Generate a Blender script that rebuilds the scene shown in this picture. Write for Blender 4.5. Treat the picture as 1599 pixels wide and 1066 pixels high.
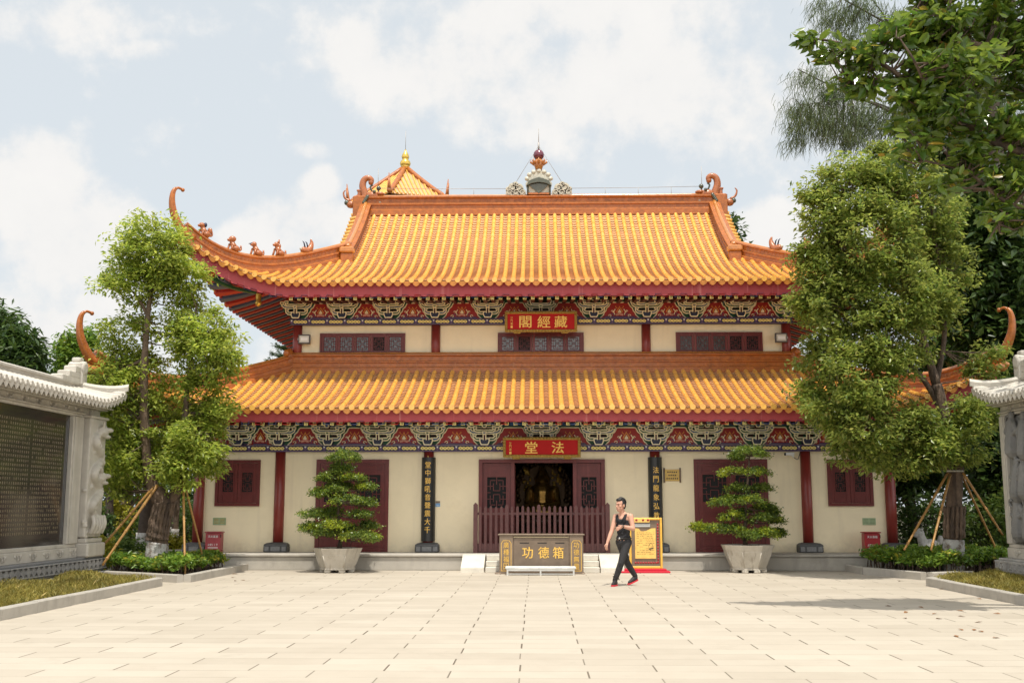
import bpy, math, random
import numpy as np
from math import sin, cos, pi, radians
from mathutils import Vector, Matrix

for o in list(bpy.data.objects): bpy.data.objects.remove(o)
sc = bpy.context.scene
COL = sc.collection
R = random.Random(7)
NR = np.random.default_rng(11)

# ------------------------------------------------------------------ camera
CAMH, FPX = 1.6, 1700.0
PITCH, YAW = math.atan(256/1700), math.atan(36.5/1700)
cam = bpy.data.cameras.new('camera'); cam.sensor_width = 36; cam.lens = 36*FPX/1599
cam.clip_start, cam.clip_end = .1, 3000
co = bpy.data.objects.new('camera', cam); COL.objects.link(co)
co.location = (0, 0, CAMH); co.rotation_euler = (pi/2+PITCH, 0, YAW)
sc.camera = co

# ------------------------------------------------------------------ sun and sky
SUN_EL, SUN_AZ = radians(70), radians(168)          # azimuth clockwise from +Y: the sun stands high behind the camera
sd = Vector((sin(SUN_AZ)*cos(SUN_EL), cos(SUN_AZ)*cos(SUN_EL), sin(SUN_EL)))
sun = bpy.data.lights.new('sun', 'SUN'); sun.energy = 4.0; sun.angle = radians(.55); sun.color = (1, .95, .86)
so = bpy.data.objects.new('sun', sun); COL.objects.link(so); so.location = (0, -10, 40)
so.rotation_euler = sd.to_track_quat('Z', 'Y').to_euler()

world = bpy.data.worlds.new('World'); sc.world = world; world.use_nodes = True
wt = world.node_tree; wt.nodes.clear()
def wn(t, **k):
    n = wt.nodes.new(t)
    for a, b in k.items(): setattr(n, a, b)
    return n
def wl(a, b): wt.links.new(a, b)
def wm(op, a, b=None, c=None):
    n = wn('ShaderNodeMath', operation=op)
    for i, x in enumerate((a, b, c)):
        if x is None: continue
        if isinstance(x, (int, float)): n.inputs[i].default_value = x
        else: wl(x, n.inputs[i])
    return n.outputs[0]
sky = wn('ShaderNodeTexSky', sky_type='NISHITA'); sky.sun_disc = False
sky.sun_elevation, sky.sun_rotation = SUN_EL, SUN_AZ
sky.air_density, sky.dust_density, sky.ozone_density = 1.0, 2.5, 1.0
tc = wn('ShaderNodeTexCoord'); sx = wn('ShaderNodeSeparateXYZ'); wl(tc.outputs['Generated'], sx.inputs[0])
yy = wm('MAXIMUM', sx.outputs[1], .08)
uu, vv = wm('DIVIDE', sx.outputs[0], yy), wm('DIVIDE', sx.outputs[2], yy)
nz = wn('ShaderNodeTexNoise'); nz.inputs['Scale'].default_value = 17; nz.inputs['Detail'].default_value = 12; nz.inputs['Roughness'].default_value = .6
wl(tc.outputs['Generated'], nz.inputs['Vector'])
nz2 = wn('ShaderNodeTexNoise'); nz2.inputs['Scale'].default_value = 3.2; nz2.inputs['Detail'].default_value = 6
wl(tc.outputs['Generated'], nz2.inputs['Vector'])
fb = wm('SUBTRACT', nz.outputs['Fac'], .5)
# cumulus banks: centre (u, v), half size, softness, weight  (u = x/y, v = z/y of the direction)
CL = [(-.475, .30, .07, .075, 1.0), (-.44, .245, .10, .075, 1.0), (-.47, .17, .13, .06, .9), (-.36, .15, .10, .035, .7),
      (-.225, .265, .058, .044, 1.0), (-.205, .30, .026, .026, 1.0), (-.26, .25, .05, .03, .9), (-.16, .25, .05, .03, .9),
      (-.07, .42, .17, .07, .80), (.09, .40, .22, .085, .85), (.26, .38, .15, .08, .7), (-.17, .435, .05, .05, .9), (.02, .47, .3, .05, .7),
      (.22, .255, .055, .035, 1.0), (.265, .25, .06, .04, 1.0), (-.46, .47, .10, .035, .55), (-.215, .335, .02, .012, .4), (.12, .1, .6, .05, .4), (-.385, .44, .04, .012, .45)]
dens = None
for cu, cv, ru, rv, w in CL:
    a = wm('DIVIDE', wm('SUBTRACT', uu, cu), ru); b = wm('DIVIDE', wm('SUBTRACT', vv, cv), rv)
    d = wm('SUBTRACT', 1.0, wm('ADD', wm('MULTIPLY', a, a), wm('MULTIPLY', b, b)))
    d = wm('MULTIPLY', wm('MAXIMUM', d, -.6), w)
    dens = d if dens is None else wm('SMOOTH_MAX', dens, d, .25)
dens = wm('ADD', dens, wm('MULTIPLY', fb, 2.9))
front = wm('GREATER_THAN', sx.outputs[1], .1)
mr = wn('ShaderNodeMapRange', interpolation_type='SMOOTHSTEP'); mr.inputs['From Min'].default_value = -.02; mr.inputs['From Max'].default_value = .80
wl(dens, mr.inputs['Value'])
# loose cloud for the rest of the sky
mr2 = wn('ShaderNodeMapRange', interpolation_type='SMOOTHSTEP'); mr2.inputs['From Min'].default_value = .40; mr2.inputs['From Max'].default_value = .60
wl(nz2.outputs['Fac'], mr2.inputs['Value'])
mask = wm('ADD', wm('MULTIPLY', front, mr.outputs[0]), wm('MULTIPLY', wm('SUBTRACT', 1.0, front), mr2.outputs[0]))
mask = wm('MULTIPLY', mask, .88)
hz = wn('ShaderNodeMix', data_type='RGBA'); hz.inputs['Factor'].default_value = .76
skm = wn('ShaderNodeMix', data_type='RGBA', blend_type='MULTIPLY'); skm.inputs['Factor'].default_value = 1
SKY_K = .085
wl(sky.outputs[0], skm.inputs['A']); skm.inputs['B'].default_value = (SKY_K, SKY_K, SKY_K, 1)
wl(skm.outputs['Result'], hz.inputs['A']); hz.inputs['B'].default_value = (.775, .825, .85, 1)
cm = wn('ShaderNodeMix', data_type='RGBA'); wl(mask, cm.inputs['Factor']); wl(hz.outputs['Result'], cm.inputs['A'])
ccol = wn('ShaderNodeMix', data_type='RGBA'); ccol.inputs['A'].default_value = (.83, .82, .81, 1); ccol.inputs['B'].default_value = (.97, .94, .90, 1)
wl(nz.outputs['Fac'], ccol.inputs['Factor'])
# unseen clouds behind the camera, brightened to light the walls under the eaves
sunlit = wn('ShaderNodeMix', data_type='RGBA', blend_type='MULTIPLY'); sunlit.inputs['Factor'].default_value = 1
gain = wm('ADD', .91, wm('MULTIPLY', wm('SUBTRACT', 1.0, front), 1.15)); gc = wn('ShaderNodeCombineXYZ')
for i_ in range(3): wl(gain, gc.inputs[i_])
wl(ccol.outputs['Result'], sunlit.inputs['A']); wl(gc.outputs[0], sunlit.inputs['B']); wl(sunlit.outputs['Result'], cm.inputs['B'])
bg = wn('ShaderNodeBackground'); bg.inputs['Strength'].default_value = 1.0
wl(cm.outputs['Result'], bg.inputs['Color'])
wo = wn('ShaderNodeOutputWorld'); wl(bg.outputs[0], wo.inputs[0])
vs = sc.view_settings; vs.view_transform = 'Standard'; vs.look = 'None'; vs.gamma = 1; vs.exposure = 0.20; vs.use_curve_mapping = False
sc.cycles.max_bounces = 9; sc.cycles.diffuse_bounces = 7; sc.cycles.transparent_max_bounces = 6
sc.cycles.use_denoising = True

# ------------------------------------------------------------------ materials
MATS = {}
def mat(name, col, rough=.6, var=.0, vscale=4., metal=0., bump=0., bscale=30., spec=.5, coat=0., stain=None, emit=None, island=0., streak=None, transl=0., base_dirt=None):
    m = bpy.data.materials.new(name); m.use_nodes = True; t = m.node_tree; b = t.nodes['Principled BSDF']
    b.inputs['Roughness'].default_value = rough; b.inputs['Metallic'].default_value = metal
    b.inputs['Specular IOR Level'].default_value = spec; b.inputs['Coat Weight'].default_value = coat
    b.inputs['Coat Roughness'].default_value = .15
    c = (*col, 1)
    N, L = t.nodes.new, t.links.new
    tcn = N('ShaderNodeTexCoord'); geo = N('ShaderNodeNewGeometry')
    cur = None
    def mix(fac, A, B, blend='MIX'):
        n = N('ShaderNodeMix'); n.data_type = 'RGBA'; n.blend_type = blend
        if isinstance(fac, float): n.inputs['Factor'].default_value = fac
        else: L(fac, n.inputs['Factor'])
        for s, x in (('A', A), ('B', B)):
            if isinstance(x, tuple): n.inputs[s].default_value = x
            else: L(x, n.inputs[s])
        return n.outputs['Result']
    cur = c
    if var:
        n = N('ShaderNodeTexNoise'); n.inputs['Scale'].default_value = vscale; n.inputs['Detail'].default_value = 6; n.inputs['Roughness'].default_value = .65
        L(geo.outputs['Position'], n.inputs['Vector'])
        lo = tuple(x*(1-var) for x in col)+(1,); hi = tuple(min(1, x*(1+var)) for x in col)+(1,)
        r = N('ShaderNodeMapRange'); r.inputs['From Min'].default_value = .3; r.inputs['From Max'].default_value = .7; L(n.outputs['Fac'], r.inputs['Value'])
        cur = mix(r.outputs[0], lo, hi)
    if island:
        h = N('ShaderNodeHueSaturation'); mr_ = N('ShaderNodeMapRange'); mr_.inputs['To Min'].default_value = 1-island; mr_.inputs['To Max'].default_value = 1+island
        L(geo.outputs['Random Per Island'], mr_.inputs['Value']); L(mr_.outputs[0], h.inputs['Value'])
        if isinstance(cur, tuple): h.inputs['Color'].default_value = cur
        else: L(cur, h.inputs['Color'])
        cur = h.outputs[0]
    if stain:
        sc_, scol, lo_, hi_ = stain
        n = N('ShaderNodeTexNoise'); n.inputs['Scale'].default_value = sc_; n.inputs['Detail'].default_value = 8; n.inputs['Roughness'].default_value = .7
        L(geo.outputs['Position'], n.inputs['Vector'])
        r = N('ShaderNodeMapRange'); r.inputs['From Min'].default_value = lo_; r.inputs['From Max'].default_value = hi_; L(n.outputs['Fac'], r.inputs['Value'])
        cur = mix(r.outputs[0], cur, (*scol, 1))
    if streak:
        scol, lo_, hi_, sx_ = streak
        mp = N('ShaderNodeMapping'); mp.inputs['Scale'].default_value = (sx_, sx_, .35); L(geo.outputs['Position'], mp.inputs['Vector'])
        n = N('ShaderNodeTexNoise'); n.inputs['Scale'].default_value = 1.; n.inputs['Detail'].default_value = 5; L(mp.outputs[0], n.inputs['Vector'])
        r = N('ShaderNodeMapRange'); r.inputs['From Min'].default_value = lo_; r.inputs['From Max'].default_value = hi_; L(n.outputs['Fac'], r.inputs['Value'])
        cur = mix(r.outputs[0], cur, (*scol, 1))
    if base_dirt:
        sz = N('ShaderNodeSeparateXYZ'); L(geo.outputs['Position'], sz.inputs[0])
        n = N('ShaderNodeTexNoise'); n.inputs['Scale'].default_value = 3.; n.inputs['Detail'].default_value = 8; n.inputs['Roughness'].default_value = .7; L(geo.outputs['Position'], n.inputs['Vector'])
        a_ = N('ShaderNodeMath'); a_.operation = 'MULTIPLY_ADD'; L(n.outputs['Fac'], a_.inputs[0]); a_.inputs[1].default_value = -.9; L(sz.outputs[2], a_.inputs[2])
        r = N('ShaderNodeMapRange'); r.inputs['From Min'].default_value = base_dirt[1]; r.inputs['From Max'].default_value = base_dirt[1]-.38; r.inputs['To Max'].default_value = .6; L(a_.outputs[0], r.inputs['Value'])
        cur = mix(r.outputs[0], cur, (*base_dirt[0], 1))
    if isinstance(cur, tuple): b.inputs['Base Color'].default_value = cur
    else: L(cur, b.inputs['Base Color'])
    if bump:
        n = N('ShaderNodeTexNoise'); n.inputs['Scale'].default_value = bscale; n.inputs['Detail'].default_value = 5
        L(geo.outputs['Position'], n.inputs['Vector'])
        bp = N('ShaderNodeBump'); bp.inputs['Strength'].default_value = bump; bp.inputs['Distance'].default_value = .02
        L(n.outputs['Fac'], bp.inputs['Height']); L(bp.outputs[0], b.inputs['Normal'])
    if transl:
        tr = N('ShaderNodeBsdfTranslucent'); mx = N('ShaderNodeMixShader'); mx.inputs[0].default_value = transl
        hs = N('ShaderNodeHueSaturation'); hs.inputs['Value'].default_value = 1.5; hs.inputs['Hue'].default_value = .485
        if isinstance(cur, tuple): hs.inputs['Color'].default_value = cur
        else: L(cur, hs.inputs['Color'])
        L(hs.outputs[0], tr.inputs['Color']); L(b.outputs[0], mx.inputs[1]); L(tr.outputs[0], mx.inputs[2])
        L(mx.outputs[0], t.nodes['Material Output'].inputs['Surface'])
    MATS[name] = m; return m
def leafmat(name, lo, hi, rough=.45, transl=.35, spec=.4, old=None):
    m = bpy.data.materials.new(name); m.use_nodes = True; t = m.node_tree; b = t.nodes['Principled BSDF']; N, L = t.nodes.new, t.links.new
    geo = N('ShaderNodeNewGeometry'); cr = N('ShaderNodeValToRGB'); L(geo.outputs['Random Per Island'], cr.inputs[0])
    cr.color_ramp.elements[0].color = (*lo, 1); cr.color_ramp.elements[1].color = (*hi, 1)
    if old:
        e = cr.color_ramp.elements.new(.96); e.color = (*hi, 1); cr.color_ramp.elements[-1].color = (*old, 1)
    n = N('ShaderNodeTexNoise'); n.inputs['Scale'].default_value = 1.6; n.inputs['Detail'].default_value = 3; L(geo.outputs['Position'], n.inputs['Vector'])
    mr_ = N('ShaderNodeMapRange'); mr_.inputs['From Min'].default_value = .3; mr_.inputs['From Max'].default_value = .7; mr_.inputs['To Min'].default_value = .7; mr_.inputs['To Max'].default_value = 1.3
    L(n.outputs['Fac'], mr_.inputs['Value'])
    h = N('ShaderNodeHueSaturation'); L(cr.outputs[0], h.inputs['Color']); L(mr_.outputs[0], h.inputs['Value'])
    L(h.outputs[0], b.inputs['Base Color']); b.inputs['Roughness'].default_value = rough; b.inputs['Specular IOR Level'].default_value = spec
    tr = N('ShaderNodeBsdfTranslucent'); mx = N('ShaderNodeMixShader'); mx.inputs[0].default_value = transl
    hs = N('ShaderNodeHueSaturation'); hs.inputs['Value'].default_value = 1.6; hs.inputs['Hue'].default_value = .485; L(h.outputs[0], hs.inputs['Color'])
    L(hs.outputs[0], tr.inputs['Color']); L(b.outputs[0], mx.inputs[1]); L(tr.outputs[0], mx.inputs[2])
    L(mx.outputs[0], t.nodes['Material Output'].inputs['Surface'])
    MATS[name] = m; return m

mat('cream_wall', (.90, .78, .545), .75, .05, 1.2, bump=.08, bscale=18, stain=(.9, (.78, .66, .44), .55, .85), streak=((.78, .67, .475), .54, .80, 4.), base_dirt=((.50, .43, .32), .20))
mat('red_column', (.225, .029, .020), .4, .14, 3, coat=.08, stain=(5., (.20, .03, .025), .5, .75))
mat('red_door', (.135, .019, .017), .48, .18, 6, coat=.04, streak=((.24, .05, .045), .60, .8, 12.))
mat('dark_lattice', (.135, .022, .02), .45, .15, 8)
mat('fence_wood', (.125, .045, .042), .5, .2, 9, bump=.15)
mat('fascia_red', (.38, .048, .054), .55, .08, 1.5, streak=((.60, .22, .20), .62, .80, 9.), stain=(6., (.37, .06, .065), .55, .8))
mat('barrel_tile', (.75, .405, .080), .28, .16, 5, coat=.35, bump=.08, bscale=60, stain=(1.3, (.60, .29, .055), .50, .75))
mat('pan_joint_shade', (.16, .075, .035), .8)  # dark tone painted for the shaded, dirty gap under each tile lip
mat('pan_tile', (.66, .37, .19), .30, .16, 5, coat=.25, stain=(2.5, (.47, .235, .11), .48, .75))
mat('ridge_tile', (.37, .112, .018), .36, .30, 7, coat=.08, bump=.35, bscale=26, stain=(9., (.28, .075, .02), .5, .72))
mat('ridge_cap', (.46, .18, .042), .26, .2, 5, coat=.35)
mat('glaze_brown', (.36, .115, .035), .3, .25, 20, coat=.3, bump=.4, bscale=40)
mat('glaze_green', (.065, .072, .048), .3, .3, 12, coat=.4)
mat('glaze_grey', (.48, .45, .36), .4, .25, 16, bump=.5, bscale=25, coat=.2)
mat('glaze_plum', (.13, .02, .04), .15, coat=.6)
mat('glaze_orange', (.40, .15, .035), .25, .2, 10, coat=.4)
mat('gold_leaf', (.70, .46, .10), .28, .15, 6, metal=.7)
mat('paint_green', (.024, .105, .045), .5, .15, 8)
mat('paint_blue', (.030, .10, .25), .5, .15, 8)
mat('paint_navy', (.02, .025, .06), .5)
mat('paint_cream', (.88, .78, .52), .5, .1, 12)
mat('paint_yellow', (.84, .68, .22), .5, .12, 30)
mat('paint_red', (.36, .022, .018), .5, .12, 6)
mat('paint_dark', (.075, .012, .010), .6)
mat('paint_orange', (.72, .28, .05), .5)
mat('paint_pink', (.75, .36, .28), .5)
mat('paint_violet', (.13, .07, .16), .5)
mat('soffit_red', (.44, .030, .022), .55)
mat('soffit_blue', (.085, .115, .22), .55)
mat('granite', (.40, .37, .32), .75, .10, 3, bump=.2, bscale=60, stain=(1.2, (.27, .25, .21), .52, .78), streak=((.30, .28, .24), .55, .8, 3.))
mat('step_stone', (.62, .58, .50), .75, .08, 4, bump=.2, bscale=60, stain=(2.5, (.45, .42, .36), .55, .8))
mat('dark_stone', (.085, .085, .085), .55, .3, 14, bump=.3, bscale=60)
mat('grey_stone', (.22, .22, .22), .6, .25, 20, bump=.4, bscale=60)
mat('white_stone', (.50, .465, .405), .7, .10, 3, bump=.25, bscale=45, stain=(1.1, (.38, .35, .30), .5, .78), streak=((.36, .33, .28), .55, .8, 4.))
mat('relief_stone', (.20, .195, .185), .75, .2, 6, bump=.4, bscale=40, stain=(3., (.12, .12, .115), .5, .75))
mat('carved_stone', (.40, .385, .36), .75, .15, 5, bump=.5, bscale=38, stain=(2.2, (.27, .26, .25), .5, .75))
mat('polished_black', (.050, .043, .038), .10, spec=.6)
mat('steel_line', (.35, .36, .36), .25, metal=.8)
mat('gold_letter', (.78, .48, .10), .4, .1, 20, metal=.25)
mat('gold_dim', (.44, .36, .22), .5, metal=.2)
mat('sign_red', (.42, .006, .006), .5, .08, 3, spec=.2)
mat('sign_frame', (.34, .21, .035), .4, .25, 30, metal=.25, bump=.5, bscale=60)
mat('black_lacquer', (.018, .018, .017), .35, .2, 6)
mat('bronze_box', (.205, .150, .105), .42, .15, 5, metal=.15, bump=.08)
mat('bronze_dark', (.175, .128, .09), .42, .18, 5, metal=.15)
mat('steel', (.62, .62, .60), .3, .1, 6, metal=.75)
mat('marble', (.62, .63, .60), .4, .2, 5, stain=(4., (.42, .44, .42), .5, .7))
mat('slot_black', (.01, .01, .01), .8)
mat('white_paint', (.78, .78, .76), .5)
mat('glass_grey', (.085, .095, .10), .12, .25, 3, spec=.7)
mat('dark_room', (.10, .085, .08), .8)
mat('red_metal', (.34, .018, .024), .4, .12, 5, coat=.15)
mat('red_faded', (.36, .06, .07), .45, .15, 5, coat=.1)
mat('sign_green', (.33, .42, .24), .5, .15, 20)
mat('sign_brass', (.52, .34, .09), .4, .15, 20, metal=.3)
mat('sign_blue', (.10, .30, .58), .5)
mat('poster_gold', (.80, .50, .13), .5, .14, 8)
mat('ink', (.06, .045, .03), .7)
mat('frame_gold', (.76, .44, .07), .4, .12, 8, metal=.2)
mat('grey_lamp', (.45, .45, .43), .4); mat('lamp_glass', (.60, .58, .52), .15, spec=.7); mat('lamp_body', (.10, .09, .085), .5)
mat('rod', (.35, .33, .31), .5, metal=.4)
mat('pot_stone', (.50, .46, .39), .8, .14, 6, bump=.3, bscale=40, stain=(3., (.30, .26, .20), .5, .75), streak=((.26, .22, .17), .56, .76, 8.))
mat('soil', (.06, .045, .03), .95, .3, 10, bump=.6, bscale=30)
mat('bark', (.13, .088, .06), .9, .35, 6, bump=1., bscale=26, streak=((.055, .038, .028), .48, .66, 9.))
mat('bark_dark', (.06, .042, .032), .9, .35, 8, bump=.9, bscale=30)
mat('lime_wash', (.46, .45, .43), .9, .12, 8, bump=.7, bscale=30, stain=(7., (.15, .11, .08), .46, .62))
mat('bamboo', (.33, .175, .048), .5, .25, 6, bump=.2)
mat('bamboo_dark', (.22, .12, .04), .6, .3, 6)
mat('skin', (.55, .30, .21), .5, .06, 8, spec=.35)
mat('black_cloth', (.012, .012, .014), .85, .2, 40, bump=.3, bscale=60)
mat('black_denim', (.022, .021, .022), .8, .25, 30, bump=.3, bscale=50)
mat('hair', (.010, .009, .008), .55)
mat('leather', (.03, .026, .022), .4)
mat('shoe_black', (.018, .015, .016), .6); mat('shoe_red', (.60, .03, .05), .5)
mat('lip', (.42, .16, .13), .5); mat('eye_dark', (.02, .015, .012), .2)
mat('red_carpet', (.52, .015, .035), .8, .1, 20)
mat('dry_leaf', (.22, .10, .035), .8, .3, 10)
leafmat('leaf_camphor', (.135, .215, .028), (.38, .43, .078), .36, .54, old=(.36, .36, .09))
leafmat('leaf_right', (.090, .155, .026), (.30, .34, .072), .32, .5, old=(.28, .24, .07))
leafmat('leaf_bonsai', (.042, .095, .014), (.19, .245, .036), .32, .3, old=(.30, .34, .03))
leafmat('leaf_bright', (.14, .20, .012), (.34, .38, .03), .35, .3)
leafmat('leaf_hedge', (.065, .15, .018), (.20, .30, .035), .36, .3, old=(.34, .36, .05))
leafmat('leaf_yellow', (.20, .22, .015), (.46, .42, .05), .4, .3)
leafmat('leaf_rubber', (.045, .105, .014), (.170, .235, .034), .20, .42, spec=.65, old=(.30, .20, .03))
leafmat('leaf_dark', (.020, .050, .012), (.075, .125, .026), .36, .3)
leafmat('leaf_mid', (.035, .085, .014), (.13, .185, .034), .4, .38)
leafmat('leaf_pine', (.045, .072, .026), (.115, .150, .052), .6, .3)
leafmat('leaf_grass', (.14, .14, .026), (.34, .28, .065), .6, .35, old=(.44, .33, .12))

# ------------------------------------------------------------------ mesh builder
class MB:
    def __init__(s): s.v, s.f, s.m, s.s = [], [], [], []
    def add(s, vs_, fs, m=0, smooth=False):
        b = len(s.v); s.v.extend([tuple(p) for p in vs_])
        for f in fs: s.f.append(tuple(b+i for i in f)); s.m.append(m); s.s.append(smooth)
        return s
    def box(s, x0, x1, y0, y1, z0, z1, m=0):
        v = [(x, y, z) for z in (z0, z1) for y in (y0, y1) for x in (x0, x1)]
        return s.add(v, [(0, 2, 3, 1), (4, 5, 7, 6), (0, 1, 5, 4), (2, 6, 7, 3), (0, 4, 6, 2), (1, 3, 7, 5)], m)
    def bbox(s, x0, x1, y0, y1, z0, z1, b=.01, m=0):
        # box with chamfered vertical and top/bottom edges
        P = []
        for z, k in ((z0, b), (z0+b, 0), (z1-b, 0), (z1, b)):
            a0, a1, c0, c1 = x0+k, x1-k, y0+k, y1-k
            P.append([(a0+b, c0, z), (a1-b, c0, z), (a1, c0+b, z), (a1, c1-b, z), (a1-b, c1, z), (a0+b, c1, z), (a0, c1-b, z), (a0, c0+b, z)])
        v = [p for r in P for p in r]; f = [tuple(range(7, -1, -1)), tuple(range(24, 32))]
        for k in range(3):
            for i in range(8): j = (i+1) % 8; f.append((8*k+i, 8*k+j, 8*k+8+j, 8*k+8+i))
        return s.add(v, f, m)
    def prism(s, poly, y0, y1, m=0, ax='y', smooth=False):
        # poly in (x,z) extruded along y  /  ax='x': poly in (y,z) along x / 'z': poly (x,y) along z
        n = len(poly)
        P = lambda a, b, c: (a, c, b) if ax == 'y' else ((c, a, b) if ax == 'x' else (a, b, c))
        v = [P(a, b, y0) for a, b in poly]+[P(a, b, y1) for a, b in poly]
        f = [tuple(range(n)), tuple(range(2*n-1, n-1, -1))]
        s.add(v, f, m)
        b = len(s.v)-2*n
        for i in range(n):
            j = (i+1) % n
            s.f.append((b+i, b+n+i, b+n+j, b+j)); s.m.append(m); s.s.append(smooth)
        return s
    def ribbon(s, pts, w, y0, y1, m=0, closed=False, ax='y'):
        n = len(pts); A = []; B = []
        for i in range(n):
            p = pts[i]; a = pts[(i-1) % n] if (closed or i > 0) else p; c = pts[(i+1) % n] if (closed or i < n-1) else p
            d1 = (p[0]-a[0], p[1]-a[1]); d2 = (c[0]-p[0], c[1]-p[1])
            l1 = math.hypot(*d1) or 1; l2 = math.hypot(*d2) or 1
            t = (d1[0]/l1+d2[0]/l2, d1[1]/l1+d2[1]/l2); l = math.hypot(*t) or 1; nx, nz_ = -t[1]/l, t[0]/l
            cs = max(.5, abs((-d2[1]/l2)*nx+(d2[0]/l2)*nz_)) if l2 != 1 or d2 != (0, 0) else 1
            k = w/2/cs
            A.append((p[0]+nx*k, p[1]+nz_*k)); B.append((p[0]-nx*k, p[1]-nz_*k))
        P = lambda q, c: (q[0], c, q[1]) if ax == 'y' else (c, q[0], q[1])
        v = [P(q, y) for y in (y0, y1) for L in (A, B) for q in L]
        f = []
        for i in range(n if closed else n-1):
            j = (i+1) % n
            f += [(i, n+i, n+j, j), (i, j, 2*n+j, 2*n+i), (n+i, 3*n+i, 3*n+j, n+j)]
        return s.add(v, f, m)
    def tube(s, path, rad, n=8, m=0, smooth=True, caps=True):
        path = [Vector(p) for p in path]; k = len(path)
        if not hasattr(rad, '__len__'): rad = [rad]*k
        v = []; ref = None
        for i, p in enumerate(path):
            t = (path[min(i+1, k-1)]-path[max(i-1, 0)])
            t = t.normalized() if t.length > 1e-9 else Vector((0, 0, 1))
            if ref is None: ref = Vector((1, 0, 0)) if abs(t.x) < .8 else Vector((0, 1, 0))
            a = (ref-t*ref.dot(t)).normalized(); b = t.cross(a); ref = a
            for j in range(n): q = 2*pi*j/n; v.append(p+(a*cos(q)+b*sin(q))*rad[i])
        f = [(i*n+j, i*n+(j+1) % n, (i+1)*n+(j+1) % n, (i+1)*n+j) for i in range(k-1) for j in range(n)]
        s.add(v, f, m, smooth)
        if caps:
            b = len(s.v)-len(v)
            s.f += [tuple(b+j for j in range(n-1, -1, -1)), tuple(b+(k-1)*n+j for j in range(n))]; s.m += [m, m]; s.s += [False, False]
        return s
    def lathe(s, prof, c, n=24, m=0, smooth=True, sx=1, sy=1, rot=0.):
        v = [(c[0]+r*cos(rot+2*pi*j/n)*sx, c[1]+r*sin(rot+2*pi*j/n)*sy, c[2]+z) for r, z in prof for j in range(n)]
        k = len(prof)
        f = [(i*n+j, i*n+(j+1) % n, (i+1)*n+(j+1) % n, (i+1)*n+j) for i in range(k-1) for j in range(n)]
        s.add(v, f, m, smooth); b = len(s.v)-len(v)
        s.f += [tuple(b+j for j in range(n-1, -1, -1)), tuple(b+(k-1)*n+j for j in range(n))]; s.m += [m, m]; s.s += [False, False]
        return s
    def ball(s, c, r, m=0, n=10, rot=None):
        rx, ry, rz = r if hasattr(r, '__len__') else (r, r, r)
        k = max(5, n//2+1); M = rot or Matrix.Identity(3); v = []
        for i in range(1, k):
            th = pi*i/k
            for j in range(n): v.append(Vector(c)+M @ Vector((rx*sin(th)*cos(2*pi*j/n), ry*sin(th)*sin(2*pi*j/n), rz*cos(th))))
        f = [(i*n+j, (i+1)*n+j, (i+1)*n+(j+1) % n, i*n+(j+1) % n) for i in range(k-2) for j in range(n)]
        t, b = len(v), len(v)+1; v += [Vector(c)+M @ Vector((0, 0, rz)), Vector(c)+M @ Vector((0, 0, -rz))]
        f += [(t, j, (j+1) % n) for j in range(n)]+[(b, (k-2)*n+(j+1) % n, (k-2)*n+j) for j in range(n)]
        return s.add(v, f, m, True)
    def cone(s, p0, r0, p1, r1, m=0, n=10):
        # tapered limb with rounded ends (closed pieces that are fused afterwards)
        s.tube([p0, p1], [r0, r1], n, m); s.ball(p0, r0, m, n); s.ball(p1, r1, m, n); return s
    def sweep(s, path, prof, m=0, scale=None, smooth=False, upright=False):
        # closed profile (side, up) swept along a 3D path
        path = [Vector(p) for p in path]; k, n = len(path), len(prof); v = []
        for i, p in enumerate(path):
            t = (path[min(i+1, k-1)]-path[max(i-1, 0)]).normalized()
            side = Vector((t.y, -t.x, 0))
            if side.length < 1e-3: side = s._side
            side.normalize(); s._side = side
            if i and side.dot(prev) < 0: side = -side
            prev = side
            up = Vector((0, 0, 1)) if upright else side.cross(t)
            if i == 0 and up.z < 0: side = -side; prev = side; up = -up if not upright else up
            q = scale[i] if scale else 1
            for a, b in prof: v.append(p+side*a*q+up*b*q)
        f = [(i*n+j, i*n+(j+1) % n, (i+1)*n+(j+1) % n, (i+1)*n+j) for i in range(k-1) for j in range(n)]
        s.add(v, f, m, smooth); b = len(s.v)-len(v)
        s.f += [tuple(b+j for j in range(n-1, -1, -1)), tuple(b+(k-1)*n+j for j in range(n))]; s.m += [m, m]; s.s += [False, False]
        return s
    def mesh(s, name, mats, off=(0, 0, 0)):
        me = bpy.data.meshes.new(name)
        o = Vector(off); me.from_pydata([(p[0]-o.x, p[1]-o.y, p[2]-o.z) for p in s.v], [], s.f)
        for m in mats: me.materials.append(MATS[m])
        me.polygons.foreach_set('material_index', s.m); me.polygons.foreach_set('use_smooth', s.s)
        me.update(); return me

def link(o, parent=None):
    COL.objects.link(o)
    if parent is not None: o.parent = parent
    return o
def wpos(o):
    p = Vector((0, 0, 0))
    while o is not None: p = p+o.location; o = o.parent
    return p
def tag(o, label=None, cat=None, group=None, kind=None):
    for k, x in (('label', label), ('category', cat), ('group', group), ('kind', kind)):
        if x: o[k] = x
    return o
def thing(name, loc, label, cat, group=None):
    o = bpy.data.objects.new(name, None); o.empty_display_size = .2; o.location = loc; COL.objects.link(o)
    return tag(o, label, cat, group)
def obj(name, mb, mats, parent=None, loc=None, label=None, cat=None, group=None, kind=None):
    """one mesh object; mb holds world coordinates, its origin goes to loc"""
    mats = [mats] if isinstance(mats, str) else mats
    base = Vector(loc) if loc is not None else (wpos(parent) if parent is not None else Vector((0, 0, 0)))
    me = mb if isinstance(mb, bpy.types.Mesh) else mb.mesh(name, mats, base)
    o = bpy.data.objects.new(name, me)
    o.location = base-(wpos(parent) if parent is not None else Vector((0, 0, 0)))
    link(o, parent); return tag(o, label, cat, group, kind)
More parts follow.
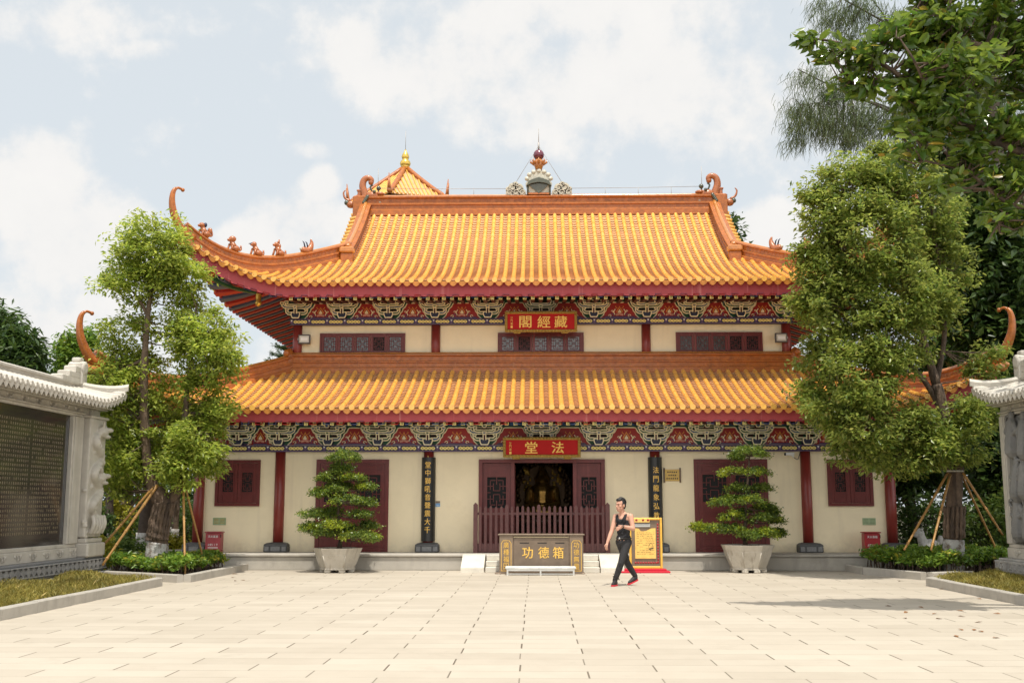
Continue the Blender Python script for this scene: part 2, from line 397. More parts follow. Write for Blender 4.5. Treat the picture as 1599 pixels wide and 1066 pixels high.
def copy_tree(o, parent=None, loc=None):
    c = o.copy(); COL.objects.link(c); c.parent = parent
    if loc is not None: c.location = loc
    for ch in list(o.children): copy_tree(ch, c)
    return c
def fuse(name, mb, mats, voxel=.01, smooth=2, off=(0, 0, 0)):
    me = mb.mesh(name, mats, off); t = bpy.data.objects.new('tmp', me); COL.objects.link(t)
    rm = t.modifiers.new('r', 'REMESH'); rm.mode = 'VOXEL'; rm.voxel_size = voxel; rm.use_smooth_shade = True
    if smooth:
        sm = t.modifiers.new('s', 'SMOOTH'); sm.factor = .5; sm.iterations = smooth
    dg = bpy.context.evaluated_depsgraph_get(); dg.update()
    out = bpy.data.meshes.new_from_object(t.evaluated_get(dg)); out.name = name
    if not out.materials:
        for m in mats: out.materials.append(MATS[m])
    bpy.data.objects.remove(t); bpy.data.meshes.remove(me); return out
def np_mesh(name, V, F, mats, off=(0, 0, 0), midx=None, smooth=False):
    """V (n,3), F (m,k) arrays of equal-sided faces"""
    me = bpy.data.meshes.new(name); V = np.asarray(V, dtype=np.float32)-np.asarray(off, dtype=np.float32); F = np.asarray(F, dtype=np.int32)
    n, k = F.shape
    me.vertices.add(len(V)); me.vertices.foreach_set('co', V.ravel())
    me.loops.add(n*k); me.loops.foreach_set('vertex_index', F.ravel())
    me.polygons.add(n); me.polygons.foreach_set('loop_start', np.arange(0, n*k, k, dtype=np.int32))
    for m in mats: me.materials.append(MATS[m])
    if midx is not None: me.polygons.foreach_set('material_index', np.asarray(midx, dtype=np.int32))
    me.polygons.foreach_set('use_smooth', np.full(n, smooth, dtype=bool))
    me.update(calc_edges=True); me.validate(); return me
def text_mb(txt, height, width=None, depth=.012, bold=.0, vertical=False, gap=1.12):
    """glyphs as a mesh in the local xz plane, centred, facing -y; each glyph set in its own square"""
    mb = MB()
    n = len(txt); dd = bold*.55; bold = 0; shifts = ((0, 0, 0),) if dd == 0 else ((0, 0, 0), (dd, .25*dd, .0006), (-dd, -.25*dd, .0012), (0, dd*.7, .0018))
    for i, ch in enumerate(txt):
        cu = bpy.data.curves.new('t', 'FONT'); cu.body = ch; cu.size = 1; cu.extrude = 0; cu.offset = bold; cu.resolution_u = 2
        t = bpy.data.objects.new('t', cu); COL.objects.link(t)
        dg = bpy.context.evaluated_depsgraph_get(); me = bpy.data.meshes.new_from_object(t.evaluated_get(dg))
        V = [v.co.copy() for v in me.vertices]; F = [tuple(p.vertices) for p in me.polygons]
        bpy.data.objects.remove(t); bpy.data.meshes.remove(me); bpy.data.curves.remove(cu)
        if not V: continue
        xs = [v.x for v in V]; ys = [v.y for v in V]; w = max(xs)-min(xs); h = max(ys)-min(ys); cx, cy = (max(xs)+min(xs))/2, (max(ys)+min(ys))/2
        k = height/max(w, h, .55); kx = k*(width/height if width else 1)
        ox, oz = (0, ((n-1)/2-i)*height*gap) if vertical else ((i-(n-1)/2)*(width or height)*gap, 0)
        pts = [((v.x-cx)*kx+ox, (v.y-cy)*k+oz) for v in V]
        # front skin and a rim
        for sx_, sz_, sy_ in shifts: mb.add([(a+sx_*height*1.2, -depth-sy_, b+sz_*height*1.2) for a, b in pts], F)
        ed = {}
        for f in F:
            for a, b in zip(f, f[1:]+f[:1]): ed[(a, b)] = 1
        rim = [(a, b) for a, b in ed if (b, a) not in ed]; q = len(pts)
        mb.add([(a, -depth, b) for a, b in pts]+[(a, 0, b) for a, b in pts], [(b, a, q+a, q+b) for a, b in rim])
    return mb
def put(mb, M):
    mb.v = [tuple(M @ Vector(p)) for p in mb.v]; return mb
def T(x, y, z, rz=0, sc_=1): return Matrix.Translation((x, y, z)) @ Matrix.Rotation(rz, 4, 'Z') @ Matrix.Scale(sc_, 4)
def at(px, py, Y):
    """a point of the photograph at depth Y (metres in front of the camera)"""
    d = Vector((-sin(YAW)*cos(PITCH), cos(YAW)*cos(PITCH), sin(PITCH))); r = Vector((cos(YAW), sin(YAW), 0)); u = r.cross(d)
    v = d+r*((px-799.5)/FPX)-u*((py-533)/FPX)
    return Vector((0, 0, CAMH))+v*(Y/v.y)
def ease(pts, n):
    """Catmull-Rom through points"""
    P = [Vector(p) for p in pts]; P = [P[0]*2-P[1]]+P+[P[-1]*2-P[-2]]; out = []
    for i in range(1, len(P)-2):
        for k in range(n):
            t = k/n; a, b, c, d = P[i-1:i+3]
            out.append(.5*((2*b)+(c-a)*t+(2*a-5*b+4*c-d)*t*t+(3*b-a-3*c+d)*t**3))
    out.append(P[-2]); return out
# ================================================================== SETTING
def paving():
    m = bpy.data.materials.new('paving'); m.use_nodes = True; t = m.node_tree; b = t.nodes['Principled BSDF']; N, L = t.nodes.new, t.links.new
    def ma(op, a, c=None, d=None):
        n = N('ShaderNodeMath'); n.operation = op
        for i, x in enumerate((a, c, d)):
            if x is None: continue
            if isinstance(x, (int, float)): n.inputs[i].default_value = x
            else: L(x, n.inputs[i])
        return n.outputs[0]
    g = N('ShaderNodeNewGeometry'); s = N('ShaderNodeSeparateXYZ'); L(g.outputs['Position'], s.inputs[0])
    def noise(scale, det=4, vec=None, ro=.6):
        n = N('ShaderNodeTexNoise'); n.inputs['Scale'].default_value = scale; n.inputs['Detail'].default_value = det; n.inputs['Roughness'].default_value = ro
        L(vec or g.outputs['Position'], n.inputs['Vector']); return n.outputs['Fac']
    v = ma('DIVIDE', ma('SUBTRACT', s.outputs[1], 10.55), .43); row = ma('FLOOR', v); fv = ma('SUBTRACT', v, row)
    par = ma('FLOORED_MODULO', row, 2.0)
    jit = N('ShaderNodeTexWhiteNoise'); jit.noise_dimensions = '1D'; L(row, jit.inputs['W'])
    u = ma('ADD', ma('DIVIDE', ma('ADD', s.outputs[0], .165), 1.334), ma('MULTIPLY', ma('SUBTRACT', 1.0, par), .5))
    u = ma('ADD', u, ma('MULTIPLY', ma('SUBTRACT', jit.outputs['Value'], .5), .016))
    cu = ma('FLOOR', u); fu = ma('SUBTRACT', u, cu)
    du = ma('MULTIPLY', ma('MINIMUM', fu, ma('SUBTRACT', 1.0, fu)), 1.334); dv = ma('MULTIPLY', ma('MINIMUM', fv, ma('SUBTRACT', 1.0, fv)), .43)
    # open cross joint about 16 mm wide, tight bed joint that opens here and there
    wn_ = N('ShaderNodeCombineXYZ'); L(cu, wn_.inputs[0]); L(row, wn_.inputs[1])
    idn = N('ShaderNodeTexWhiteNoise'); L(wn_.outputs[0], idn.inputs['Vector'])
    jw = ma('MULTIPLY_ADD', idn.outputs['Value'], .004, .0065)
    ju = ma('LESS_THAN', du, jw)
    mp = N('ShaderNodeMapping'); mp.inputs['Scale'].default_value = (.7, 2.2, 1); L(g.outputs['Position'], mp.inputs['Vector'])
    ln = noise(1.0, 3, mp.outputs[0])
    jv = ma('LESS_THAN', dv, ma('MULTIPLY', ma('SUBTRACT', ln, .31), .022))
    big = noise(.35, 5); mid = noise(2.3, 6); fine = noise(55, 4)
    ramp = N('ShaderNodeMix'); ramp.data_type = 'RGBA'; ramp.inputs['A'].default_value = (.370, .322, .256, 1); ramp.inputs['B'].default_value = (.500, .446, .366, 1)
    tone = ma('ADD', ma('MULTIPLY', idn.outputs['Value'], .42), ma('ADD', ma('MULTIPLY', mid, .55), ma('SUBTRACT', ma('MULTIPLY', big, .75), .36))); L(tone, ramp.inputs['Factor'])
    sp = N('ShaderNodeMix'); sp.data_type = 'RGBA'; L(ramp.outputs['Result'], sp.inputs['A']); sp.inputs['B'].default_value = (.27, .235, .185, 1)
    st = N('ShaderNodeMapRange'); st.inputs['From Min'].default_value = .58; st.inputs['From Max'].default_value = .80; st.inputs['To Max'].default_value = .5; L(noise(1.1, 8, None, .75), st.inputs['Value']); L(st.outputs[0], sp.inputs['Factor'])
    j1 = N('ShaderNodeMix'); j1.data_type = 'RGBA'; L(ma('MULTIPLY', jv, .75), j1.inputs['Factor']); L(sp.outputs['Result'], j1.inputs['A']); j1.inputs['B'].default_value = (.20, .16, .11, 1)
    j2 = N('ShaderNodeMix'); j2.data_type = 'RGBA'; L(ma('MULTIPLY', ju, ma('MULTIPLY_ADD', idn.outputs['Value'], .5, .5)), j2.inputs['Factor']); L(j1.outputs['Result'], j2.inputs['A']); j2.inputs['B'].default_value = (.075, .058, .036, 1)
    L(j2.outputs['Result'], b.inputs['Base Color']); b.inputs['Roughness'].default_value = .62; b.inputs['Specular IOR Level'].default_value = .35
    hgt = ma('SUBTRACT', ma('MULTIPLY', fine, .12), ma('MAXIMUM', ju, ma('MULTIPLY', jv, .5)))
    hgt = ma('ADD', hgt, ma('MULTIPLY', idn.outputs['Value'], .1))
    bp = N('ShaderNodeBump'); bp.inputs['Strength'].default_value = .5; bp.inputs['Distance'].default_value = .01; L(hgt, bp.inputs['Height']); L(bp.outputs[0], b.inputs['Normal'])
    MATS['paving'] = m
paving()
mat('earth', (.075, .062, .036), .95, .35, 1.4, bump=.8, bscale=14, stain=(.7, (.045, .065, .02), .45, .65))
obj('ground', MB().add([(-900, -60, 0), (900, -60, 0), (900, 1500, 0), (-900, 1500, 0)], [(0, 1, 2, 3)]), 'earth', kind='structure')
obj('plaza_paving', MB().add([(-9.6, -8, .004), (9.6, -8, .004), (9.6, 27.69, .004), (-9.6, 27.69, .004)], [(0, 1, 2, 3)]), 'paving', kind='structure')

# ================================================================== TEMPLE HALL
BX, YP, YW, YU, YC = .16, 27.7, 29.0, 30.75, 35.3      # centre line, podium front, lower wall, upper wall, ridge
ZP = .40
hall = thing('temple_hall', (BX, YW, 0), 'two-storey temple hall with yellow glazed tile roofs, cream walls and red columns', 'temple')
def hp(name, mb, mats, parent=None, **k): return obj(name, mb, mats, parent or hall, **k)

# podium and steps
pm = MB().bbox(-10.7, 11.0, YP, 42.2, 0, ZP-.07, .015).bbox(-10.75, 11.05, YP-.045, 42.2, ZP-.068, ZP, .02)
hp('podium', pm, 'granite')
for a, b_ in ((-1.50, 1.56),):
    st = MB()
    for i in range(3): st.bbox(BX-1.38, BX+1.38, YP-.05-.30*(3-i)+.0, YP-.05, .134*i, .134*(i+1)-.002, .012)
    steps = hp('steps', st, 'step_stone')
    for x0 in (-1.97, 1.40):
        ck = MB().prism([(YP-1.02, 0), (YP-.05, 0), (YP-.05, ZP+.005), (YP-.22, ZP+.005), (YP-1.02, .12)], BX+x0, BX+x0+.56, ax='x')
        hp('cheek_block', ck, 'step_stone', steps)

# walls
wm_ = MB()
D0, D1, DT = -1.50-BX+.0, 1.83-BX, 2.81      # main doorway (local x)
H1 = 3.20
def wb(x0, x1, z0, z1): wm_.box(BX+x0, BX+x1, YW, YW+.25, z0, z1)
wb(-9.1, D0, ZP, H1); wb(D1, 9.1, ZP, H1); wb(D0, D1, DT, H1)
wm_.box(BX-9.1, BX-8.85, YW+.25, 41.6, ZP, H1); wm_.box(BX+8.85, BX+9.1, YW+.25, 41.6, ZP, H1); wm_.box(BX-9.1, BX+9.1, 41.35, 41.6, ZP, H1)
hp('wall', wm_, 'cream_wall')
wu = MB(); wu.box(BX-6.97, BX+6.97, YU, YU+.25, 3.9, 6.9); wu.box(BX-6.97, BX-6.72, YU+.25, 39.85, 3.9, 6.9); wu.box(BX+6.72, BX+6.97, YU+.25, 39.85, 3.9, 6.9); wu.box(BX-6.97, BX+6.97, 39.6, 39.85, 3.9, 6.9)
hp('wall', wu, 'cream_wall')
# the room behind the main doorway
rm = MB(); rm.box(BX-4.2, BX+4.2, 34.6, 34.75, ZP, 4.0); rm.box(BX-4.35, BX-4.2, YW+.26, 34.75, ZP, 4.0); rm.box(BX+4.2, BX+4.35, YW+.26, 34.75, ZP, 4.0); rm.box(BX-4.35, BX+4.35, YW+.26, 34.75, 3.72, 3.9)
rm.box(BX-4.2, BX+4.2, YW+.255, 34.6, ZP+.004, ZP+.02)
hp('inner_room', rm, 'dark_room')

# columns
colx = (-9.08, -6.94, -2.99, 2.99, 6.94, 9.12)
cl = MB().lathe([(.135, .60), (.138, 1.6), (.132, 3.02)], (BX+colx[1], YW-.03, 0), 20)
bs = MB()
def base_mb(x):
    b = MB(); k = .31
    b.bbox(x-k, x+k, YW-.34, YW+.10, ZP, ZP+.155, .02, 0)
    v = []; 
    for i, (q, z) in enumerate(((k, ZP+.155), (k-.012, ZP+.20), (k-.06, ZP+.235), (k-.14, ZP+.25))):
        v += [(x-q, YW-.03-q, z), (x+q, YW-.03-q, z), (x+q, YW-.03+min(q, .12), z), (x-q, YW-.03+min(q, .12), z)]
    b.add(v, [(4*i+j, 4*i+(j+1) % 4, 4*i+4+(j+1) % 4, 4*i+4+j) for i in range(3) for j in range(4)]+[(12, 13, 14, 15)], 0)
    for x0, x1 in ((-.275, -.17), (-.12, .12), (.17, .275)): b.box(x+x0, x+x1, YW-.348, YW-.335, ZP+.03, ZP+.15, 1)
    return b
for i, x in enumerate(colx):
    c = hp('column', MB().lathe([(.135, .62), (.138, 1.6), (.132, 3.02)], (BX+x, YW-.03, 0), 20), 'red_column')
    hp('column_base', base_mb(BX+x), ['dark_stone', 'grey_stone'], c)
for x in (-6.97, -3.0, 3.0, 6.97):
    hp('column', MB().lathe([(.13, 5.5), (.13, 6.72)], (BX+x, YU-.02, 0), 18), 'red_column')

# painted architrave beams
def architrave(x0, x1, y, z0, z1):
    b = MB(); b.box(x0, x1, y, y+.30, z0, z1, 3)
    b.box(x0, x1, y-.012, y, z0, z0+.022, 1); b.box(x0, x1, y-.012, y, z1-.02, z1, 1)
    h = z1-z0; n = int((x1-x0)/.50); w = (x1-x0)/n; zc = (z0+z1)/2
    for i in range(n):
        xc = x0+w*(i+.5); a = w*.37
        # scroll cartouche
        pts = [(xc-a+2*a*t, zc+h*.17*sin(t*4*pi)) for t in np.linspace(0, 1, 17)]
        b.ribbon(pts, h*.20, y-.012, y, 2); b.ribbon([(p_[0], 2*zc-p_[1]) for p_ in pts], h*.17, y-.010, y, 2)
        for s_ in (-1, 1):
            b.prism([(xc+s_*a*.52+h*.14*cos(q), zc-s_*0+h*.2*sin(q)) for q in np.linspace(0, 2*pi, 7)[:-1]], y-.016, y, 2)
        xd = x0+w*i
        b.prism([(xd-.05, zc), (xd, zc-h*.36), (xd+.05, zc), (xd, zc+h*.36)], y-.010, y, 1)
        b.prism([(xd-.03, zc+h*.3), (xd, zc), (xd+.03, zc+h*.3)], y-.014, y, 4)
    return b
hp('architrave', architrave(BX-9.25, BX+9.25, YW-.20, 3.01, 3.18), ['paint_red', 'paint_violet', 'paint_yellow', 'paint_navy', 'white_paint'])
hp('architrave', architrave(BX-7.12, BX+7.12, YU-.19, 6.70, 6.87), ['paint_red', 'paint_violet', 'paint_yellow', 'paint_navy', 'white_paint'])

# friezes: board, ogee panels, bracket clusters
def frieze_panel(w, extra):
    """red ogee panel with a lotus, local origin bottom centre, facing -y"""
    p = MB(); d = extra
    half = [(.47+d, .0), (.44+d, .03), (.37+d, .10), (.345+d, .17), (.30+d, .215), (.275+d, .30), (.215+d, .345), (.185+d, .40), (.165+d, .445), (.13+d, .46)]
    poly = half+[(-x, z) for x, z in reversed(half)]
    p.prism(poly, -.02, 0, 0); p.ribbon(poly, .028, -.034, -.0, 1, closed=True)
    out = [(x+.085, z) for x, z in half[1:-1]]+[(.20+d, .52)]
    # lotus flame
    def flame(s, z0, m, y):
        q = [(0, .25), (.045, .16), (.085, .115), (.10, .06), (.06, .015), (0, 0)]
        a = [(x*s, z0+z*s) for x, z in q]; p.prism(a+[(-x, z) for x, z in reversed(a[1:-1])], y, -.02, m)
    flame(.92, .13, 2, -.028); flame(.68, .14, 0, -.032); flame(.50, .145, 1, -.036)
    for s_ in (-1, 1):
        p.ribbon([(s_*.13, .10), (s_*.17, .19), (s_*.12, .27)], .022, -.03, -.02, 3)
        p.ribbon([(s_*.06, .29), (s_*.115, .33), (s_*.10, .36)], .016, -.03, -.02, 2)
        for cx_, cz_, r_ in ((.19, .10, .055), (.27, .07, .05), (.20, .20, .035)):
            p.ribbon([(s_*(cx_+r_*(1-.1*k)*cos(k*.75)), cz_+r_*(1-.1*k)*sin(k*.75)) for k in range(8)], .017, -.03, -.02, 4 if r_ > .052 else 3)
        p.ribbon([(s_*.34, .05), (s_*.40, .035), (s_*.43, .02)], .03, -.03, -.02, 4)
    for k in range(5): p.ball(((k-2)*.04, -.032, .105+.012*(2-abs(k-2))), (.024, .01, .035), 5, 6)
    p.box(-.30-d, .30+d, -.029, -.02, .006, .055, 4)
    return p
FM = ['paint_red', 'paint_cream', 'paint_orange', 'paint_cream', 'paint_violet', 'paint_pink']
def boat(mb, w, z, h, y, t, mfill, mline, d=.07):
    """upturned bracket arm: fill and raised edge line"""
    o = [(-w, z+h), (-w+.012, z+h*.52), (-w*.80, z+h*.10), (-w*.62, z), (w*.62, z), (w*.80, z+h*.10), (w-.012, z+h*.52), (w, z+h)]
    i_ = [(w-t, z+h), (w-t-.015, z+h*.72), (w*.70, z+h*.52), (-w*.70, z+h*.52), (-w+t+.015, z+h*.72), (-w+t, z+h)]
    mb.prism(o+i_, y, y+d, mfill); mb.ribbon(o+i_, .031, y-.014, y+.004, mline, closed=True)
def cup(mb, x, z, s, y, mfill, mline, d=.08):
    q = [(x-.5*s, z+.62*s), (x-.5*s, z+.30*s), (x-.28*s, z), (x+.28*s, z), (x+.5*s, z+.30*s), (x+.5*s, z+.62*s)]
    mb.prism(q, y, y+d, mfill); mb.ribbon(q, .027, y-.013, y+.004, mline, closed=True)
BM = ['paint_green', 'paint_cream', 'paint_blue', 'paint_navy', 'paint_dark', 'paint_red']
def cluster(tall, alt):
    """bracket cluster rooted at its local origin (bottom centre of the frieze); returns part meshes"""
    c1, c2 = (0, 2) if not alt else (2, 0)
    back = MB().prism([(-.13, 0), (.13, 0), (.42, .22), (.48, .50 if tall else .46), (.46, .66 if tall else .5), (-.46, .66 if tall else .5), (-.48, .50 if tall else .46), (-.42, .22)], -.02, 0, 0)
    for z0, z1, w in ((.222, .268, .22), (.385, .435, .30), (.555, .60, .32))[:3 if tall else 2]:
        for s_ in (-1, 1): back.box(*sorted((s_*.05, s_*w)), -.026, -.02, z0, z1, 4)
    tub = MB(); q = [(-.125, .155), (-.118, .07), (-.085, .0), (.085, 0), (.118, .07), (.125, .155)]
    tub.prism(q, -.30, -.02, 3); tub.ribbon(q, .026, -.316, -.296, 1, closed=True)
    for s_ in (-1, 1): tub.box(s_*.034-.013, s_*.034+.013, -.345, -.30, .12, .27, 1)
    tub.box(-.02, .02, -.335, -.30, .13, .26, 4)
    tub.box(-.055, .055, -.35, -.30, .255, .29, 1)
    t1 = MB()
    boat(t1, .335, .115, .13, -.16, .055, c1, 1, .14)
    for s_ in (-1, 1): cup(t1, s_*.285, .235, .095, -.19, c1, 1, .17)
    t2 = MB(); boat(t2, .45, .285, .13, -.20, .06, c2, 1, .18); boat(t2, .315, .325, .11, -.33, .05, c1, 1, .12)
    for s_ in (-1, 1): cup(t2, s_*.43, .40, .10, -.24, c1, 1, .2); cup(t2, s_*.27, .405, .10, -.36, c1, 1, .18)
    cup(t2, 0, .27, .10, -.40, c2, 1)
    for m_ in (back, t1, t2): m_.v = [(x*.94, y, z) for x, y, z in m_.v]
    out = [('bracket_back', back), ('bracket_block', tub), ('bracket_arm', t1), ('bracket_arm', t2)]
    tub.box(-.05, .05, -.315, -.03, .27, .62 if tall else .48, 4)
    if tall:
        t3 = MB(); boat(t3, .47, .455, .13, -.24, .06, c1, 1, .22)
        for s_ in (-1, 1): cup(t3, s_*.45, .575, .10, -.28, c2, 1, .22); cup(t3, s_*.27, .58, .09, -.44, c2, 1, .2)
        cup(t3, 0, .44, .11, -.48, c1, 1)
        out.append(('bracket_arm', t3))
    else:
        t3 = MB(); cup(t3, 0, .445, .12, -.46, c1, 1, .3)
        out.append(('bracket_cup', t3))
    return out
CM = {}
for tall in (0, 1):
    for alt in (0, 1): CM[tall, alt] = [(n, m_.mesh(n, BM)) for n, m_ in cluster(tall, alt)]
PMC = {}
def add_clusters(xs, yf, zf, tall, side=0):
    for i, x in enumerate(xs):
        root = None
        for n, me in CM[tall, i % 2]:
            o = bpy.data.objects.new('bracket_cluster' if root is None else n, me)
            if root is None: o.location = Vector((BX+x, yf, zf))-Vector(hall.location); link(o, hall); root = o
            else: link(o, root)
def add_panels(xs, yf, zf):
    for a, b_ in zip(xs, xs[1:]):
        w = round(b_-a, 3); k = round(max(-.12, (w-1.32)/2), 3)
        if k not in PMC: PMC[k] = frieze_panel(w, k).mesh('frieze_panel', FM)
        o = bpy.data.objects.new('frieze_panel', PMC[k]); o.location = Vector((BX+(a+b_)/2, yf, zf))-Vector(hall.location); link(o, hall)
lowx = [-9.08, -8.01, -6.94]+[-6.94+1.317*k for k in (1, 2)]+[-2.99]+[-2.99+1.495*k for k in (1, 2, 3)]+[2.99]+[2.99+1.317*k for k in (1, 2)]+[6.94, 8.03, 9.12]
upx = [-6.97]+[-6.97+1.323*k for k in (1, 2)]+[-3.0]+[-3.0+1.5*k for k in (1, 2, 3)]+[3.0]+[3.0+1.323*k for k in (1, 2)]+[6.97]
fb_ = MB(); fb_.box(BX-9.25, BX+9.25, YW-.10, YW+.2, 3.18, 3.66, 0); fb_.box(BX-9.25, BX+9.25, YW-.10, YW+.2, 3.66, 4.30, 1)
fb_.box(BX-9.25, BX+9.25, YW-.125, YW-.10, 3.655, 3.685, 2)
hp('frieze_board', fb_, ['paint_green', 'paint_blue', 'paint_green'])
fu_ = MB(); fu_.box(BX-7.12, BX+7.12, YU-.10, YU+.2, 6.87, 7.36, 0); fu_.box(BX-7.12, BX+7.12, YU-.16, YU+.2, 7.36, 7.44, 0); fu_.box(BX-7.12, BX+7.12, YU-.14, YU+.2, 7.44, 7.50, 1); fu_.box(BX-7.12, BX+7.12, YU-.18, YU+.2, 7.50, 7.95, 0)
hp('frieze_board', fu_, ['paint_green', 'paint_navy'])
add_clusters(lowx, YW-.10, 3.18, 1); add_clusters(upx, YU-.10, 6.87, 0)
add_panels(lowx, YW-.10, 3.18); add_panels(upx, YU-.10, 6.87)
# the friezes turn round the sides
for x0, y0, y1, z0, z1 in ((9.1, YW+.2, 41.6, 3.01, 4.3), (6.97, YU+.2, 39.85, 6.7, 7.95)):
    for s_ in (-1, 1):
        sf = MB(); a, b_ = sorted((BX+s_*(x0-.05), BX+s_*(x0+.10))); sf.box(a, b_, y0, y1, z0, z1, 0)
        c_, d_ = sorted((BX+s_*(x0+.10), BX+s_*(x0+.17)))
        for k in range(int((y1-y0)/.33)): sf.box(c_, d_, y0+.33*k, y0+.33*k+.12, z0+.2, z1-.3, 1+k % 2)
        hp('frieze_board', sf, ['paint_navy', 'paint_green', 'paint_blue'])

# ------------------------------------------------------------------ roofs
class Roof:
    def __init__(s, yf, hx, sidex, prof, lift, lf, out, shf, top):
        # yf front eave Y, hx half length to the corner, sidex half width of the side eave
        s.yf, s.hx, s.sx, s.prof, s.lift, s.lf, s.out, s.shf, s.top = yf, hx, sidex, prof, lift, lf, out, shf, top
    def se(s, c): return -s.out*max(0., (s.lf-c)/s.lf)**1.7
    def zz(s, c, q):
        e = s.se(c); k = max(0., (s.lf-max(c, 0))/s.lf)**1.7
        f = max(0., 1-max(0, q-e)/s.shf)
        return s.prof(max(q, -.2) if q > 0 else q)+s.lift*k*f*f
    def pt(s, side, a, q):
        """side 0 front / 1 right / 2 back / 3 left; a along the eave from the middle, q inward from the eave line"""
        L = s.hx if side in (0, 2) else YC-s.yf+s.out
        c = L-abs(a); z = s.zz(c, q)
        if side == 0: return Vector((BX+a, s.yf+q, z))
        if side == 2: return Vector((BX-a, 2*YC-s.yf-q, z))
        if side == 1: return Vector((BX+s.sx-q, YC+a, z))
        return Vector((BX-s.sx+q, YC-a, z))
    def L(s, side): return s.hx if side in (0, 2) else YC-s.yf+s.out
    def cols(s, side, smax, gable=None, sp=.25):
        L = s.L(side); n = int(L/sp)
        for k in range(-n, n+1):
            a = k*sp; hip = L-s.out-abs(a)
            top = smax if (gable and abs(a) < gable) else min(smax, hip)
            yield a, s.se(L-abs(a)), top
    def build(s, side, smax, gable=None, sp=.25, tile=.30, row=.15):
        L = s.L(side); V = []; F = []; MI = []
        def grid(rows, ncol, m):
            b = len(V)-rows*ncol
            for i in range(rows-1):
                for j in range(ncol-1): F.append((b+i*ncol+j, b+i*ncol+j+1, b+(i+1)*ncol+j+1, b+(i+1)*ncol+j)); MI.append(m)
        al = {0: Vector((1, 0, 0)), 1: Vector((0, 1, 0)), 2: Vector((-1, 0, 0)), 3: Vector((0, -1, 0))}[side]
        inn = {0: Vector((0, 1, 0)), 1: Vector((-1, 0, 0)), 2: Vector((0, -1, 0)), 3: Vector((1, 0, 0))}[side]
        def frame(a, q):
            p = s.pt(side, a, q); d = s.pt(side, a, q+.05)-p; n_ = al.cross(d).normalized()
            return p, (n_ if n_.z > 0 else -n_)
        cols = list(s.cols(side, smax, gable, sp)); ends = MB()
        for a, e, top in cols:
            if top-e < .12: continue
            qs = []; q = e-.02
            while q < top: qs += [(q, .067), (min(q+tile, top), .057)]; q += tile
            cnt = 0
            for q, r in qs:
                p, n_ = frame(a, q)
                for j in range(7): th = pi*j/6; V.append(p+al*(r*1.0*cos(th))+n_*(r*1.05*sin(th)+.012)); 
                cnt += 1
            grid(cnt, 7, 0)
            # round end tile
            p, n_ = frame(a, e-.025); d = inn*1.0
            c_ = p+n_*.012; k = len(V)
            for dd in (-.02, .03):
                for j in range(12): th = 2*pi*j/12; V.append(c_+inn*dd+al*.072*cos(th)+Vector((0, 0, .072*sin(th))))
            F.append(tuple(k+j for j in (0, 3, 6, 9))); MI.append(2)
            for j0 in (0, 3, 6, 9): F.append((k+j0, k+j0+1, k+(j0+2) % 12, k+(j0+3) % 12)); MI.append(2)
            for j in range(12): F.append((k+j, k+(j+1) % 12, k+12+(j+1) % 12, k+12+j)); MI.append(2)
        for (a, e, t0), (a2, e2, t2) in zip(cols, cols[1:]):
            am = (a+a2)/2; e = s.se(L-abs(am)); hip = L-s.out-abs(am); top = smax if (gable and abs(am) < gable) else min(smax, hip)
            if top-e < .1: continue
            q = e; cnt = 0; w = sp/2-.022
            while q < top:
                for qq, up in ((q, .019), (q, .034), (min(q+row*1.02, top+.02), .004)):
                    for fx, dz in ((-1, .012), (-.5, -.016), (0, -.026), (.5, -.016), (1, .012)):
                        p, n_ = frame(am+fx*w, qq); V.append(p+n_*(up+dz))
                    cnt += 1
                q += row
            grid(cnt, 5, 1)
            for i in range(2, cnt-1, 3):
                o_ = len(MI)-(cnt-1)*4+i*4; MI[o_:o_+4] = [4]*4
            # drip tile: rounded, pointed tongue
            p, n_ = frame(am, e-.03); k = len(V); tg = [(-.108, .02), (-.106, -.045), (-.078, -.105), (-.038, -.135), (0, -.148), (.038, -.135), (.078, -.105), (.106, -.045), (.108, .02), (.05, -.01), (0, -.02), (-.05, -.01)]
            slope = (s.pt(side, am+.05, e)-s.pt(side, am-.05, e)).z/.1
            for dd in (0, .03):
                for x, z in tg: V.append(p+al*x+inn*(dd-.03*z/.12)+Vector((0, 0, z+slope*x)))
            for f in ((0, 1, 10, 11), (1, 2, 3, 10), (3, 4, 5, 10), (5, 6, 7, 10), (7, 8, 9, 10)): F.append(tuple(k+i for i in f)); MI.append(3)
            F.append((k+11, k+10, k+1, k+0)); MI.append(3)
            for j in range(8): F.append((k+j, k+j+1, k+13+j, k+12+j)); MI.append(3)
        return np_mesh('t', np.array([tuple(v) for v in V]), np.array(F), ['barrel_tile', 'pan_tile', 'barrel_tile', 'pan_drip', 'pan_joint_shade'], hall.location, MI)
    def plain(s, side, smax, gable=None):
        L = s.L(side); b = MB(); n = 40
        for i in range(n):
            a0, a1 = -L+2*L*i/n, -L+2*L*(i+1)/n
            for k in range(6):
                P = []
                for a, fr in ((a0, k/6), (a1, k/6), (a1, (k+1)/6), (a0, (k+1)/6)):
                    e = s.se(L-abs(a)); top = smax if (gable and abs(a) < gable) else max(e+.01, min(smax, L-s.out-abs(a)))
                    P.append(s.pt(side, a, e+(top-e)*fr))
                b.add(P, [(0, 1, 2, 3)])
        return b
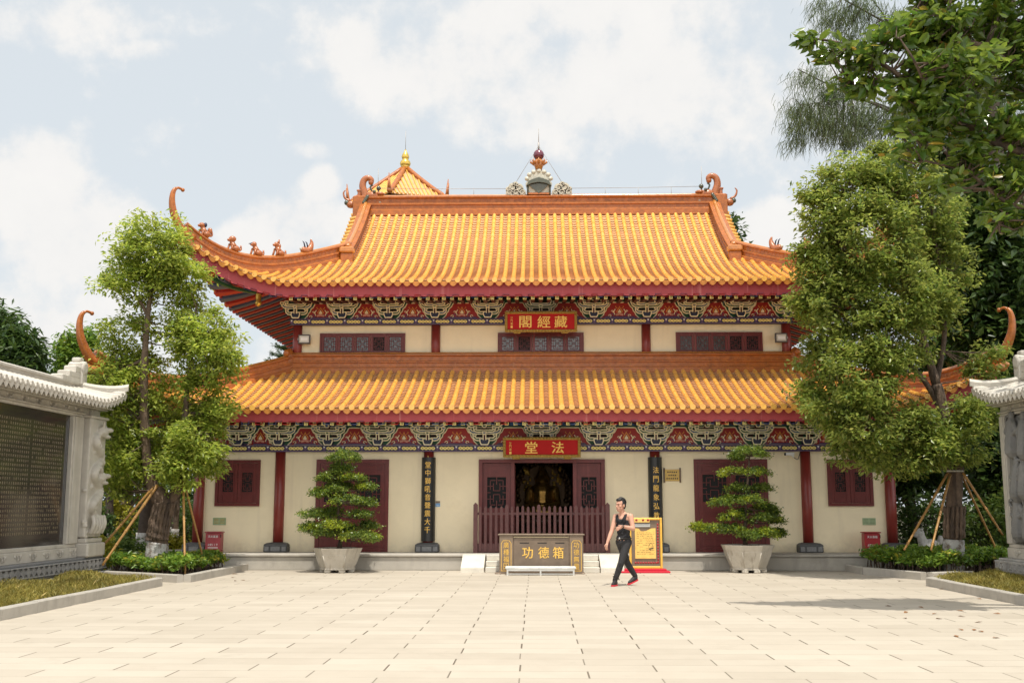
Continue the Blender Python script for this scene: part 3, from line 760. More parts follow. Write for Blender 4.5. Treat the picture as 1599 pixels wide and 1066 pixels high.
    def fascia(s, side, h, dz=.11, th=.05, inset=.14):
        L = s.L(side); b = MB(); n = 64; inn = {0: Vector((0, 1, 0)), 1: Vector((-1, 0, 0)), 2: Vector((0, -1, 0)), 3: Vector((1, 0, 0))}[side]
        v = []
        for i in range(n+1):
            a = -L+2*L*i/n; c = L-abs(a); p = s.pt(side, a, s.se(c)+inset); k = 1.0-.35*max(0, 1-c/1.2)
            for dy, z in ((0, -dz+.06), (0, -dz-h*k), (th, -dz-h*k), (th, -dz+.06)): v.append(p+inn*dy+Vector((0, 0, z)))
        f = [(4*i+j, 4*i+(j+1) % 4, 4*i+4+(j+1) % 4, 4*i+4+j) for i in range(n) for j in range(4)]
        return b.add(v, f)
    def soffit(s, side, depth, dz, sp=.34):
        """boarded underside with painted rafters, following the eave curve"""
        L = s.L(side); b = MB(); n = int(2*L/sp); inn = {0: Vector((0, 1, 0)), 1: Vector((-1, 0, 0)), 2: Vector((0, -1, 0)), 3: Vector((1, 0, 0))}[side]
        for i in range(n):
            a0, a1 = -L+2*L*i/n, -L+2*L*(i+1)/n; am = (a0+a1)/2
            for lo, hi, m, drop in ((a0, a0+(a1-a0)*.5, i % 2, .0), (a0+(a1-a0)*.5, a1, 1-i % 2, .085)):
                rows = []
                for t in np.linspace(0, 1, 5):
                    r_ = []
                    for a in (lo, hi):
                        c = L-abs(a); e = s.se(c)+.1; top = max(e+.02, min(depth, L-s.out-abs(a)+.05)); q = e+(top-e)*t
                        p = s.pt(side, a, q); r_.append(Vector((p.x, p.y, p.z-dz-drop)))
                    rows.append(r_)
                for r0, r1 in zip(rows, rows[1:]): b.add([r0[0], r0[1], r1[1], r1[0]], [(0, 1, 2, 3)], m)
                if drop:
                    for r0, r1 in zip(rows, rows[1:]):
                        for k in (0, 1): b.add([r0[k], r1[k], r1[k]+Vector((0, 0, drop)), r0[k]+Vector((0, 0, drop))], [(0, 1, 2, 3)], m)
        return b
mat('pan_drip', (.62, .25, .055), .3, .15, 6, coat=.3)

RU = Roof(28.85, 9.6, 9.1, lambda q: 7.62+.277*q+.0448*q*q, 1.20, 2.75, .5, 3.35, 6.45)
RL = Roof(27.1, 11.15, 10.65, lambda q: 4.02+.290*q+.0260*q*q, 1.12, 2.9, .5, 3.65, 3.65)
GA = 5.86      # half length of the gable part
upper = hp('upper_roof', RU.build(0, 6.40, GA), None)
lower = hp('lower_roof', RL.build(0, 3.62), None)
for rf, ro, sm_, ga in ((upper, RU, 3.35, None), (lower, RL, 3.62, None)):
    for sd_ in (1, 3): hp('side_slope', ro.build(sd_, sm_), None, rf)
    hp('rear_slope', ro.plain(2, 6.4 if ro is RU else 3.62, GA if ro is RU else None), 'pan_tile', rf)
for ro, h, nm in ((RU, .34, 'u'), (RL, .28, 'l')):
    for sd_ in (0, 1, 3): hp('fascia_board', ro.fascia(sd_, h), 'fascia_red')
    for sd_ in (0, 1, 3): hp('eave_soffit', ro.soffit(sd_, 2.0, .40 if ro is RU else .36), ['soffit_red', 'soffit_blue'])
# painted rafters of the front eaves, each a beam with a yellow square end
def rafter_mb(ro, a, h):
    b = MB(); e = ro.se(ro.hx-abs(a)); p0 = ro.pt(0, a, e+.22); z0 = p0.z-.11-h-.055; p1 = ro.pt(0, a, 1.7); z1 = z0+.16
    w = .048
    v = [(p0.x+dx, p0.y, z0+dz) for dx, dz in ((-w, -w), (w, -w), (w, w), (-w, w))]+[(p1.x+dx, p1.y, z1+dz) for dx, dz in ((-w, -w), (w, -w), (w, w), (-w, w))]
    b.add(v, [(0, 3, 2, 1)], 1); b.add(v, [(0, 1, 5, 4), (1, 2, 6, 5), (2, 3, 7, 6), (3, 0, 4, 7)], 0)
    y = p0.y-.004
    b.ribbon([(p0.x-.026, z0-.022), (p0.x+.026, z0-.022), (p0.x+.026, z0+.022), (p0.x-.012, z0+.022), (p0.x-.012, z0)], .011, y, y+.004, 2)
    return b
raf = [(abs(a), RU, a, .34) for a in np.arange(-6.82, 6.83, .22)]+[(abs(a)+1.2, RL, a, .28) for a in np.arange(-8.58, 8.59, .22)]
raf.sort(key=lambda t: t[0]); rest = MB()
for i, (_, ro, a, h) in enumerate(raf):
    b = rafter_mb(ro, a, h)
    if i < 100: hp('rafter', b, ['paint_dark', 'paint_yellow', 'paint_green'])
    else: rest.add(b.v, []); k = len(rest.v)-len(b.v); rest.f += [tuple(k+q for q in f) for f in b.f]; rest.m += b.m; rest.s += b.s
hp('rafter_row', rest, ['paint_dark', 'paint_yellow', 'paint_green'], kind='stuff')

# ridges
def ridge_prof(w, h):
    a = w/2
    return [(-a*1.15, -.12), (a*1.15, -.12), (a*1.15, h*.10), (a*.82, h*.16), (a*.82, h*.38), (a*1.05, h*.42), (a*1.05, h*.50), (a*.80, h*.55), (a*.80, h*.78), (a*1.2, h*.85), (a*1.2, h*.93), (a*.7, h), (-a*.7, h), (-a*1.2, h*.93), (-a*1.2, h*.85), (-a*.80, h*.78), (-a*.80, h*.55), (-a*1.05, h*.50), (-a*1.05, h*.42), (-a*.82, h*.38), (-a*.82, h*.16), (-a*1.15, h*.10)]
def cap_line(b, path, h, w, m=1):
    """glazed half-round coping and seams every tile"""
    for p, q in zip(path, path[1:]): pass
zr = RU.prof(6.45)
mr_ = MB().sweep([(BX+x, YC, zr) for x in np.linspace(-5.95, 5.95, 25)], ridge_prof(.34, .56), 0, upright=True)
for x in np.arange(-5.7, 5.71, .6):
    mr_.box(BX+x-.008, BX+x+.008, YC-.16, YC-.10, zr+.09, zr+.21, 0)
    for k in range(3): mr_.ribbon([(BX+x+.1+.17*k+.07*cos(q)*(1-q/9), zr+.37+.05*sin(q)*(1-q/9)) for q in np.linspace(0, 5, 8)], .014, YC-.155, YC-.13, 0)
mr_.tube([(BX+x, YC, zr+.55) for x in np.linspace(-5.95, 5.95, 14)], .07, 8, 1)
mr_.box(BX-5.85, BX+5.85, YC-.22, YC-.16, zr-.14, zr+.02, 0)
main_ridge = hp('main_ridge', mr_, ['ridge_tile', 'ridge_cap'], upper)

def hip_path(ro, sx_, q0, q1, n=22):
    """along the front hip, from the inner end to the corner"""
    P = []
    for t in np.linspace(0, 1, n):
        q = q1+(q0-q1)*t; x = ro.sx-q; P.append(ro.pt(0, sx_*x, q)+Vector((0, 0, .02)))
    return P
for ro, rf, q1, hz_ in ((RU, upper, 3.30, .46), (RL, lower, 3.6, .44)):
    for s_ in (-1, 1):
        path = hip_path(ro, s_, -.46, q1)
        b = MB().sweep(path, ridge_prof(.22, hz_), 0, upright=True)
        top = [p+Vector((0, 0, hz_-.015)) for p in path]
        b.tube(top, .055, 8, 1)
        for i in range(len(path)-1):
            p, q = path[i], path[i+1]
            for k in (.3, .8):
                c_ = p.lerp(q, k); b.ball(c_+Vector((0, -.10, hz_*.66)), (.035, .03, .035), 0, 6); b.ball(c_+Vector((s_*.0-.09*s_, .0, hz_*.66)), (.03, .035, .035), 0, 6)
        hr = hp('hip_ridge', b, ['ridge_tile', 'ridge_cap'], rf)
        # upswept horn that curls over at the tip
        e = path[-1]; d = Vector((s_*.7, -.7, 0)); up = Vector((0, 0, 1))
        hpts = [e-d*.25-up*.02, e+d*.05+up*.08, e+d*.24+up*.32, e+d*.38+up*.62, e+d*.43+up*.92, e+d*.40+up*1.16, e+d*.30+up*1.28, e+d*.17+up*1.26]
        hz2 = ease(hpts, 5); n = len(hz2)
        horn = MB().tube([p+up*.10 for p in hz2], [max(.034, .130*(1-i/n)**.85) for i in range(n)], 9, 0)
        horn.ball(hz2[-1]+up*.09-d*.02, .055, 0, 8)
        horn.tube([p+d*.03+up*.10 for p in hz2[:-6]], [max(.025, .145*(1-i/n)**.9) for i in range(n-6)], 6, 0)
        # curled plinth under the horn and dark beam end
        horn.ball(e+d*.10+up*(-.06), (.17, .17, .12), 1, 9); horn.ball(e+d*.22+up*(-.0), (.10, .10, .09), 1, 8)
        hp('ridge_horn', horn, ['ridge_tile', 'ridge_cap'], rf)
        # corner beam below
        cb_ = MB(); q_ = [(-.06, -.06), (.06, -.06), (.06, .10), (-.06, .10)]
        cb_.sweep([p-up*(.50+.10*(i/12)) for i, p in enumerate(hip_path(ro, s_, -.30, 2.0, 12)[::-1])][::-1], q_, 0, upright=True)
        hp('corner_beam', cb_, 'paint_green')
        # gilded hanging post under the corner
        pp = ro.pt(0, s_*(ro.sx-1.15), 1.15); z_ = pp.z-.62
        hp('hanging_post', MB().lathe([(.02, -.34), (.075, -.30), (.10, -.24), (.07, -.18), (.085, -.10), (.085, .10), (.10, .14), (.085, .20), (.085, .45)], (pp.x, pp.y, z_), 12), 'gold_leaf')
# ridge along the upper wall on the lower roof
zb = RL.prof(3.62)
for y_, x0, x1 in ((YU-.10, -7.12, 7.12),):
    b = MB().sweep([(BX+x, y_, zb) for x in np.linspace(x0, x1, 21)], ridge_prof(.24, .46), 0, upright=True)
    b.box(BX+x0, BX+x1, y_-.15, y_-.08, zb-.10, zb+.03, 0)
    b.tube([(BX+x, y_-.02, zb+.455) for x in (x0, 0, x1)], .05, 8, 1)
    for x in np.arange(x0+.3, x1, .55):
        b.box(BX+x-.006, BX+x+.006, y_-.118, y_-.08, zb+.06, zb+.2, 1)
        for k in range(2): b.ribbon([(BX+x+.13+.25*k+.085*cos(q)*(1-q/9), zb+.30+.04*sin(q)*(1-q/9)) for q in np.linspace(0, 5, 8)], .014, y_-.112, y_-.09, 0)
    for s_ in (-1, 1):
        b.ball((BX+s_*7.18, y_-.02, zb+.30), (.17, .17, .34), 0, 9); b.ball((BX+s_*7.22, y_-.14, zb+.46), (.11, .11, .12), 0, 8)
        b.sweep([(BX+s_*7.12, y, zb) for y in np.linspace(y_, 40, 12)], ridge_prof(.24, .46), 0, upright=True)
    hp('wall_ridge', b, ['ridge_tile', 'ridge_cap'], lower)
# gable ridges, gable boards and the short tiles that hang over the gable
for s_ in (-1, 1):
    P = [Vector((BX+s_*5.80, 28.85+q, RU.prof(q)+.02)) for q in np.linspace(6.40, 3.02, 16)]
    b = MB().sweep(P, ridge_prof(.30, .42), 0, upright=True); b.tube([p+Vector((0, 0, .40)) for p in P], .075, 8, 1)
    e = P[-1]; b.bbox(e.x-.19, e.x+.19, e.y-.16, e.y+.10, e.z-.16, e.z+.20, .03, 0); b.bbox(e.x-.22, e.x+.22, e.y-.20, e.y+.1, e.z+.20, e.z+.38, .04, 1); b.bbox(e.x-.15, e.x+.15, e.y-.12, e.y+.05, e.z-.30, e.z-.12, .02, 0)
    hp('gable_ridge', b, ['ridge_tile', 'ridge_cap'], upper)
    t = MB()
    for q in np.linspace(3.4, 6.35, 14):
        z = RU.prof(q); t.tube([(BX+s_*5.93, 28.85+q, z+.06), (BX+s_*6.28, 28.85+q, z-.02)], .07, 8, 0)
        t.box(*sorted((BX+s_*5.90, BX+s_*6.26)), 28.85+q+.05, 28.85+q+.19, z-.02, z+.03, 1)
    hp('gable_tiles', t, ['barrel_tile', 'pan_tile'], upper)
    g = MB(); g.prism([(28.85+q, RU.prof(q)-.06) for q in np.linspace(3.0, 6.45, 9)]+[(2*YC-28.85-q, RU.prof(q)-.06) for q in np.linspace(6.45, 3.0, 9)], BX+s_*5.70-.05, BX+s_*5.70+.05, ax='x')
    hp('gable_wall', g, 'fascia_red')
    # rear gable ridge too
    Pb = [Vector((p.x, 2*YC-p.y, p.z)) for p in P]; hp('gable_ridge', MB().sweep(Pb, ridge_prof(.30, .42), 0, upright=True), 'ridge_tile', upper)
    # dragon-headed finial at the end of the main ridge: block, dragon head, curled tail
    f = MB(); x0 = BX+s_*6.02; ii = -s_       # ii points to the middle of the ridge
    f.bbox(x0-.21, x0+.21, YC-.20, YC+.2, zr-.35, zr+.56, .03, 0)
    f.bbox(x0+s_*.02-.06, x0+s_*.02+.06, YC-.07, YC+.07, zr+.56, zr+.78, .02, 1); f.bbox(x0+s_*.02-.085, x0+s_*.02+.085, YC-.09, YC+.09, zr+.74, zr+.80, .015, 1)
    tail = ease([(x0+ii*.18, YC, zr+.45), (x0+ii*.16, YC, zr+.66), (x0+ii*.08, YC, zr+.92), (x0+ii*.12, YC, zr+1.14), (x0+ii*.26, YC, zr+1.22), (x0+ii*.37, YC, zr+1.15), (x0+ii*.36, YC, zr+1.06)], 5)
    f.tube(tail, [.14-.06*(i/len(tail)) for i in range(len(tail))], 10, 1); f.ball(tail[-1], .095, 1, 9)
    f.ball((x0+ii*.42, YC, zr+.58), (.24, .20, .17), 1, 10); f.ball((x0+ii*.66, YC, zr+.66), (.18, .14, .07), 1, 9); f.ball((x0+ii*.64, YC, zr+.46), (.16, .12, .06), 1, 9)
    f.ball((x0+ii*.50, YC-.16, zr+.70), .06, 2, 8); f.ball((x0+ii*.62, YC, zr+.86), .085, 2, 8); f.tube([(x0+ii*.62, YC, zr+.7), (x0+ii*.62, YC, zr+.84)], .02, 6, 2)
    for k in range(5): f.ball((x0+ii*(.16+.03*k), YC-.20, zr+.32+.05*k), (.06, .04, .06), 2, 7)
    f.ball((x0+ii*.70, YC-.06, zr+.34), (.16, .09, .05), 3, 8)
    f.tube(ease([(x0+ii*.40, YC, zr+.75), (x0+ii*.34, YC, zr+.90), (x0+ii*.42, YC, zr+.98)], 4), .03, 6, 2)
    # little beast looking out at the far side
    f.ball((x0-ii*.30, YC, zr+.30), (.16, .13, .13), 1, 8); f.ball((x0-ii*.44, YC-.02, zr+.36), .09, 2, 8)
    f.tube(ease([(x0-ii*.34, YC, zr+.42), (x0-ii*.50, YC, zr+.52), (x0-ii*.56, YC, zr+.70), (x0-ii*.50, YC, zr+.80)], 4), [.05, .05, .045, .04, .04, .04, .035, .03, .03, .025, .02, .02, .015][:13], 6, 1)
    hp('dragon_finial', f, ['ridge_tile', 'glaze_brown', 'glaze_green', 'glaze_grey'], upper)
# row of beasts on the upper hips
def beast(kind, s_):
    b = MB(); f = s_      # they look outwards along the hip
    M = lambda x, z: (f*x*.7, -x*.7, z)
    if kind == 'fish':
        p = ease([M(.16, .10), M(.0, .06), M(-.14, .14), M(-.20, .32), M(-.16, .44)], 4); b.tube(p, [.05, .09, .10, .11, .11, .11, .10, .10, .10, .09, .08, .07, .06, .05, .04, .03, .02], 8, 0)
        for q in (.02, -.08): b.tube([M(q, .14), M(q+.05, .30), M(q+.10, .34)], [.025, .018, .008], 6, 1)
        b.ball(M(.16, .10), .05, 2, 7)
    else:
        b.ball(M(-.05, .10), (.13, .13, .10), 0, 8); b.cone(M(-.02, .12), .10, M(.06, .26), .07, 0, 8); b.ball(M(.09, .34), (.08, .08, .075), 0, 8); b.ball(M(.16, .32), (.05, .05, .04), 0, 7)
        for q in (-.05, .05): b.tube([(M(.08, .22)[0]+q, M(.08, .22)[1], .22), (M(.14, .02)[0]+q, M(.14, .02)[1], .0)], .032, 6, 0)
        b.tube(ease([M(-.14, .08), M(-.22, .10), M(-.22, .22)], 3), [.04, .035, .035, .03, .03, .025, .02], 6, 0)
        if kind == 'rooster': b.ball(M(-.02, .36), (.05, .05, .07), 1, 7); b.ball(M(-.16, .22), (.07, .05, .09), 0, 7)
        if kind == 'crest': b.tube([M(.03, .38), M(.0, .50)], [.05, .015], 6, 0); b.ball(M(-.0, .3), (.06, .06, .09), 0, 7)
        if kind == 'beak': b.tube([M(.16, .35), M(.26, .33)], [.03, .008], 6, 1)
        if kind == 'mane': b.ball(M(.05, .36), (.11, .11, .09), 0, 8)
    return b
for s_ in (-1, 1):
    hpth = hip_path(RU, s_, -.46, 3.30, 60)
    for k_, fr in (('rooster', .90), ('mane', .745), ('beak', .60), ('crest', .46), ('fish', .30)):
        p = hpth[int(fr*59)]; b = put(beast(k_, s_), Matrix.Translation(p+Vector((0, 0, .45))))
        hp('ridge_beast', b, ['glaze_brown', 'paint_navy', 'glaze_grey'], upper)
lp = hip_path(RL, 1, -.46, 3.6, 60)
# centre finial: bell-shaped shrine with cloud wings, lotus cup, plum ball
zc_ = zr+.56; cx_ = BX-.02
ff = MB(); ff.box(cx_-.40, cx_+.40, YC-.2, YC+.2, zr+.56, zr+.62, 4)
dome = [(-.40, 0), (-.40, .28), (-.44, .40), (-.36, .50), (-.40, .62), (-.26, .68), (-.22, .78), (-.08, .80), (0, .86)]
ff.prism([(cx_+x, zc_+z) for x, z in dome]+[(cx_-x, zc_+z) for x, z in reversed(dome[:-1])], YC-.16, YC+.16, 0)
hood = [(-.41, .28), (-.34, .44), (-.14, .52), (0, .56), (.14, .52), (.34, .44), (.41, .28), (.24, .36), (0, .40), (-.24, .36)]
ff.prism([(cx_+x, zc_+z) for x, z in hood], YC-.30, YC-.1, 1)
ff.prism([(cx_-.34, zc_+.33), (cx_, zc_+.38), (cx_+.34, zc_+.33), (cx_, zc_+.03)], YC-.21, YC-.1, 1)
for x in (-.37, .37): ff.tube([(cx_+x, YC-.19, zc_), (cx_+x, YC-.19, zc_+.36)], .03, 6, 1)
for s_ in (-1, 1):
    for x, z, r in ((.56, .10, .13), (.76, .10, .14), (.98, .10, .13), (.66, .26, .15), (.86, .27, .17), (.78, .38, .10), (1.02, .22, .09)):
        ff.lathe([(r, -.08), (r, .08)], (0, 0, 0), 12, 0); k = len(ff.v)-24
        for i in range(k, len(ff.v)): vx, vy, vz = ff.v[i]; ff.v[i] = (cx_+s_*x+vx, YC+vz, zc_+z+vy)
        ff.ribbon([(cx_+s_*x+r*.75*cos(q)*(1-q/10), zc_+z+r*.75*sin(q)*(1-q/10)) for q in np.linspace(0, 7, 14)], .03, YC-.11, YC-.07, 0)
for k in range(7):
    q = pi*(k+.5)/7; ff.ball((cx_+.40*cos(q), YC-.14, zc_+.48+.34*sin(q)), (.09, .06, .08), 0, 7)
ff.lathe([(.09, .84), (.13, .98), (.20, 1.14), (.16, 1.22), (.10, 1.28)], (cx_, YC, zc_), 14, 2)
for k in range(8): q = 2*pi*k/8; ff.tube([(cx_+.15*cos(q), YC+.15*sin(q), zc_+1.10), (cx_+.27*cos(q), YC+.27*sin(q), zc_+1.16), (cx_+.25*cos(q), YC+.25*sin(q), zc_+1.26)], [.05, .04, .01], 6, 2)
ff.ball((cx_, YC, zc_+1.42), .185, 3, 14)
hp('ridge_finial', ff, ['glaze_grey', 'glaze_green', 'glaze_orange', 'glaze_plum', 'ridge_tile'], upper)
lr = MB().tube([(cx_, YC, zc_+1.58), (cx_, YC, zc_+1.85)], .03, 6).tube([(cx_, YC, zc_+1.85), (cx_, YC, zc_+2.35)], .011, 5)
for s_ in (-1, 1): lr.tube([(cx_, YC, zc_+1.75), (cx_+s_*.84, YC, zc_+.35)], .008, 5)
hp('lightning_rod', lr, 'rod', upper)
for s_ in (-1, 1):
    x = BX+s_*5.42
    hp('lightning_rod', MB().tube([(x, YC, zr+.5), (x, YC, zr+.8)], .016, 6).tube([(x, YC, zr+.8), (x, YC, zr+1.55)], .009, 5), 'rod', upper)
cbm = MB()
for s_ in (-1, 1):
    cbm.tube([(BX+s_*5.42, YC, zr+.86), (BX+s_*3.3, YC, zr+.83), (BX+s_*1.05, YC, zr+.82)], .008, 5)
    for x in (1.05, 2.2, 3.3, 4.4): cbm.tube([(BX+s_*x, YC, zr+.55), (BX+s_*x, YC, zr+.85)], .008, 5)
hp('lightning_cable', cbm, 'rod', upper)

# ------------------------------------------------------------------ doors and windows
def lattice(b, x0, x1, z0, z1, y, w=.022, m=0):
    """square-meander lattice"""
    cx_, cz_ = (x0+x1)/2, (z0+z1)/2; W, H = x1-x0, z1-z0; d = .02
    def bar(a0, a1, c0, c1): b.box(x0+W*a0-w/2, x0+W*a1+w/2, y, y+d, z0+H*c0-w/2, z0+H*c1+w/2, m)
    for a in (0, 1): bar(a, a, 0, 1); bar(0, 1, a, a)
    for a in (.18, .82): bar(a, a, .12, .40); bar(a, a, .60, .88)
    for c in (.12, .88): bar(.18, .42, c, c); bar(.58, .82, c, c)
    for c in (.30, .70): bar(0, .34, c, c); bar(.66, 1, c, c); 
    for a in (.34, .66): bar(a, a, .22, .44); bar(a, a, .56, .78)
    bar(.34, .66, .44, .44); bar(.34, .66, .56, .56); bar(.5, .5, 0, .24); bar(.5, .5, .76, 1); bar(0, .18, .5, .5); bar(.82, 1, .5, .5)
def leaf_door(parent, x0, x1, y, z0, z1, lz0, lz1, name='door_leaf', rot=0):
    b = MB(); s_ = .10
    b.box(x0, x1, y, y+.05, z0, lz0, 0); b.box(x0, x1, y, y+.05, lz1, z1, 0); b.box(x0, x0+s_, y, y+.05, lz0, lz1, 0); b.box(x1-s_, x1, y, y+.05, lz0, lz1, 0)
    def raised(a0, a1, c0, c1):
        b.ribbon([(a0, c0), (a1, c0), (a1, c1), (a0, c1)], .028, y-.016, y, 0, closed=True)
    q = x0+s_; r = x1-s_
    if z1-lz1 > .16: raised(q, r, lz1+.09, z1-.06)
    zz = [z0+.06]
    if lz0-z0 > .25:
        raised(q, r, lz0-.24, lz0-.08)
        if lz0-z0 > .8: raised(q, r, z0+.34, lz0-.32); raised(q, r, z0+.08, z0+.26)
    b.ribbon([(q, lz0), (r, lz0), (r, lz1), (q, lz1)], .03, y-.01, y+.01, 0, closed=True)
    o = hp(name, b, 'red_door', parent) if not parent or parent.parent is None else hp(name, b, 'red_door', parent)
    return (q, r, lz0, lz1)
# main doorway
X0, X1 = BX+D0, BX+D1
b = MB(); b.box(X0, X0+.10, YW-.06, YW+.2, ZP, DT); b.box(X1-.10, X1, YW-.06, YW+.2, ZP, DT); b.box(X0+.10, X1-.10, YW-.06, YW+.2, DT-.09, DT)
b.box(-.66, -.56, YW-.03, YW+.2, ZP, DT-.09); b.box(.99, 1.09, YW-.03, YW+.2, ZP, DT-.09); b.box(X0+.1, X1-.1, YW-.02, YW+.2, ZP, ZP+.10)
main_door = hp('main_doorway', b, 'red_door')
for a0, a1 in ((X0+.105, -.665), (1.095, X1-.105)):
    q = leaf_door(main_door, a0, a1, YW+.03, ZP+.11, DT-.10, 1.52, 2.36)
    l = MB(); lattice(l, q[0], q[1], q[2], q[3], YW+.045, .02); hp('lattice', l, 'dark_lattice', main_door)
    hp('pane', MB().box(q[0], q[1], YW+.09, YW+.10, q[2], q[3]), 'slot_black', main_door)
# inner leaves swung open into the room
for x in (-.60, 1.0): hp('open_leaf', MB().bbox(x, x+.06, YW+.22, YW+.98, ZP+.05, DT-.12, .01), 'red_door', main_door)
for xc in (BX-5.01, BX+4.975):
    x0, x1 = xc-.965, xc+.965; b = MB(); b.box(x0, x0+.10, YW-.05, YW, ZP, DT); b.box(x1-.10, x1, YW-.05, YW, ZP, DT); b.box(x0+.1, x1-.1, YW-.05, YW, DT-.10, DT); b.box(x0+.1, x1-.1, YW-.045, YW, ZP, ZP+.08)
    sdr = hp('side_door', b, 'red_door')
    for a0, a1 in ((x0+.105, xc-.006), (xc+.006, x1-.105)):
        q = leaf_door(sdr, a0, a1, YW-.035, ZP+.085, DT-.105, 1.68, 2.42)
        l = MB(); lattice(l, q[0], q[1], q[2], q[3], YW-.025, .02); hp('lattice', l, 'dark_lattice', sdr)
        hp('pane', MB().box(q[0], q[1], YW-.012, YW-.004, q[2], q[3]), 'slot_black', sdr)
for x0, x1 in ((-8.50, -7.31), (7.66, 8.84)):
    xc = (x0+x1)/2; z0, z1 = 1.585, 2.80; b = MB(); b.box(x0, x0+.08, YW-.05, YW, z0, z1); b.box(x1-.08, x1, YW-.05, YW, z0, z1); b.box(x0+.08, x1-.08, YW-.05, YW, z1-.08, z1); b.box(x0+.08, x1-.08, YW-.05, YW, z0, z0+.08)
    sw = hp('side_window', b, 'red_door')
    for a0, a1 in ((x0+.085, xc-.005), (xc+.005, x1-.085)):
        q = leaf_door(sw, a0, a1, YW-.035, z0+.085, z1-.085, z0+.36, z1-.32, 'window_leaf')
        l = MB(); lattice(l, q[0], q[1], q[2], q[3], YW-.025, .017); hp('lattice', l, 'dark_lattice', sw)
        hp('pane', MB().box(q[0], q[1], YW-.012, YW-.004, q[2], q[3]), 'slot_black', sw)
for xc in (-4.94, BX, 5.23):
    x0, x1 = xc-1.225, xc+1.225; z0, z1 = 5.86, 6.475; b = MB()
    b.box(x0, x0+.05, YU-.06, YU, z0, z1); b.box(x1-.05, x1, YU-.06, YU, z0, z1); b.box(x0+.05, x1-.05, YU-.06, YU, z1-.05, z1); b.box(x0+.05, x1-.05, YU-.06, YU, z0, z0+.05)
    uw = hp('upper_window', b, 'red_door')
    w = (x1-x0-.10)/5
    for k in range(5):
        a0 = x0+.05+w*k+.005; a1 = a0+w-.01; l = MB(); y = YU-.045
        l.box(a0, a0+.055, y, y+.03, z0+.052, z1-.052, 0); l.box(a1-.055, a1, y, y+.03, z0+.052, z1-.052, 0); l.box(a0+.055, a1-.055, y, y+.03, z0+.052, z0+.10, 0); l.box(a0+.055, a1-.055, y, y+.03, z1-.10, z1-.052, 0)
        lattice(l, a0+.065, a1-.065, z0+.11, z1-.11, y+.004, .016, 1)
        hp('window_leaf', l, ['red_door', 'dark_lattice'], uw)
        openp = (xc < -2 and k == 3) or (abs(xc-BX) < .1 and k == 1) or (xc > 2 and k in (3, 4))
        hp('pane', MB().box(a0+.055, a1-.055, YU-.016, YU-.008, z0+.10, z1-.10), 'slot_black' if openp else 'glass_grey', uw)
# ================================================================== THINGS ON AND BEFORE THE HALL
def signboard(name, xc, yc, zc, w, h, chars, label, sig):
    t = thing(name, (xc, yc, zc), label, 'signboard')
    f = MB(); fw = .075
    for x0, x1, z0, z1 in ((-w/2, w/2, h/2-fw, h/2), (-w/2, w/2, -h/2, -h/2+fw), (-w/2, -w/2+fw, -h/2+fw, h/2-fw), (w/2-fw, w/2, -h/2+fw, h/2-fw)): f.bbox(x0, x1, -.05, .04, z0, z1, .012)
    for k in range(int(w/.09)): 
        for z in (h/2-fw/2, -h/2+fw/2): f.ball((-w/2+.06+.09*k, -.052, z), (.03, .014, .022), 0, 6)
    for k in range(int(h/.09)-1):
        for x in (-w/2+fw/2, w/2-fw/2): f.ball((x, -.052, -h/2+.10+.09*k), (.022, .014, .03), 0, 6)
    for x in (-w*.33, w*.33): f.bbox(x-.10, x+.10, -.04, .03, -h/2-.04, -h/2-.002, .01)
    R_ = Matrix.Translation((xc, yc, zc)) @ Matrix.Rotation(radians(7), 4, 'X')
    obj('frame', put(f, R_), 'sign_frame', t); obj('board', put(MB().box(-w/2+fw, w/2-fw, -.02, .03, -h/2+fw, h/2-fw), R_), 'sign_red', t)
    for ch, x in chars: obj('lettering', put(text_mb(ch, h*.56, h*.60, .012, .028), R_ @ Matrix.Translation((x*w, -.021, -.005))), 'gold_letter', t)
    s = MB()
    for k in range(sig): s.add(*[(lambda q: ([tuple(p) for p in q.v], q.f))(put(text_mb('沙門釋'[k % 3], .075, .06, .006), Matrix.Translation((-w*.405, -.021, .11-.085*k))))][0])
    s.box(-w*.405-.028, -w*.405+.028, -.027, -.021, .11-.085*sig-.03, .11-.085*sig+.03)
    obj('signature', put(s, R_), 'gold_letter', t)
    obj('bracket', put(MB().box(-w*.3, -w*.26, .03, .32, .05, .09).box(w*.26, w*.3, .03, .32, .05, .09), R_), 'lamp_body', t)
    return t
signboard('name_board', .165, 30.15, 6.70, 2.03, .585, (('閣', -.215), ('經', .04), ('藏', .275)), 'upper red signboard with three gold characters, hung under the top eave', 3)
signboard('name_board', .165, 28.42, 3.10, 2.02, .53, (('堂', -.135), ('法', .205)), 'lower red signboard with two gold characters, hung above the open doorway', 3)

def couplet(x, txt, label):
    t = thing('couplet_board', (BX+x, YW-.03, .68), label, 'couplet board', 'pair of couplet boards on the columns')
    b = MB(); pr = []; n = 14
    for i in range(n+1): q = pi+pi*i/n; pr.append((.185*cos(q), .185*sin(q)))
    for i in range(n, -1, -1): q = pi+pi*i/n; pr.append((.145*cos(q), .145*sin(q)))
    b.prism([(BX+x+a, YW-.03+c) for a, c in pr], .68, 2.86, ax='z')
    obj('board', b, 'black_lacquer', t)
    n = len(txt); l = put(text_mb(txt, .165, .15, .012, .012, True, 1.28 if n == 9 else 1.42), T(BX+x, YW-.219, 1.82))
    obj('lettering', l, 'gold_letter', t)
    obj('hook', MB().ball((BX+x, YW-.22, 2.885), .02).box(BX+x-.01, BX+x+.01, YW-.21, YW-.17, 2.86, 2.90), 'sign_brass', t)
couplet(-2.99, '堂中獅吼音聲震大千', 'black couplet board with gold characters on the column beside the small blue sticker')
couplet(2.99, '法門龍象弘教傳', 'black couplet board with gold characters on the column behind the gold notice board')

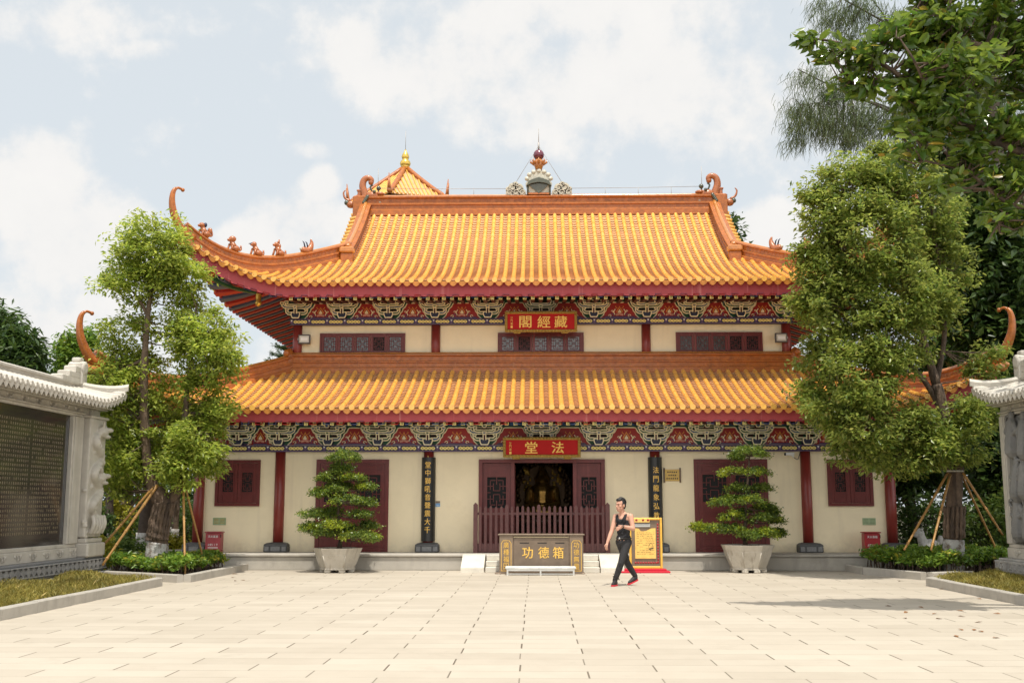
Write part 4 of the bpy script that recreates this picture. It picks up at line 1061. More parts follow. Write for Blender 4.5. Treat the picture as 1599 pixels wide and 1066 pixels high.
# picket barrier across the doorway
fy = 28.42; fx0, fx1 = -1.60, 1.90
fn = thing('picket_barrier', ((fx0+fx1)/2, fy, ZP), 'brown wooden picket barrier across the open doorway', 'barrier')
for x in (fx0+.05, fx1-.05): obj('post', MB().prism([(x-.055, ZP), (x+.055, ZP), (x+.055, 1.62), (x, 1.68), (x-.055, 1.62)], fy-.06, fy+.06), 'fence_wood', fn)
obj('rail', MB().bbox(fx0+.10, fx1-.10, fy+.01, fy+.05, 1.36, 1.43, .008), 'fence_wood', fn); obj('rail', MB().bbox(fx0+.10, fx1-.10, fy+.01, fy+.05, ZP+.08, ZP+.16, .008), 'fence_wood', fn)
obj('kickboard', MB().bbox(fx0+.10, fx1-.10, fy+.012, fy+.03, ZP+.005, ZP+.24, .005), 'fence_wood', fn)
n = 24
for i in range(n):
    x = fx0+.10+(fx1-fx0-.2)*(i+.5)/n; wide = .045 if i in (5, 11, 18) else .034; h = 1.58+.02*((i*7) % 3)/2+(.03 if wide > .04 else 0)
    obj('picket', MB().prism([(x-wide, ZP+.03), (x+wide, ZP+.03), (x+wide, h-.05), (x+wide*.6, h-.012), (x, h), (x-wide*.6, h-.012), (x-wide, h-.05)], fy-.018, fy+.010), 'fence_wood', fn)

# donation box
dx, dy = .13, 26.3
dn = thing('donation_box', (dx, dy, 0), 'bronze merit donation box with gold characters before the steps', 'donation box')
b = MB(); b.bbox(dx-.98, dx+.98, dy-.04, dy+.60, .02, .90, .01, 0)
for s_ in (-1, 1): b.bbox(dx+s_*.83-.165, dx+s_*.83+.165, dy-.075, dy-.03, .0, .905, .012, 0)
b.bbox(dx-1.10, dx-.95, dy-.10, dy+.62, 0, .035, .01, 0); b.bbox(dx+.95, dx+1.03, dy-.10, dy+.62, 0, .035, .01, 0)
obj('body', b, 'bronze_box', dn)
obj('top_slab', MB().bbox(dx-1.03, dx+1.03, dy-.10, dy+.64, .905, .93, .006), 'bronze_box', dn)
obj('front_panel', MB().bbox(dx-.655, dx+.655, dy-.052, dy-.036, .14, .84, .006), 'bronze_dark', dn)
obj('trim', MB().box(dx-.655, dx+.655, dy-.056, dy-.045, .85, .875), 'gold_dim', dn)
for x in (-.40, .02, .44): obj('slot', MB().box(dx+x-.11, dx+x+.11, dy-.056, dy-.05, .715, .735), 'slot_black', dn)
for ch, x in (('功', -.325), ('德', .055), ('箱', .40)): obj('lettering', put(text_mb(ch, .265, .25, .008, .022), T(dx+x, dy-.052, .50)), 'gold_letter', dn)
for s_, tx in ((-1, '廣種福田'), (1, '功德無量')):
    x = dx+s_*.83; q = [(-.115, .08), (.115, .08), (.115, .72), (.07, .78), (-.07, .78), (-.115, .72)]
    obj('border', MB().ribbon([(x+a, c) for a, c in q], .012, dy-.081, dy-.074, 0, True), 'gold_letter', dn)
    obj('lettering', put(text_mb(tx, .142, .13, .006, .006, True, 1.16), T(x, dy-.076, .43)), 'gold_letter', dn)
bn = thing('bench', (dx, dy-.38, 0), 'low steel bench with a marble slab before the donation box', 'bench')
by = dy-.36
obj('seat', MB().bbox(dx-.84, dx+.80, by-.17, by+.17, .14, .20, .012), 'marble', bn)
obj('apron', MB().box(dx-.80, dx+.76, by-.155, by-.14, .10, .14).box(dx-.80, dx+.76, by+.14, by+.155, .10, .14), 'steel', bn)
for x in (-.79, -.02, .75):
    for y in (-.145, .145): obj('leg', MB().box(dx+x-.018, dx+x+.018, by+y-.018, by+y+.018, 0, .14), 'steel', bn)
obj('foot_rail', MB().box(dx-.79, dx+.75, by-.16, by-.13, .025, .045), 'steel', bn)

# gold framed notice board on a red stand
nx, ny = 2.66, 26.85
nb = thing('notice_board', (nx, ny, 0), 'gold framed notice board with a yellow poster on a red stand', 'notice board')
b = MB()
for x0, x1, z0, z1 in ((-.40, -.345, .10, 1.31), (.345, .40, .10, 1.31), (-.345, .345, 1.255, 1.31), (-.345, .345, .10, .155)): b.bbox(nx+x0, nx+x1, ny-.05, ny+.05, z0, z1, .01)
obj('frame', b, 'frame_gold', nb)
obj('panel', MB().box(nx-.343, nx+.343, ny-.01, ny+.03, .157, 1.253), 'bronze_dark', nb)
obj('title_strip', MB().box(nx-.36, nx+.10, ny-.056, ny-.02, 1.20, 1.30), 'poster_gold', nb)
for i, x in enumerate((-.22, -.06, .06)): obj('title_mark', MB().box(nx+x-.022, nx+x+.022, ny-.059, ny-.056, 1.228, 1.276).box(nx+x-.035, nx+x+.035, ny-.059, ny-.056, 1.246, 1.254), 'red_metal', nb)
obj('plate', MB().box(nx-.30, nx+.11, ny-.03, ny-.012, 1.09, 1.17), 'grey_lamp', nb)
P_ = [(nx-.26, .34), (nx+.24, .34), (nx+.24, 1.06), (nx+.14, 1.055), (nx+.02, 1.0), (nx-.06, .985), (nx-.12, .99), (nx-.16, 1.05), (nx-.26, 1.06)]
obj('poster', MB().prism(P_, ny-.034, ny-.014), 'poster_gold', nb)
w_ = MB()
for k in range(13):
    z = .95-.042*k; x = nx-.22
    while x < nx+.20:
        l = R.uniform(.02, .07)
        if R.random() < .72: w_.box(x, min(x+l, nx+.21), ny-.0365, ny-.034, z, z+.007)
        x += l+R.uniform(.008, .03)
w_.ribbon([(nx+.12+.05*cos(q), .62+.08*sin(q)) for q in np.linspace(0, 5, 10)], .008, ny-.0365, ny-.034); w_.prism([(nx+.06, .55), (nx+.19, .57), (nx+.17, .60), (nx+.1, .585)], ny-.0365, ny-.034)
obj('print', w_, 'ink', nb)
cv = MB()
for z in np.linspace(.25, 1.15, 14): cv.ball((nx+.295, ny-.014, z), (.025, .014, .03), 0, 6)
for x in np.linspace(-.25, .25, 9): cv.ball((nx+x, ny-.014, .24), (.03, .014, .025), 0, 6)
obj('carving', cv, 'red_metal', nb)
obj('stand', MB().bbox(nx-.62, nx+.56, ny-.22, ny+.18, 0, .05, .01).bbox(nx-.55, nx+.48, ny-.15, ny+.14, .05, .098, .01), 'red_carpet', nb)

# red extinguisher cabinets with notices above
def cabinet(x, m, label, rz):
    t = thing('extinguisher_box', (x, 28.60, ZP), label, 'extinguisher box')
    b = MB().bbox(x-.20, x+.20, 28.48, 28.74, ZP+.06, ZP+.50, .008); 
    obj('body', b, m, t); obj('lid', MB().bbox(x-.225, x+.225, 28.455, 28.76, ZP+.505, ZP+.535, .008), m, t)
    for a in (-.17, .17):
        for y in (28.51, 28.71): obj('foot', MB().box(x+a-.03, x+a+.03, y-.03, y+.03, ZP, ZP+.06), m, t)
    obj('lettering', put(text_mb('灭火器箱', .062, .058, .004, .01, False, 1.15), T(x, 28.479, ZP+.41)), 'white_paint', t)
    obj('lettering', put(text_mb('火警119', .058, .05, .004, .012, False, 1.05), T(x, 28.479, ZP+.20)), 'white_paint', t)
    obj('lettering', MB().box(x-.13, x+.13, 28.474, 28.48, ZP+.115, ZP+.135), 'white_paint', t)
    obj('hinge', MB().box(x+.19, x+.206, 28.47, 28.49, ZP+.38, ZP+.46), 'slot_black', t)
cabinet(-8.36, 'red_faded', 'faded pinkish red extinguisher box under the split notice plate', 0)
cabinet(8.61, 'red_metal', 'deep red extinguisher box under the plain green plate', 0)
def plate(name, x, z, w, h, mats, label, cat):
    b = MB().bbox(x-w/2, x+w/2, YW-.018, YW-.002, z-h/2, z+h/2, .003, 0)
    y = YW-.021
    if name == 'notice_plate':
        for k in range(4): b.box(x-w*.42, x-w*.06, y, YW-.018, z+h*.3-h*.19*k, z+h*.3-h*.19*k+.012, 1); b.box(x+w*.06, x+w*.42, y, YW-.018, z+h*.3-h*.19*k, z+h*.3-h*.19*k+.012, 1)
    return obj(name, b, mats, loc=(x, YW, z), label=label, cat=cat)
mat('ink_green', (.20, .27, .14), .6)
plate('notice_plate', -8.36, 1.19, .34, .19, ['sign_green', 'sign_brass'], 'pale green and tan notice plate on the wall above the faded red box', 'notice')
plate('notice_plate', 8.70, 1.19, .34, .18, ['sign_green', 'ink_green'], 'plain green notice plate on the wall above the deep red box', 'notice')
st_ = thing('wall_sticker', (-2.58, YW, 1.63), 'small blue and brown sticker on the wall beside the couplet board', 'sticker')
obj('picture', MB().box(-2.64, -2.52, YW-.008, YW-.001, 1.665, 1.72), 'bronze_box', st_); obj('band', MB().box(-2.64, -2.52, YW-.008, YW-.001, 1.575, 1.66), 'sign_blue', st_); obj('lettering', MB().box(-2.625, -2.535, YW-.010, YW-.008, 1.60, 1.606).box(-2.625, -2.545, YW-.010, YW-.008, 1.62, 1.626), 'white_paint', st_)
# brass scroll plaque
px_, pz_ = 3.60, 2.39
pl = thing('brass_plaque', (px_, YW, pz_), 'brass scroll-shaped plaque on the wall right of the couplet board', 'plaque')
obj('plate', MB().bbox(px_-.19, px_+.19, YW-.03, YW-.005, pz_-.15, pz_+.15, .004), 'sign_brass', pl)
for s_ in (-1, 1): obj('roller', MB().tube([(px_+s_*.21, YW-.03, pz_-.19), (px_+s_*.21, YW-.03, pz_+.19)], .022, 8), 'bronze_box', pl)
l = MB()
for k, z in enumerate((.085, 0, -.085)):
    n = (5, 4, 6)[k]
    for i in range(n): x = px_+(i-(n-1)/2)*.055; l.box(x-.018, x+.018, YW-.033, YW-.03, pz_+z-.018, pz_+z+.018)
obj('lettering', l, 'ink', pl)
# floodlights on the upper wall
for x, lab in ((-6.58, 'square floodlight on the upper wall beside the left corner column'), (6.95, 'square floodlight on the upper wall close to the big leafy tree')):
    z = 6.29; t = thing('floodlight', (x, YU, z), lab, 'floodlight', 'floodlights on the upper wall')
    y = YU-.22
    b = MB(); b.bbox(x-.17, x+.17, y, y+.09, z-.14, z+.13, .012); obj('housing', b, 'lamp_body', t)
    obj('glass', MB().box(x-.135, x+.135, y-.008, y+.002, z-.10, z+.09), 'lamp_glass', t)
    obj('lamp', MB().box(x-.10, x+.10, y-.012, y-.008, z-.05, z+.04), 'white_paint', t)
    obj('arm', MB().box(x-.02, x+.02, y+.09, YU, z-.02, z+.02).box(x-.19, x-.172, y+.02, y+.05, z-.03, z+.03).box(x+.172, x+.19, y+.02, y+.05, z-.03, z+.03), 'grey_lamp', t)
# security camera
t = thing('security_camera', (6.72, YW, 2.90), 'white security camera on the wall left of the right column', 'camera')
obj('arm', MB().tube([(6.80, YW-.01, 2.86), (6.78, YW-.14, 2.86), (6.72, YW-.18, 2.90)], .018, 6), 'white_paint', t)
obj('housing', MB().bbox(6.56, 6.78, YW-.23, YW-.13, 2.90, 2.98, .012), 'white_paint', t); obj('lens', MB().tube([(6.56, YW-.18, 2.935), (6.525, YW-.18, 2.93)], .035, 10), 'slot_black', t)
obj('cable', MB().tube(ease([(6.80, YW-.02, 2.86), (6.90, YW-.03, 2.80), (6.95, YW-.04, 2.92), (6.98, YW-.02, 3.0)], 5), .008, 5), 'lamp_body', t)

# gilded Buddha inside the hall
bx, by_, bz = .20, 32.6, ZP+.02
bd = thing('buddha_statue', (bx, by_, bz), 'gilded seated Buddha statue in the dark hall behind the doorway', 'statue')
mat('halo_dark', (.10, .055, .02), .45, .3, 10, metal=.5); mat('old_gilt', (.42, .24, .06), .3, .3, 12, metal=.75, bump=.3, bscale=20); mat('statue_dark', (.10, .05, .03), .4, .3, 10, metal=.3)
b = MB(); b.lathe([(.95, 0), (.95, .12), (.80, .2), (.80, .55), (.98, .68), (.98, .78), (.85, .84)], (bx, by_, bz), 24)
for k in range(18): q = 2*pi*k/18; b.ball((bx+.92*cos(q), by_+.92*sin(q), bz+.74), (.17, .17, .14), 0, 7)
obj('lotus_throne', b, 'statue_dark', bd)
b = MB(); z = bz+.84
b.ball((bx, by_, z+.18), (.62, .42, .2)); b.cone((bx-.50, by_-.22, z+.16), .17, (bx+.15, by_-.42, z+.14), .13); b.cone((bx+.50, by_-.22, z+.16), .17, (bx-.15, by_-.40, z+.18), .13)
b.cone((bx, by_, z+.25), .30, (bx, by_, z+.75), .33); b.ball((bx, by_, z+.80), (.42, .22, .16)); b.cone((bx, by_, z+.85), .13, (bx, by_-.02, z+1.05), .12)
b.ball((bx, by_-.02, z+1.18), (.19, .20, .24)); b.ball((bx, by_, z+1.42), (.10, .11, .09)); b.ball((bx, by_-.21, z+1.16), (.03, .04, .05))
for s_ in (-1, 1): b.cone((bx+s_*.38, by_, z+.80), .12, (bx+s_*.44, by_-.12, z+.42), .10); b.cone((bx+s_*.44, by_-.12, z+.42), .095, (bx+s_*.10, by_-.36, z+.34), .07); b.ball((bx+s_*.195, by_, z+1.12), (.03, .05, .11))
b.ball((bx, by_-.40, z+.34), (.15, .10, .07))
obj('body', fuse('body', b, ['old_gilt'], .022, 2, (bx, by_, bz)), None, bd)
b = MB(); o = []
for k in range(33): q = -.45+(pi+.9)*k/32; o.append((bx+.86*cos(q), z+.75+1.0*sin(q)))
b.prism(o, by_+.30, by_+.36)
for r0 in (.50, .68): b.ribbon([(bx+r0*cos(q), z+.75+1.12*r0*sin(q)) for q in np.linspace(-.4, pi+.4, 30)], .05, by_+.26, by_+.30)
for k in range(22): q = -.3+(pi+.6)*k/21; b.ball((bx+.74*cos(q), by_+.27, z+.75+.86*sin(q)), (.09, .06, .09), 0, 7); b.tube([(bx+.80*cos(q), by_+.28, z+.75+.93*sin(q)), (bx+.90*cos(q+.06), by_+.28, z+.75+1.06*sin(q+.06))], [.06, .01], 6)
obj('halo', b, 'halo_dark', bd)
Rg = random.Random(3)
for s_ in (-1, 1):
    b = MB()
    for k in range(16): b.ball((bx+s_*(.42+Rg.uniform(-.12, .14)), by_+.24, z+1.0+Rg.uniform(-.25, .42)), (Rg.uniform(.03, .07), .04, Rg.uniform(.04, .09)), 0, 7)
    obj('halo_gilding', b, 'gold_leaf', bd)

# ================================================================== PAVILION TOWER BEHIND
px0, py0 = -7.40, 60.; za, ze = 20.55, 18.28
pv = thing('pavilion_tower', (px0, py0, 0), 'small pointed pavilion roof with a gold gourd finial behind the main ridge', 'pavilion')
N6 = 6; rot = radians(22)
def hexp(r, z, k): q = rot+2*pi*k/N6; return Vector((px0+r*cos(q), py0+r*sin(q), z))
def prof6(t): return .16+3.1*t, za-(za-ze)*(1-(1-t)**1.12)
b = MB(); rb = MB()
for k in range(N6):
    for i in range(10):
        (r0, z0), (r1, z1) = prof6(i/10), prof6((i+1)/10); b.add([hexp(r0, z0, k), hexp(r1, z1, k), hexp(r1, z1, k+1), hexp(r0, z0, k+1)], [(0, 1, 2, 3)])
    for j in range(1, 14):
        f = j/14; t0 = abs(f-.5)*2; pts = []
        for t in np.linspace(max(.03, t0), 1, 8):
            r, z = prof6(t); a, c = hexp(r, z, k), hexp(r, z, k+1); e0, e1 = hexp(*prof6(1), k), hexp(*prof6(1), k+1); g = .5+(f-.5)/max(t, .001)
            pts.append(a.lerp(c, min(1, max(0, g)))+Vector((0, 0, .03)))
        b.tube(pts, .06, 6, 1)
    rp = [hexp(*prof6(t), k) for t in np.linspace(0, 1, 10)]+[hexp(3.35, ze+.75, k)]
    rb.tube([p+Vector((0, 0, .10)) for p in rp], [.13]*10+[.05], 7, 0); rb.ball(rp[-2]+Vector((0, 0, .15)), (.14, .14, .16), 0, 7); rb.tube([rp[-2]+Vector((0, 0, .2)), rp[-1]+Vector((0, 0, .35))], [.10, .02], 6, 0)
rfp = obj('roof', b, ['pan_tile', 'barrel_tile'], pv); obj('hip_ridges', rb, 'ridge_tile', rfp)
obj('finial', MB().lathe([(.22, -.05), (.25, .1), (.20, .16), (.28, .28), (.31, .40), (.26, .54), (.15, .62), (.20, .70), (.22, .80), (.17, .95), (.07, 1.10), (.045, 1.22)], (px0, py0, za), 18), 'gold_leaf', pv)
obj('lightning_rod', MB().tube([(px0, py0, za+1.2), (px0, py0, za+2.35)], .014, 5), 'rod', pv)
b = MB(); b.lathe([(1.5, 0), (1.5, ze+.2)], (px0, py0, 0), 6, rot=rot, smooth=False); obj('wall', b, 'cream_wall', pv)
for k in range(N6): obj('column', MB().tube([hexp(1.75, 0, k), hexp(1.75, ze+.1, k)], .14, 8), 'red_column', pv)
obj('eave', MB().lathe([(1.6, ze-.3), (2.6, ze-.16), (2.6, ze-.10)], (px0, py0, 0), 6, rot=rot, smooth=False), 'paint_green', pv)

# ================================================================== STONE SCREEN WALLS
def screen_wall(name, s, fx, y0, y1, zt, label):
    """s=-1 left wall facing +x, s=+1 right wall facing -x; fx face plane"""
    t = thing(name, (fx+s*.5, (y0+y1)/2, 0), label, 'screen wall')
    X = lambda d: fx+s*d          # d metres into the wall
    def bx_(b, d0, d1, ya, yb, z0, z1, c=.012, m=0): a, e = sorted((X(d0), X(d1))); b.bbox(a, e, ya, yb, z0, z1, c, m)
    b = MB(); bx_(b, -.34, 1.3, y0, y1+.20, 0, .17); bx_(b, -.22, 1.2, y0, y1+.12, .17, .225); bx_(b, -.26, 1.2, y0, y1+.15, .225, .455); bx_(b, -.20, 1.15, y0, y1+.10, .455, .50)
    obj('plinth', b, 'grey_stone' if s < 0 else 'carved_stone', t)
    b = MB(); y = y0+.2
    while y < y1:      # fretwork band
        pts = [(y, .26), (y, .42), (y+.16, .42), (y+.16, .30), (y+.06, .30), (y+.06, .37)]; b.ribbon([(q[0], q[1]) for q in pts], .022, min(X(-.26), X(-.285)), max(X(-.26), X(-.285)), ax='x'); y += .22
    b.box(*sorted((X(-.26), X(-.28))), y0, y1+.14, .235, .25); b.box(*sorted((X(-.26), X(-.28))), y0, y1+.14, .43, .445)
    obj('fret_band', b, 'carved_stone', t)
    b = MB(); bx_(b, .10, .95, y0, y1-.02, .50, zt+.26); obj('wall', b, 'white_stone', t)
    pe = y1-1.0 if s < 0 else y1-.04        # panel and frame end
    b = MB(); bx_(b, -.06, .10, y0, pe, .50, .72); bx_(b, -.02, .10, y0, pe, .72, .80); bx_(b, -.06, .10, pe-.42 if s < 0 else pe-.16, pe, .80, zt); bx_(b, -.03, .10, y0, pe, zt, zt+.06); bx_(b, -.08, .10, y0, y1, zt+.06, zt+.09)
    bx_(b, .0, .10, y0, y1, zt+.09, zt+.22); bx_(b, -.14, .9, y0, y1+.1, zt+.22, zt+.25); bx_(b, -.24, .98, y0, y1+.16, zt+.25, zt+.28)
    bx_(b, -.05, .10, pe-.52 if s < 0 else pe-.22, pe-.44 if s < 0 else pe-.18, .80, zt)
    obj('frame', b, 'white_stone', t)
    # scroll relief on the frieze and the sill
    b = MB(); y = y0+.3
    while y < y1-.5:
        for z, r in ((zt+.155, .04), (.61, .055)):
            d = .0 if z > 2 else -.06
            b.ribbon([(y+r*1.8*k/6-r*.0, z+r*.8*sin(k*1.05)) for k in range(14)], .022, *sorted((X(d-.02), X(d+.0))), ax='x')
            for k in range(3): b.ball((X(d), y+.12*k, z+.03*(-1)**k), (.022, .05, .04), 0, 6)
        y += .62
    obj('scroll_relief', b, 'white_stone', t)
    # tiled stone roof: ridge, barrel tiles, eave tips
    zr_ = zt+.66; ze_ = zt+.31; yE = y1+.08
    def lift(y): k = max(0, (y-(y1-1.3))/1.38); return .32*k**1.8
    def rp(f, y): return Vector((X(.5-f*1.06), y, ze_+(zr_-ze_)*(1-f)**1.35+lift(y)*(.3+.7*f)))
    b = MB()
    for side in (1, -1):
        n = int((yE-y0)/.20)
        for k in range(n):
            ya = y0+(yE-y0)*k/n; yb = y0+(yE-y0)*(k+1)/n; ym = (ya+yb)/2
            pts = []
            for f in np.linspace(.02, 1, 6):
                p = rp(f, ym); 
                if side < 0: p.x = X(.5+f*1.06)
                pts.append(p+Vector((0, 0, .03)))
            b.tube(pts, .058, 6, 0)
            for i in range(5):
                q = []
                for f, yv in ((i/5, ya), (i/5, yb), ((i+1)/5, yb), ((i+1)/5, ya)):
                    p = rp(f, yv); 
                    if side < 0: p.x = X(.5+f*1.06)
                    q.append(p)
                b.add(q, [(0, 1, 2, 3)]); 
            q0, q1 = rp(1, ya), rp(1, yb); ql = rp(1, ym)
            if side < 0: q0.x = q1.x = ql.x = X(.5+1.06)
            dn_ = Vector((0, 0, -.11)); b.add([q0, q1, q1+dn_*.5, ql+dn_*1.35, q0+dn_*.5], [(0, 1, 2, 3, 4)])
            b.add([q+Vector((s*side*.04, 0, 0)) for q in (q0, q1, q1+dn_*.5, ql+dn_*1.35, q0+dn_*.5)], [(4, 3, 2, 1, 0)])
            b.ball(ql+Vector((-s*side*.01, -.07, .0)), (.02, .045, .045), 0, 7)
    # soffit
    for k in range(24):
        ya = y0+(yE-.05-y0)*k/24; yb = y0+(yE-.05-y0)*(k+1)/24
        b.add([Vector((X(-.50), ya, ze_-.05+lift(ya))), Vector((X(-.50), yb, ze_-.05+lift(yb))), Vector((X(1.5), yb, ze_-.05+lift(yb))), Vector((X(1.5), ya, ze_-.05+lift(ya)))], [(0, 1, 2, 3)])
    roof = obj('roof', b, 'white_stone', t)
    rd = MB(); rys = list(np.linspace(y0, y1-.15, 12)); rd.sweep([(X(.5), y, zr_-.07) for y in rys], [(-.12, 0), (.12, 0), (.12, .06), (.08, .09), (.08, .17), (.13, .20), (.13, .24), (.08, .27), (-.08, .27), (-.13, .24), (-.13, .20), (-.08, .17), (-.08, .09), (-.12, .06)], upright=True)
    obj('ridge', rd, 'white_stone', roof)
    # corner ridges running out to the upturned tips
    for side in (1, -1):
        P = [];
        for f in np.linspace(0, 1, 9):
            p = rp(f, y1-.22+f*.32); p.x = X(.5-side*f*1.08); P.append(p+Vector((0, 0, .015+.03*f*f)))
        obj('corner_ridge', MB().sweep(P, [(-.07, 0), (.07, 0), (.09, .10), (.05, .16), (-.05, .16), (-.09, .10)], upright=True), 'white_stone', roof)
    # end-of-ridge ornament: stepped block with a curled beast
    o = MB(); yo = y1-.32
    for k, (w, h0, h1) in enumerate(((.95, .16, .28), (.62, .28, .40), (.30, .40, .54))): o.bbox(*sorted((X(.36), X(.64))), yo-w, yo+.02, zr_+h0-.02, zr_+h1, .02)
    o.bbox(*sorted((X(.33), X(.67))), yo-.02, yo+.30, zr_+.12, zr_+.66, .04); o.lathe([(.10, -.19), (.16, -.17), (.16, .17), (.10, .19)], (0, 0, 0), 14); k = len(o.v)-56
    for i in range(k, len(o.v)): vx, vy, vz = o.v[i]; o.v[i] = (X(.5)+vz, yo+.14+vx, zr_+.52+vy)
    o.bbox(*sorted((X(.40), X(.60))), yo+.0, yo+.22, zr_+.66, zr_+.76, .02)
    obj('ridge_ornament', o, 'white_stone', roof)
    return t, X, pe
lw, LX, lpe = screen_wall('stone_screen_wall', -1, -9.90, 13.0, 24.55, 3.50, 'white stone screen wall holding a polished black sutra panel, beside the bamboo-propped tree')
# sutra panel of polished black stone with gold script
py1 = lpe-.52
obj('sutra_panel', MB().box(-9.99, -9.935, 13.0, py1, .80, 3.50), 'polished_black', lw)
b = MB()
for o_ in (.06, .13): b.ribbon([(13.0, .80+o_), (py1-o_, .80+o_), (py1-o_, 3.50-o_), (13.0, 3.50-o_)], .02, -9.936, -9.930, ax='x')
obj('panel_border', b, 'steel_line', lw)
sutra = '觀自在菩薩行深般若波羅蜜多時照見五蘊皆空度一切苦厄舍利子色不異空空不異色色即是空空即是色受想行識亦復如是舍利子是諸法空相不生不滅不垢不淨不增不減是故空中無色無受想行識無眼耳鼻舌身意無色聲香味觸法無眼界乃至無意識界'
gl = {}
def glyph(c):
    if c not in gl:
        q = text_mb(c, 1, 1, 0); nf = len(q.f); gl[c] = (np.array([(p[0], p[2]) for p in q.v]), q.f)
    return gl[c]
b = MB(); idx = 0; cols_ = np.arange(py1-.32, 17.6, -.088); nrow = 26
for ci, y in enumerate(cols_):
    for r_ in range(nrow):
        c = sutra[idx % len(sutra)]; idx += 1
        if R.random() < .03 or (ci % 17 == 16): continue
        P, F = glyph(c); z = 3.24-r_*.087
        b.add([(-9.932, y-p[0]*.044, z+p[1]*.052) for p in P[:len(P)//3]], [f for f in F if max(f) < len(P)//3])
for y in np.arange(17.4, 13.2, -.16):
    for r_ in range(nrow): b.box(-9.935, -9.932, y-.02, y+.02, 3.24-r_*.087-.02, 3.24-r_*.087+.02)
obj('inscription', b, 'gold_dim', lw)
# carved dragon pillar
pc = Vector((-9.84, 24.05, 0)); b = MB()
b.box(-9.98, -9.72, 23.62, 24.50, .92, 3.50)
coil = ease([(pc.x+.13+.05*cos(k*1.1), pc.y+.27*sin(k*.98), 1.05+2.2*k/20) for k in range(21)], 5)
b.tube(coil, [.105-.03*abs(i/len(coil)-.45) for i in range(len(coil))], 10)
for i in range(2, len(coil), 3): b.ball(coil[i]+Vector((.085, 0, .02)), (.035, .035, .05), 0, 6)
for k in range(46): b.ball((pc.x+.02+R.uniform(0, .08), pc.y+R.uniform(-.42, .42), R.uniform(.92, 3.5)), (R.uniform(.05, .10), R.uniform(.05, .13), R.uniform(.04, .10)), 0, 7)
for z0 in (3.24, 2.22):   # dragon heads with jaws and horns
    b.ball((pc.x+.16, pc.y+.10, z0), (.15, .20, .14), 0, 9); b.ball((pc.x+.24, pc.y+.28, z0+.03), (.10, .18, .06), 0, 8); b.ball((pc.x+.22, pc.y+.24, z0-.12), (.09, .15, .045), 0, 8)
    for s_ in (-1, 1): b.tube([(pc.x+.16+s_*.08, pc.y, z0+.10), (pc.x+.18+s_*.1, pc.y-.12, z0+.22)], [.045, .012], 6)
    for k in range(0): b.tube([(pc.x+.14, pc.y-.10, z0), (pc.x+.16+R.uniform(-.06, .06), pc.y-.30, z0+R.uniform(-.2, .2))], [.05, .015], 6)
for k in range(5): b.tube(ease([(pc.x+.18, pc.y-.3+.15*k, 1.0), (pc.x+.26, pc.y-.32+.15*k, 1.2), (pc.x+.20, pc.y-.25+.15*k, 1.38)], 4), .05, 6)
obj('dragon_pillar', fuse('dragon_pillar', b, ['white_stone'], .018, 1, wpos(lw)), None, lw)
obj('pillar_base', MB().bbox(-9.96, -9.62, 23.58, 24.55, .50, .80, .03).bbox(-9.95, -9.68, 23.62, 24.5, .80, .90, .02), 'white_stone', lw)
obj('pillar_capital', MB().bbox(-9.96, -9.68, 23.58, 24.55, 3.50, 3.56, .02), 'white_stone', lw)

rw, RX, rpe = screen_wall('stone_screen_wall', 1, 10.10, 13.0, 23.85, 3.50, 'grey carved stone screen wall with figures in relief, beside the right-hand hedge')
b = MB(); Rr = random.Random(5); b.box(10.12, 10.20, 16.0, rpe-.18, .82, 3.48)
def figure(y, z, h):
    b.ball((10.03, y, z+h*.92), (.07, .085, .10), 0, 8); b.cone((10.04, y, z+h*.75), .12, (10.05, y+Rr.uniform(-.05, .05), z+h*.1), .20, 0, 8)
    for s_ in (-1, 1): b.tube(ease([(10.02, y+s_*.12, z+h*.75), (10.00, y+s_*.25, z+h*.55), (9.99, y+s_*.10, z+h*.48)], 4), .05, 6); b.tube(ease([(10.04, y+s_*.10, z+h*.6), (10.02, y+s_*.30, z+h*.35), (10.03, y+s_*.22, z+h*.05)], 4), .04, 6)
for y in np.arange(16.4, 23.4, .52):
    for z in (.85, 1.75, 2.6): figure(y+Rr.uniform(-.12, .12), z+Rr.uniform(-.1, .1), Rr.uniform(.75, .95))
for k in range(150):
    y, z, r = Rr.uniform(16.2, rpe-.3), Rr.uniform(.95, 3.38), Rr.uniform(.06, .16); a = Rr.uniform(0, 6)
    b.tube([(10.05-.03*i/9, y+r*(1-i/14)*cos(a+.7*i), z+r*(1-i/14)*sin(a+.7*i)) for i in range(10)], .035, 6)
obj('relief_panel', fuse('relief_panel', b, ['relief_stone'], .016, 1, wpos(rw)), None, rw)

# ================================================================== KERBS
def kerb(pts, label, h=.17, w=.16, seg=1.1):
    b = MB(); P = [Vector((*p, 0)) for p in pts]
    for a, c in zip(P, P[1:]):
        d = (c-a); L_ = d.length; d.normalize(); n_ = Vector((-d.y, d.x, 0)); m = max(1, round(L_/seg))
        for i in range(m):
            p, q = a+d*(L_*i/m+.004), a+d*(L_*(i+1)/m-.004); hh = h+R.uniform(-.006, .006)
            v = []
            for z, k in ((0, 0), (hh-.015, 0), (hh, .012)):
                for r_, s_ in ((p, k), (q, k), (q, w-k), (p, w-k)): v.append(r_+n_*s_+Vector((0, 0, z)))
            b.add(v, [(0, 1, 5, 4), (1, 2, 6, 5), (2, 3, 7, 6), (3, 0, 4, 7), (4, 5, 9, 8), (5, 6, 10, 9), (6, 7, 11, 10), (7, 4, 8, 11), (8, 9, 10, 11)])
    return obj('kerb', b, 'granite', loc=tuple(P[0]), label=label, cat='kerb')
kerb([(-7.50, 10.0), (-7.50, 22.2), (-9.6, 23.75)], 'pale stone kerb edging the dry grass bed on the left side')
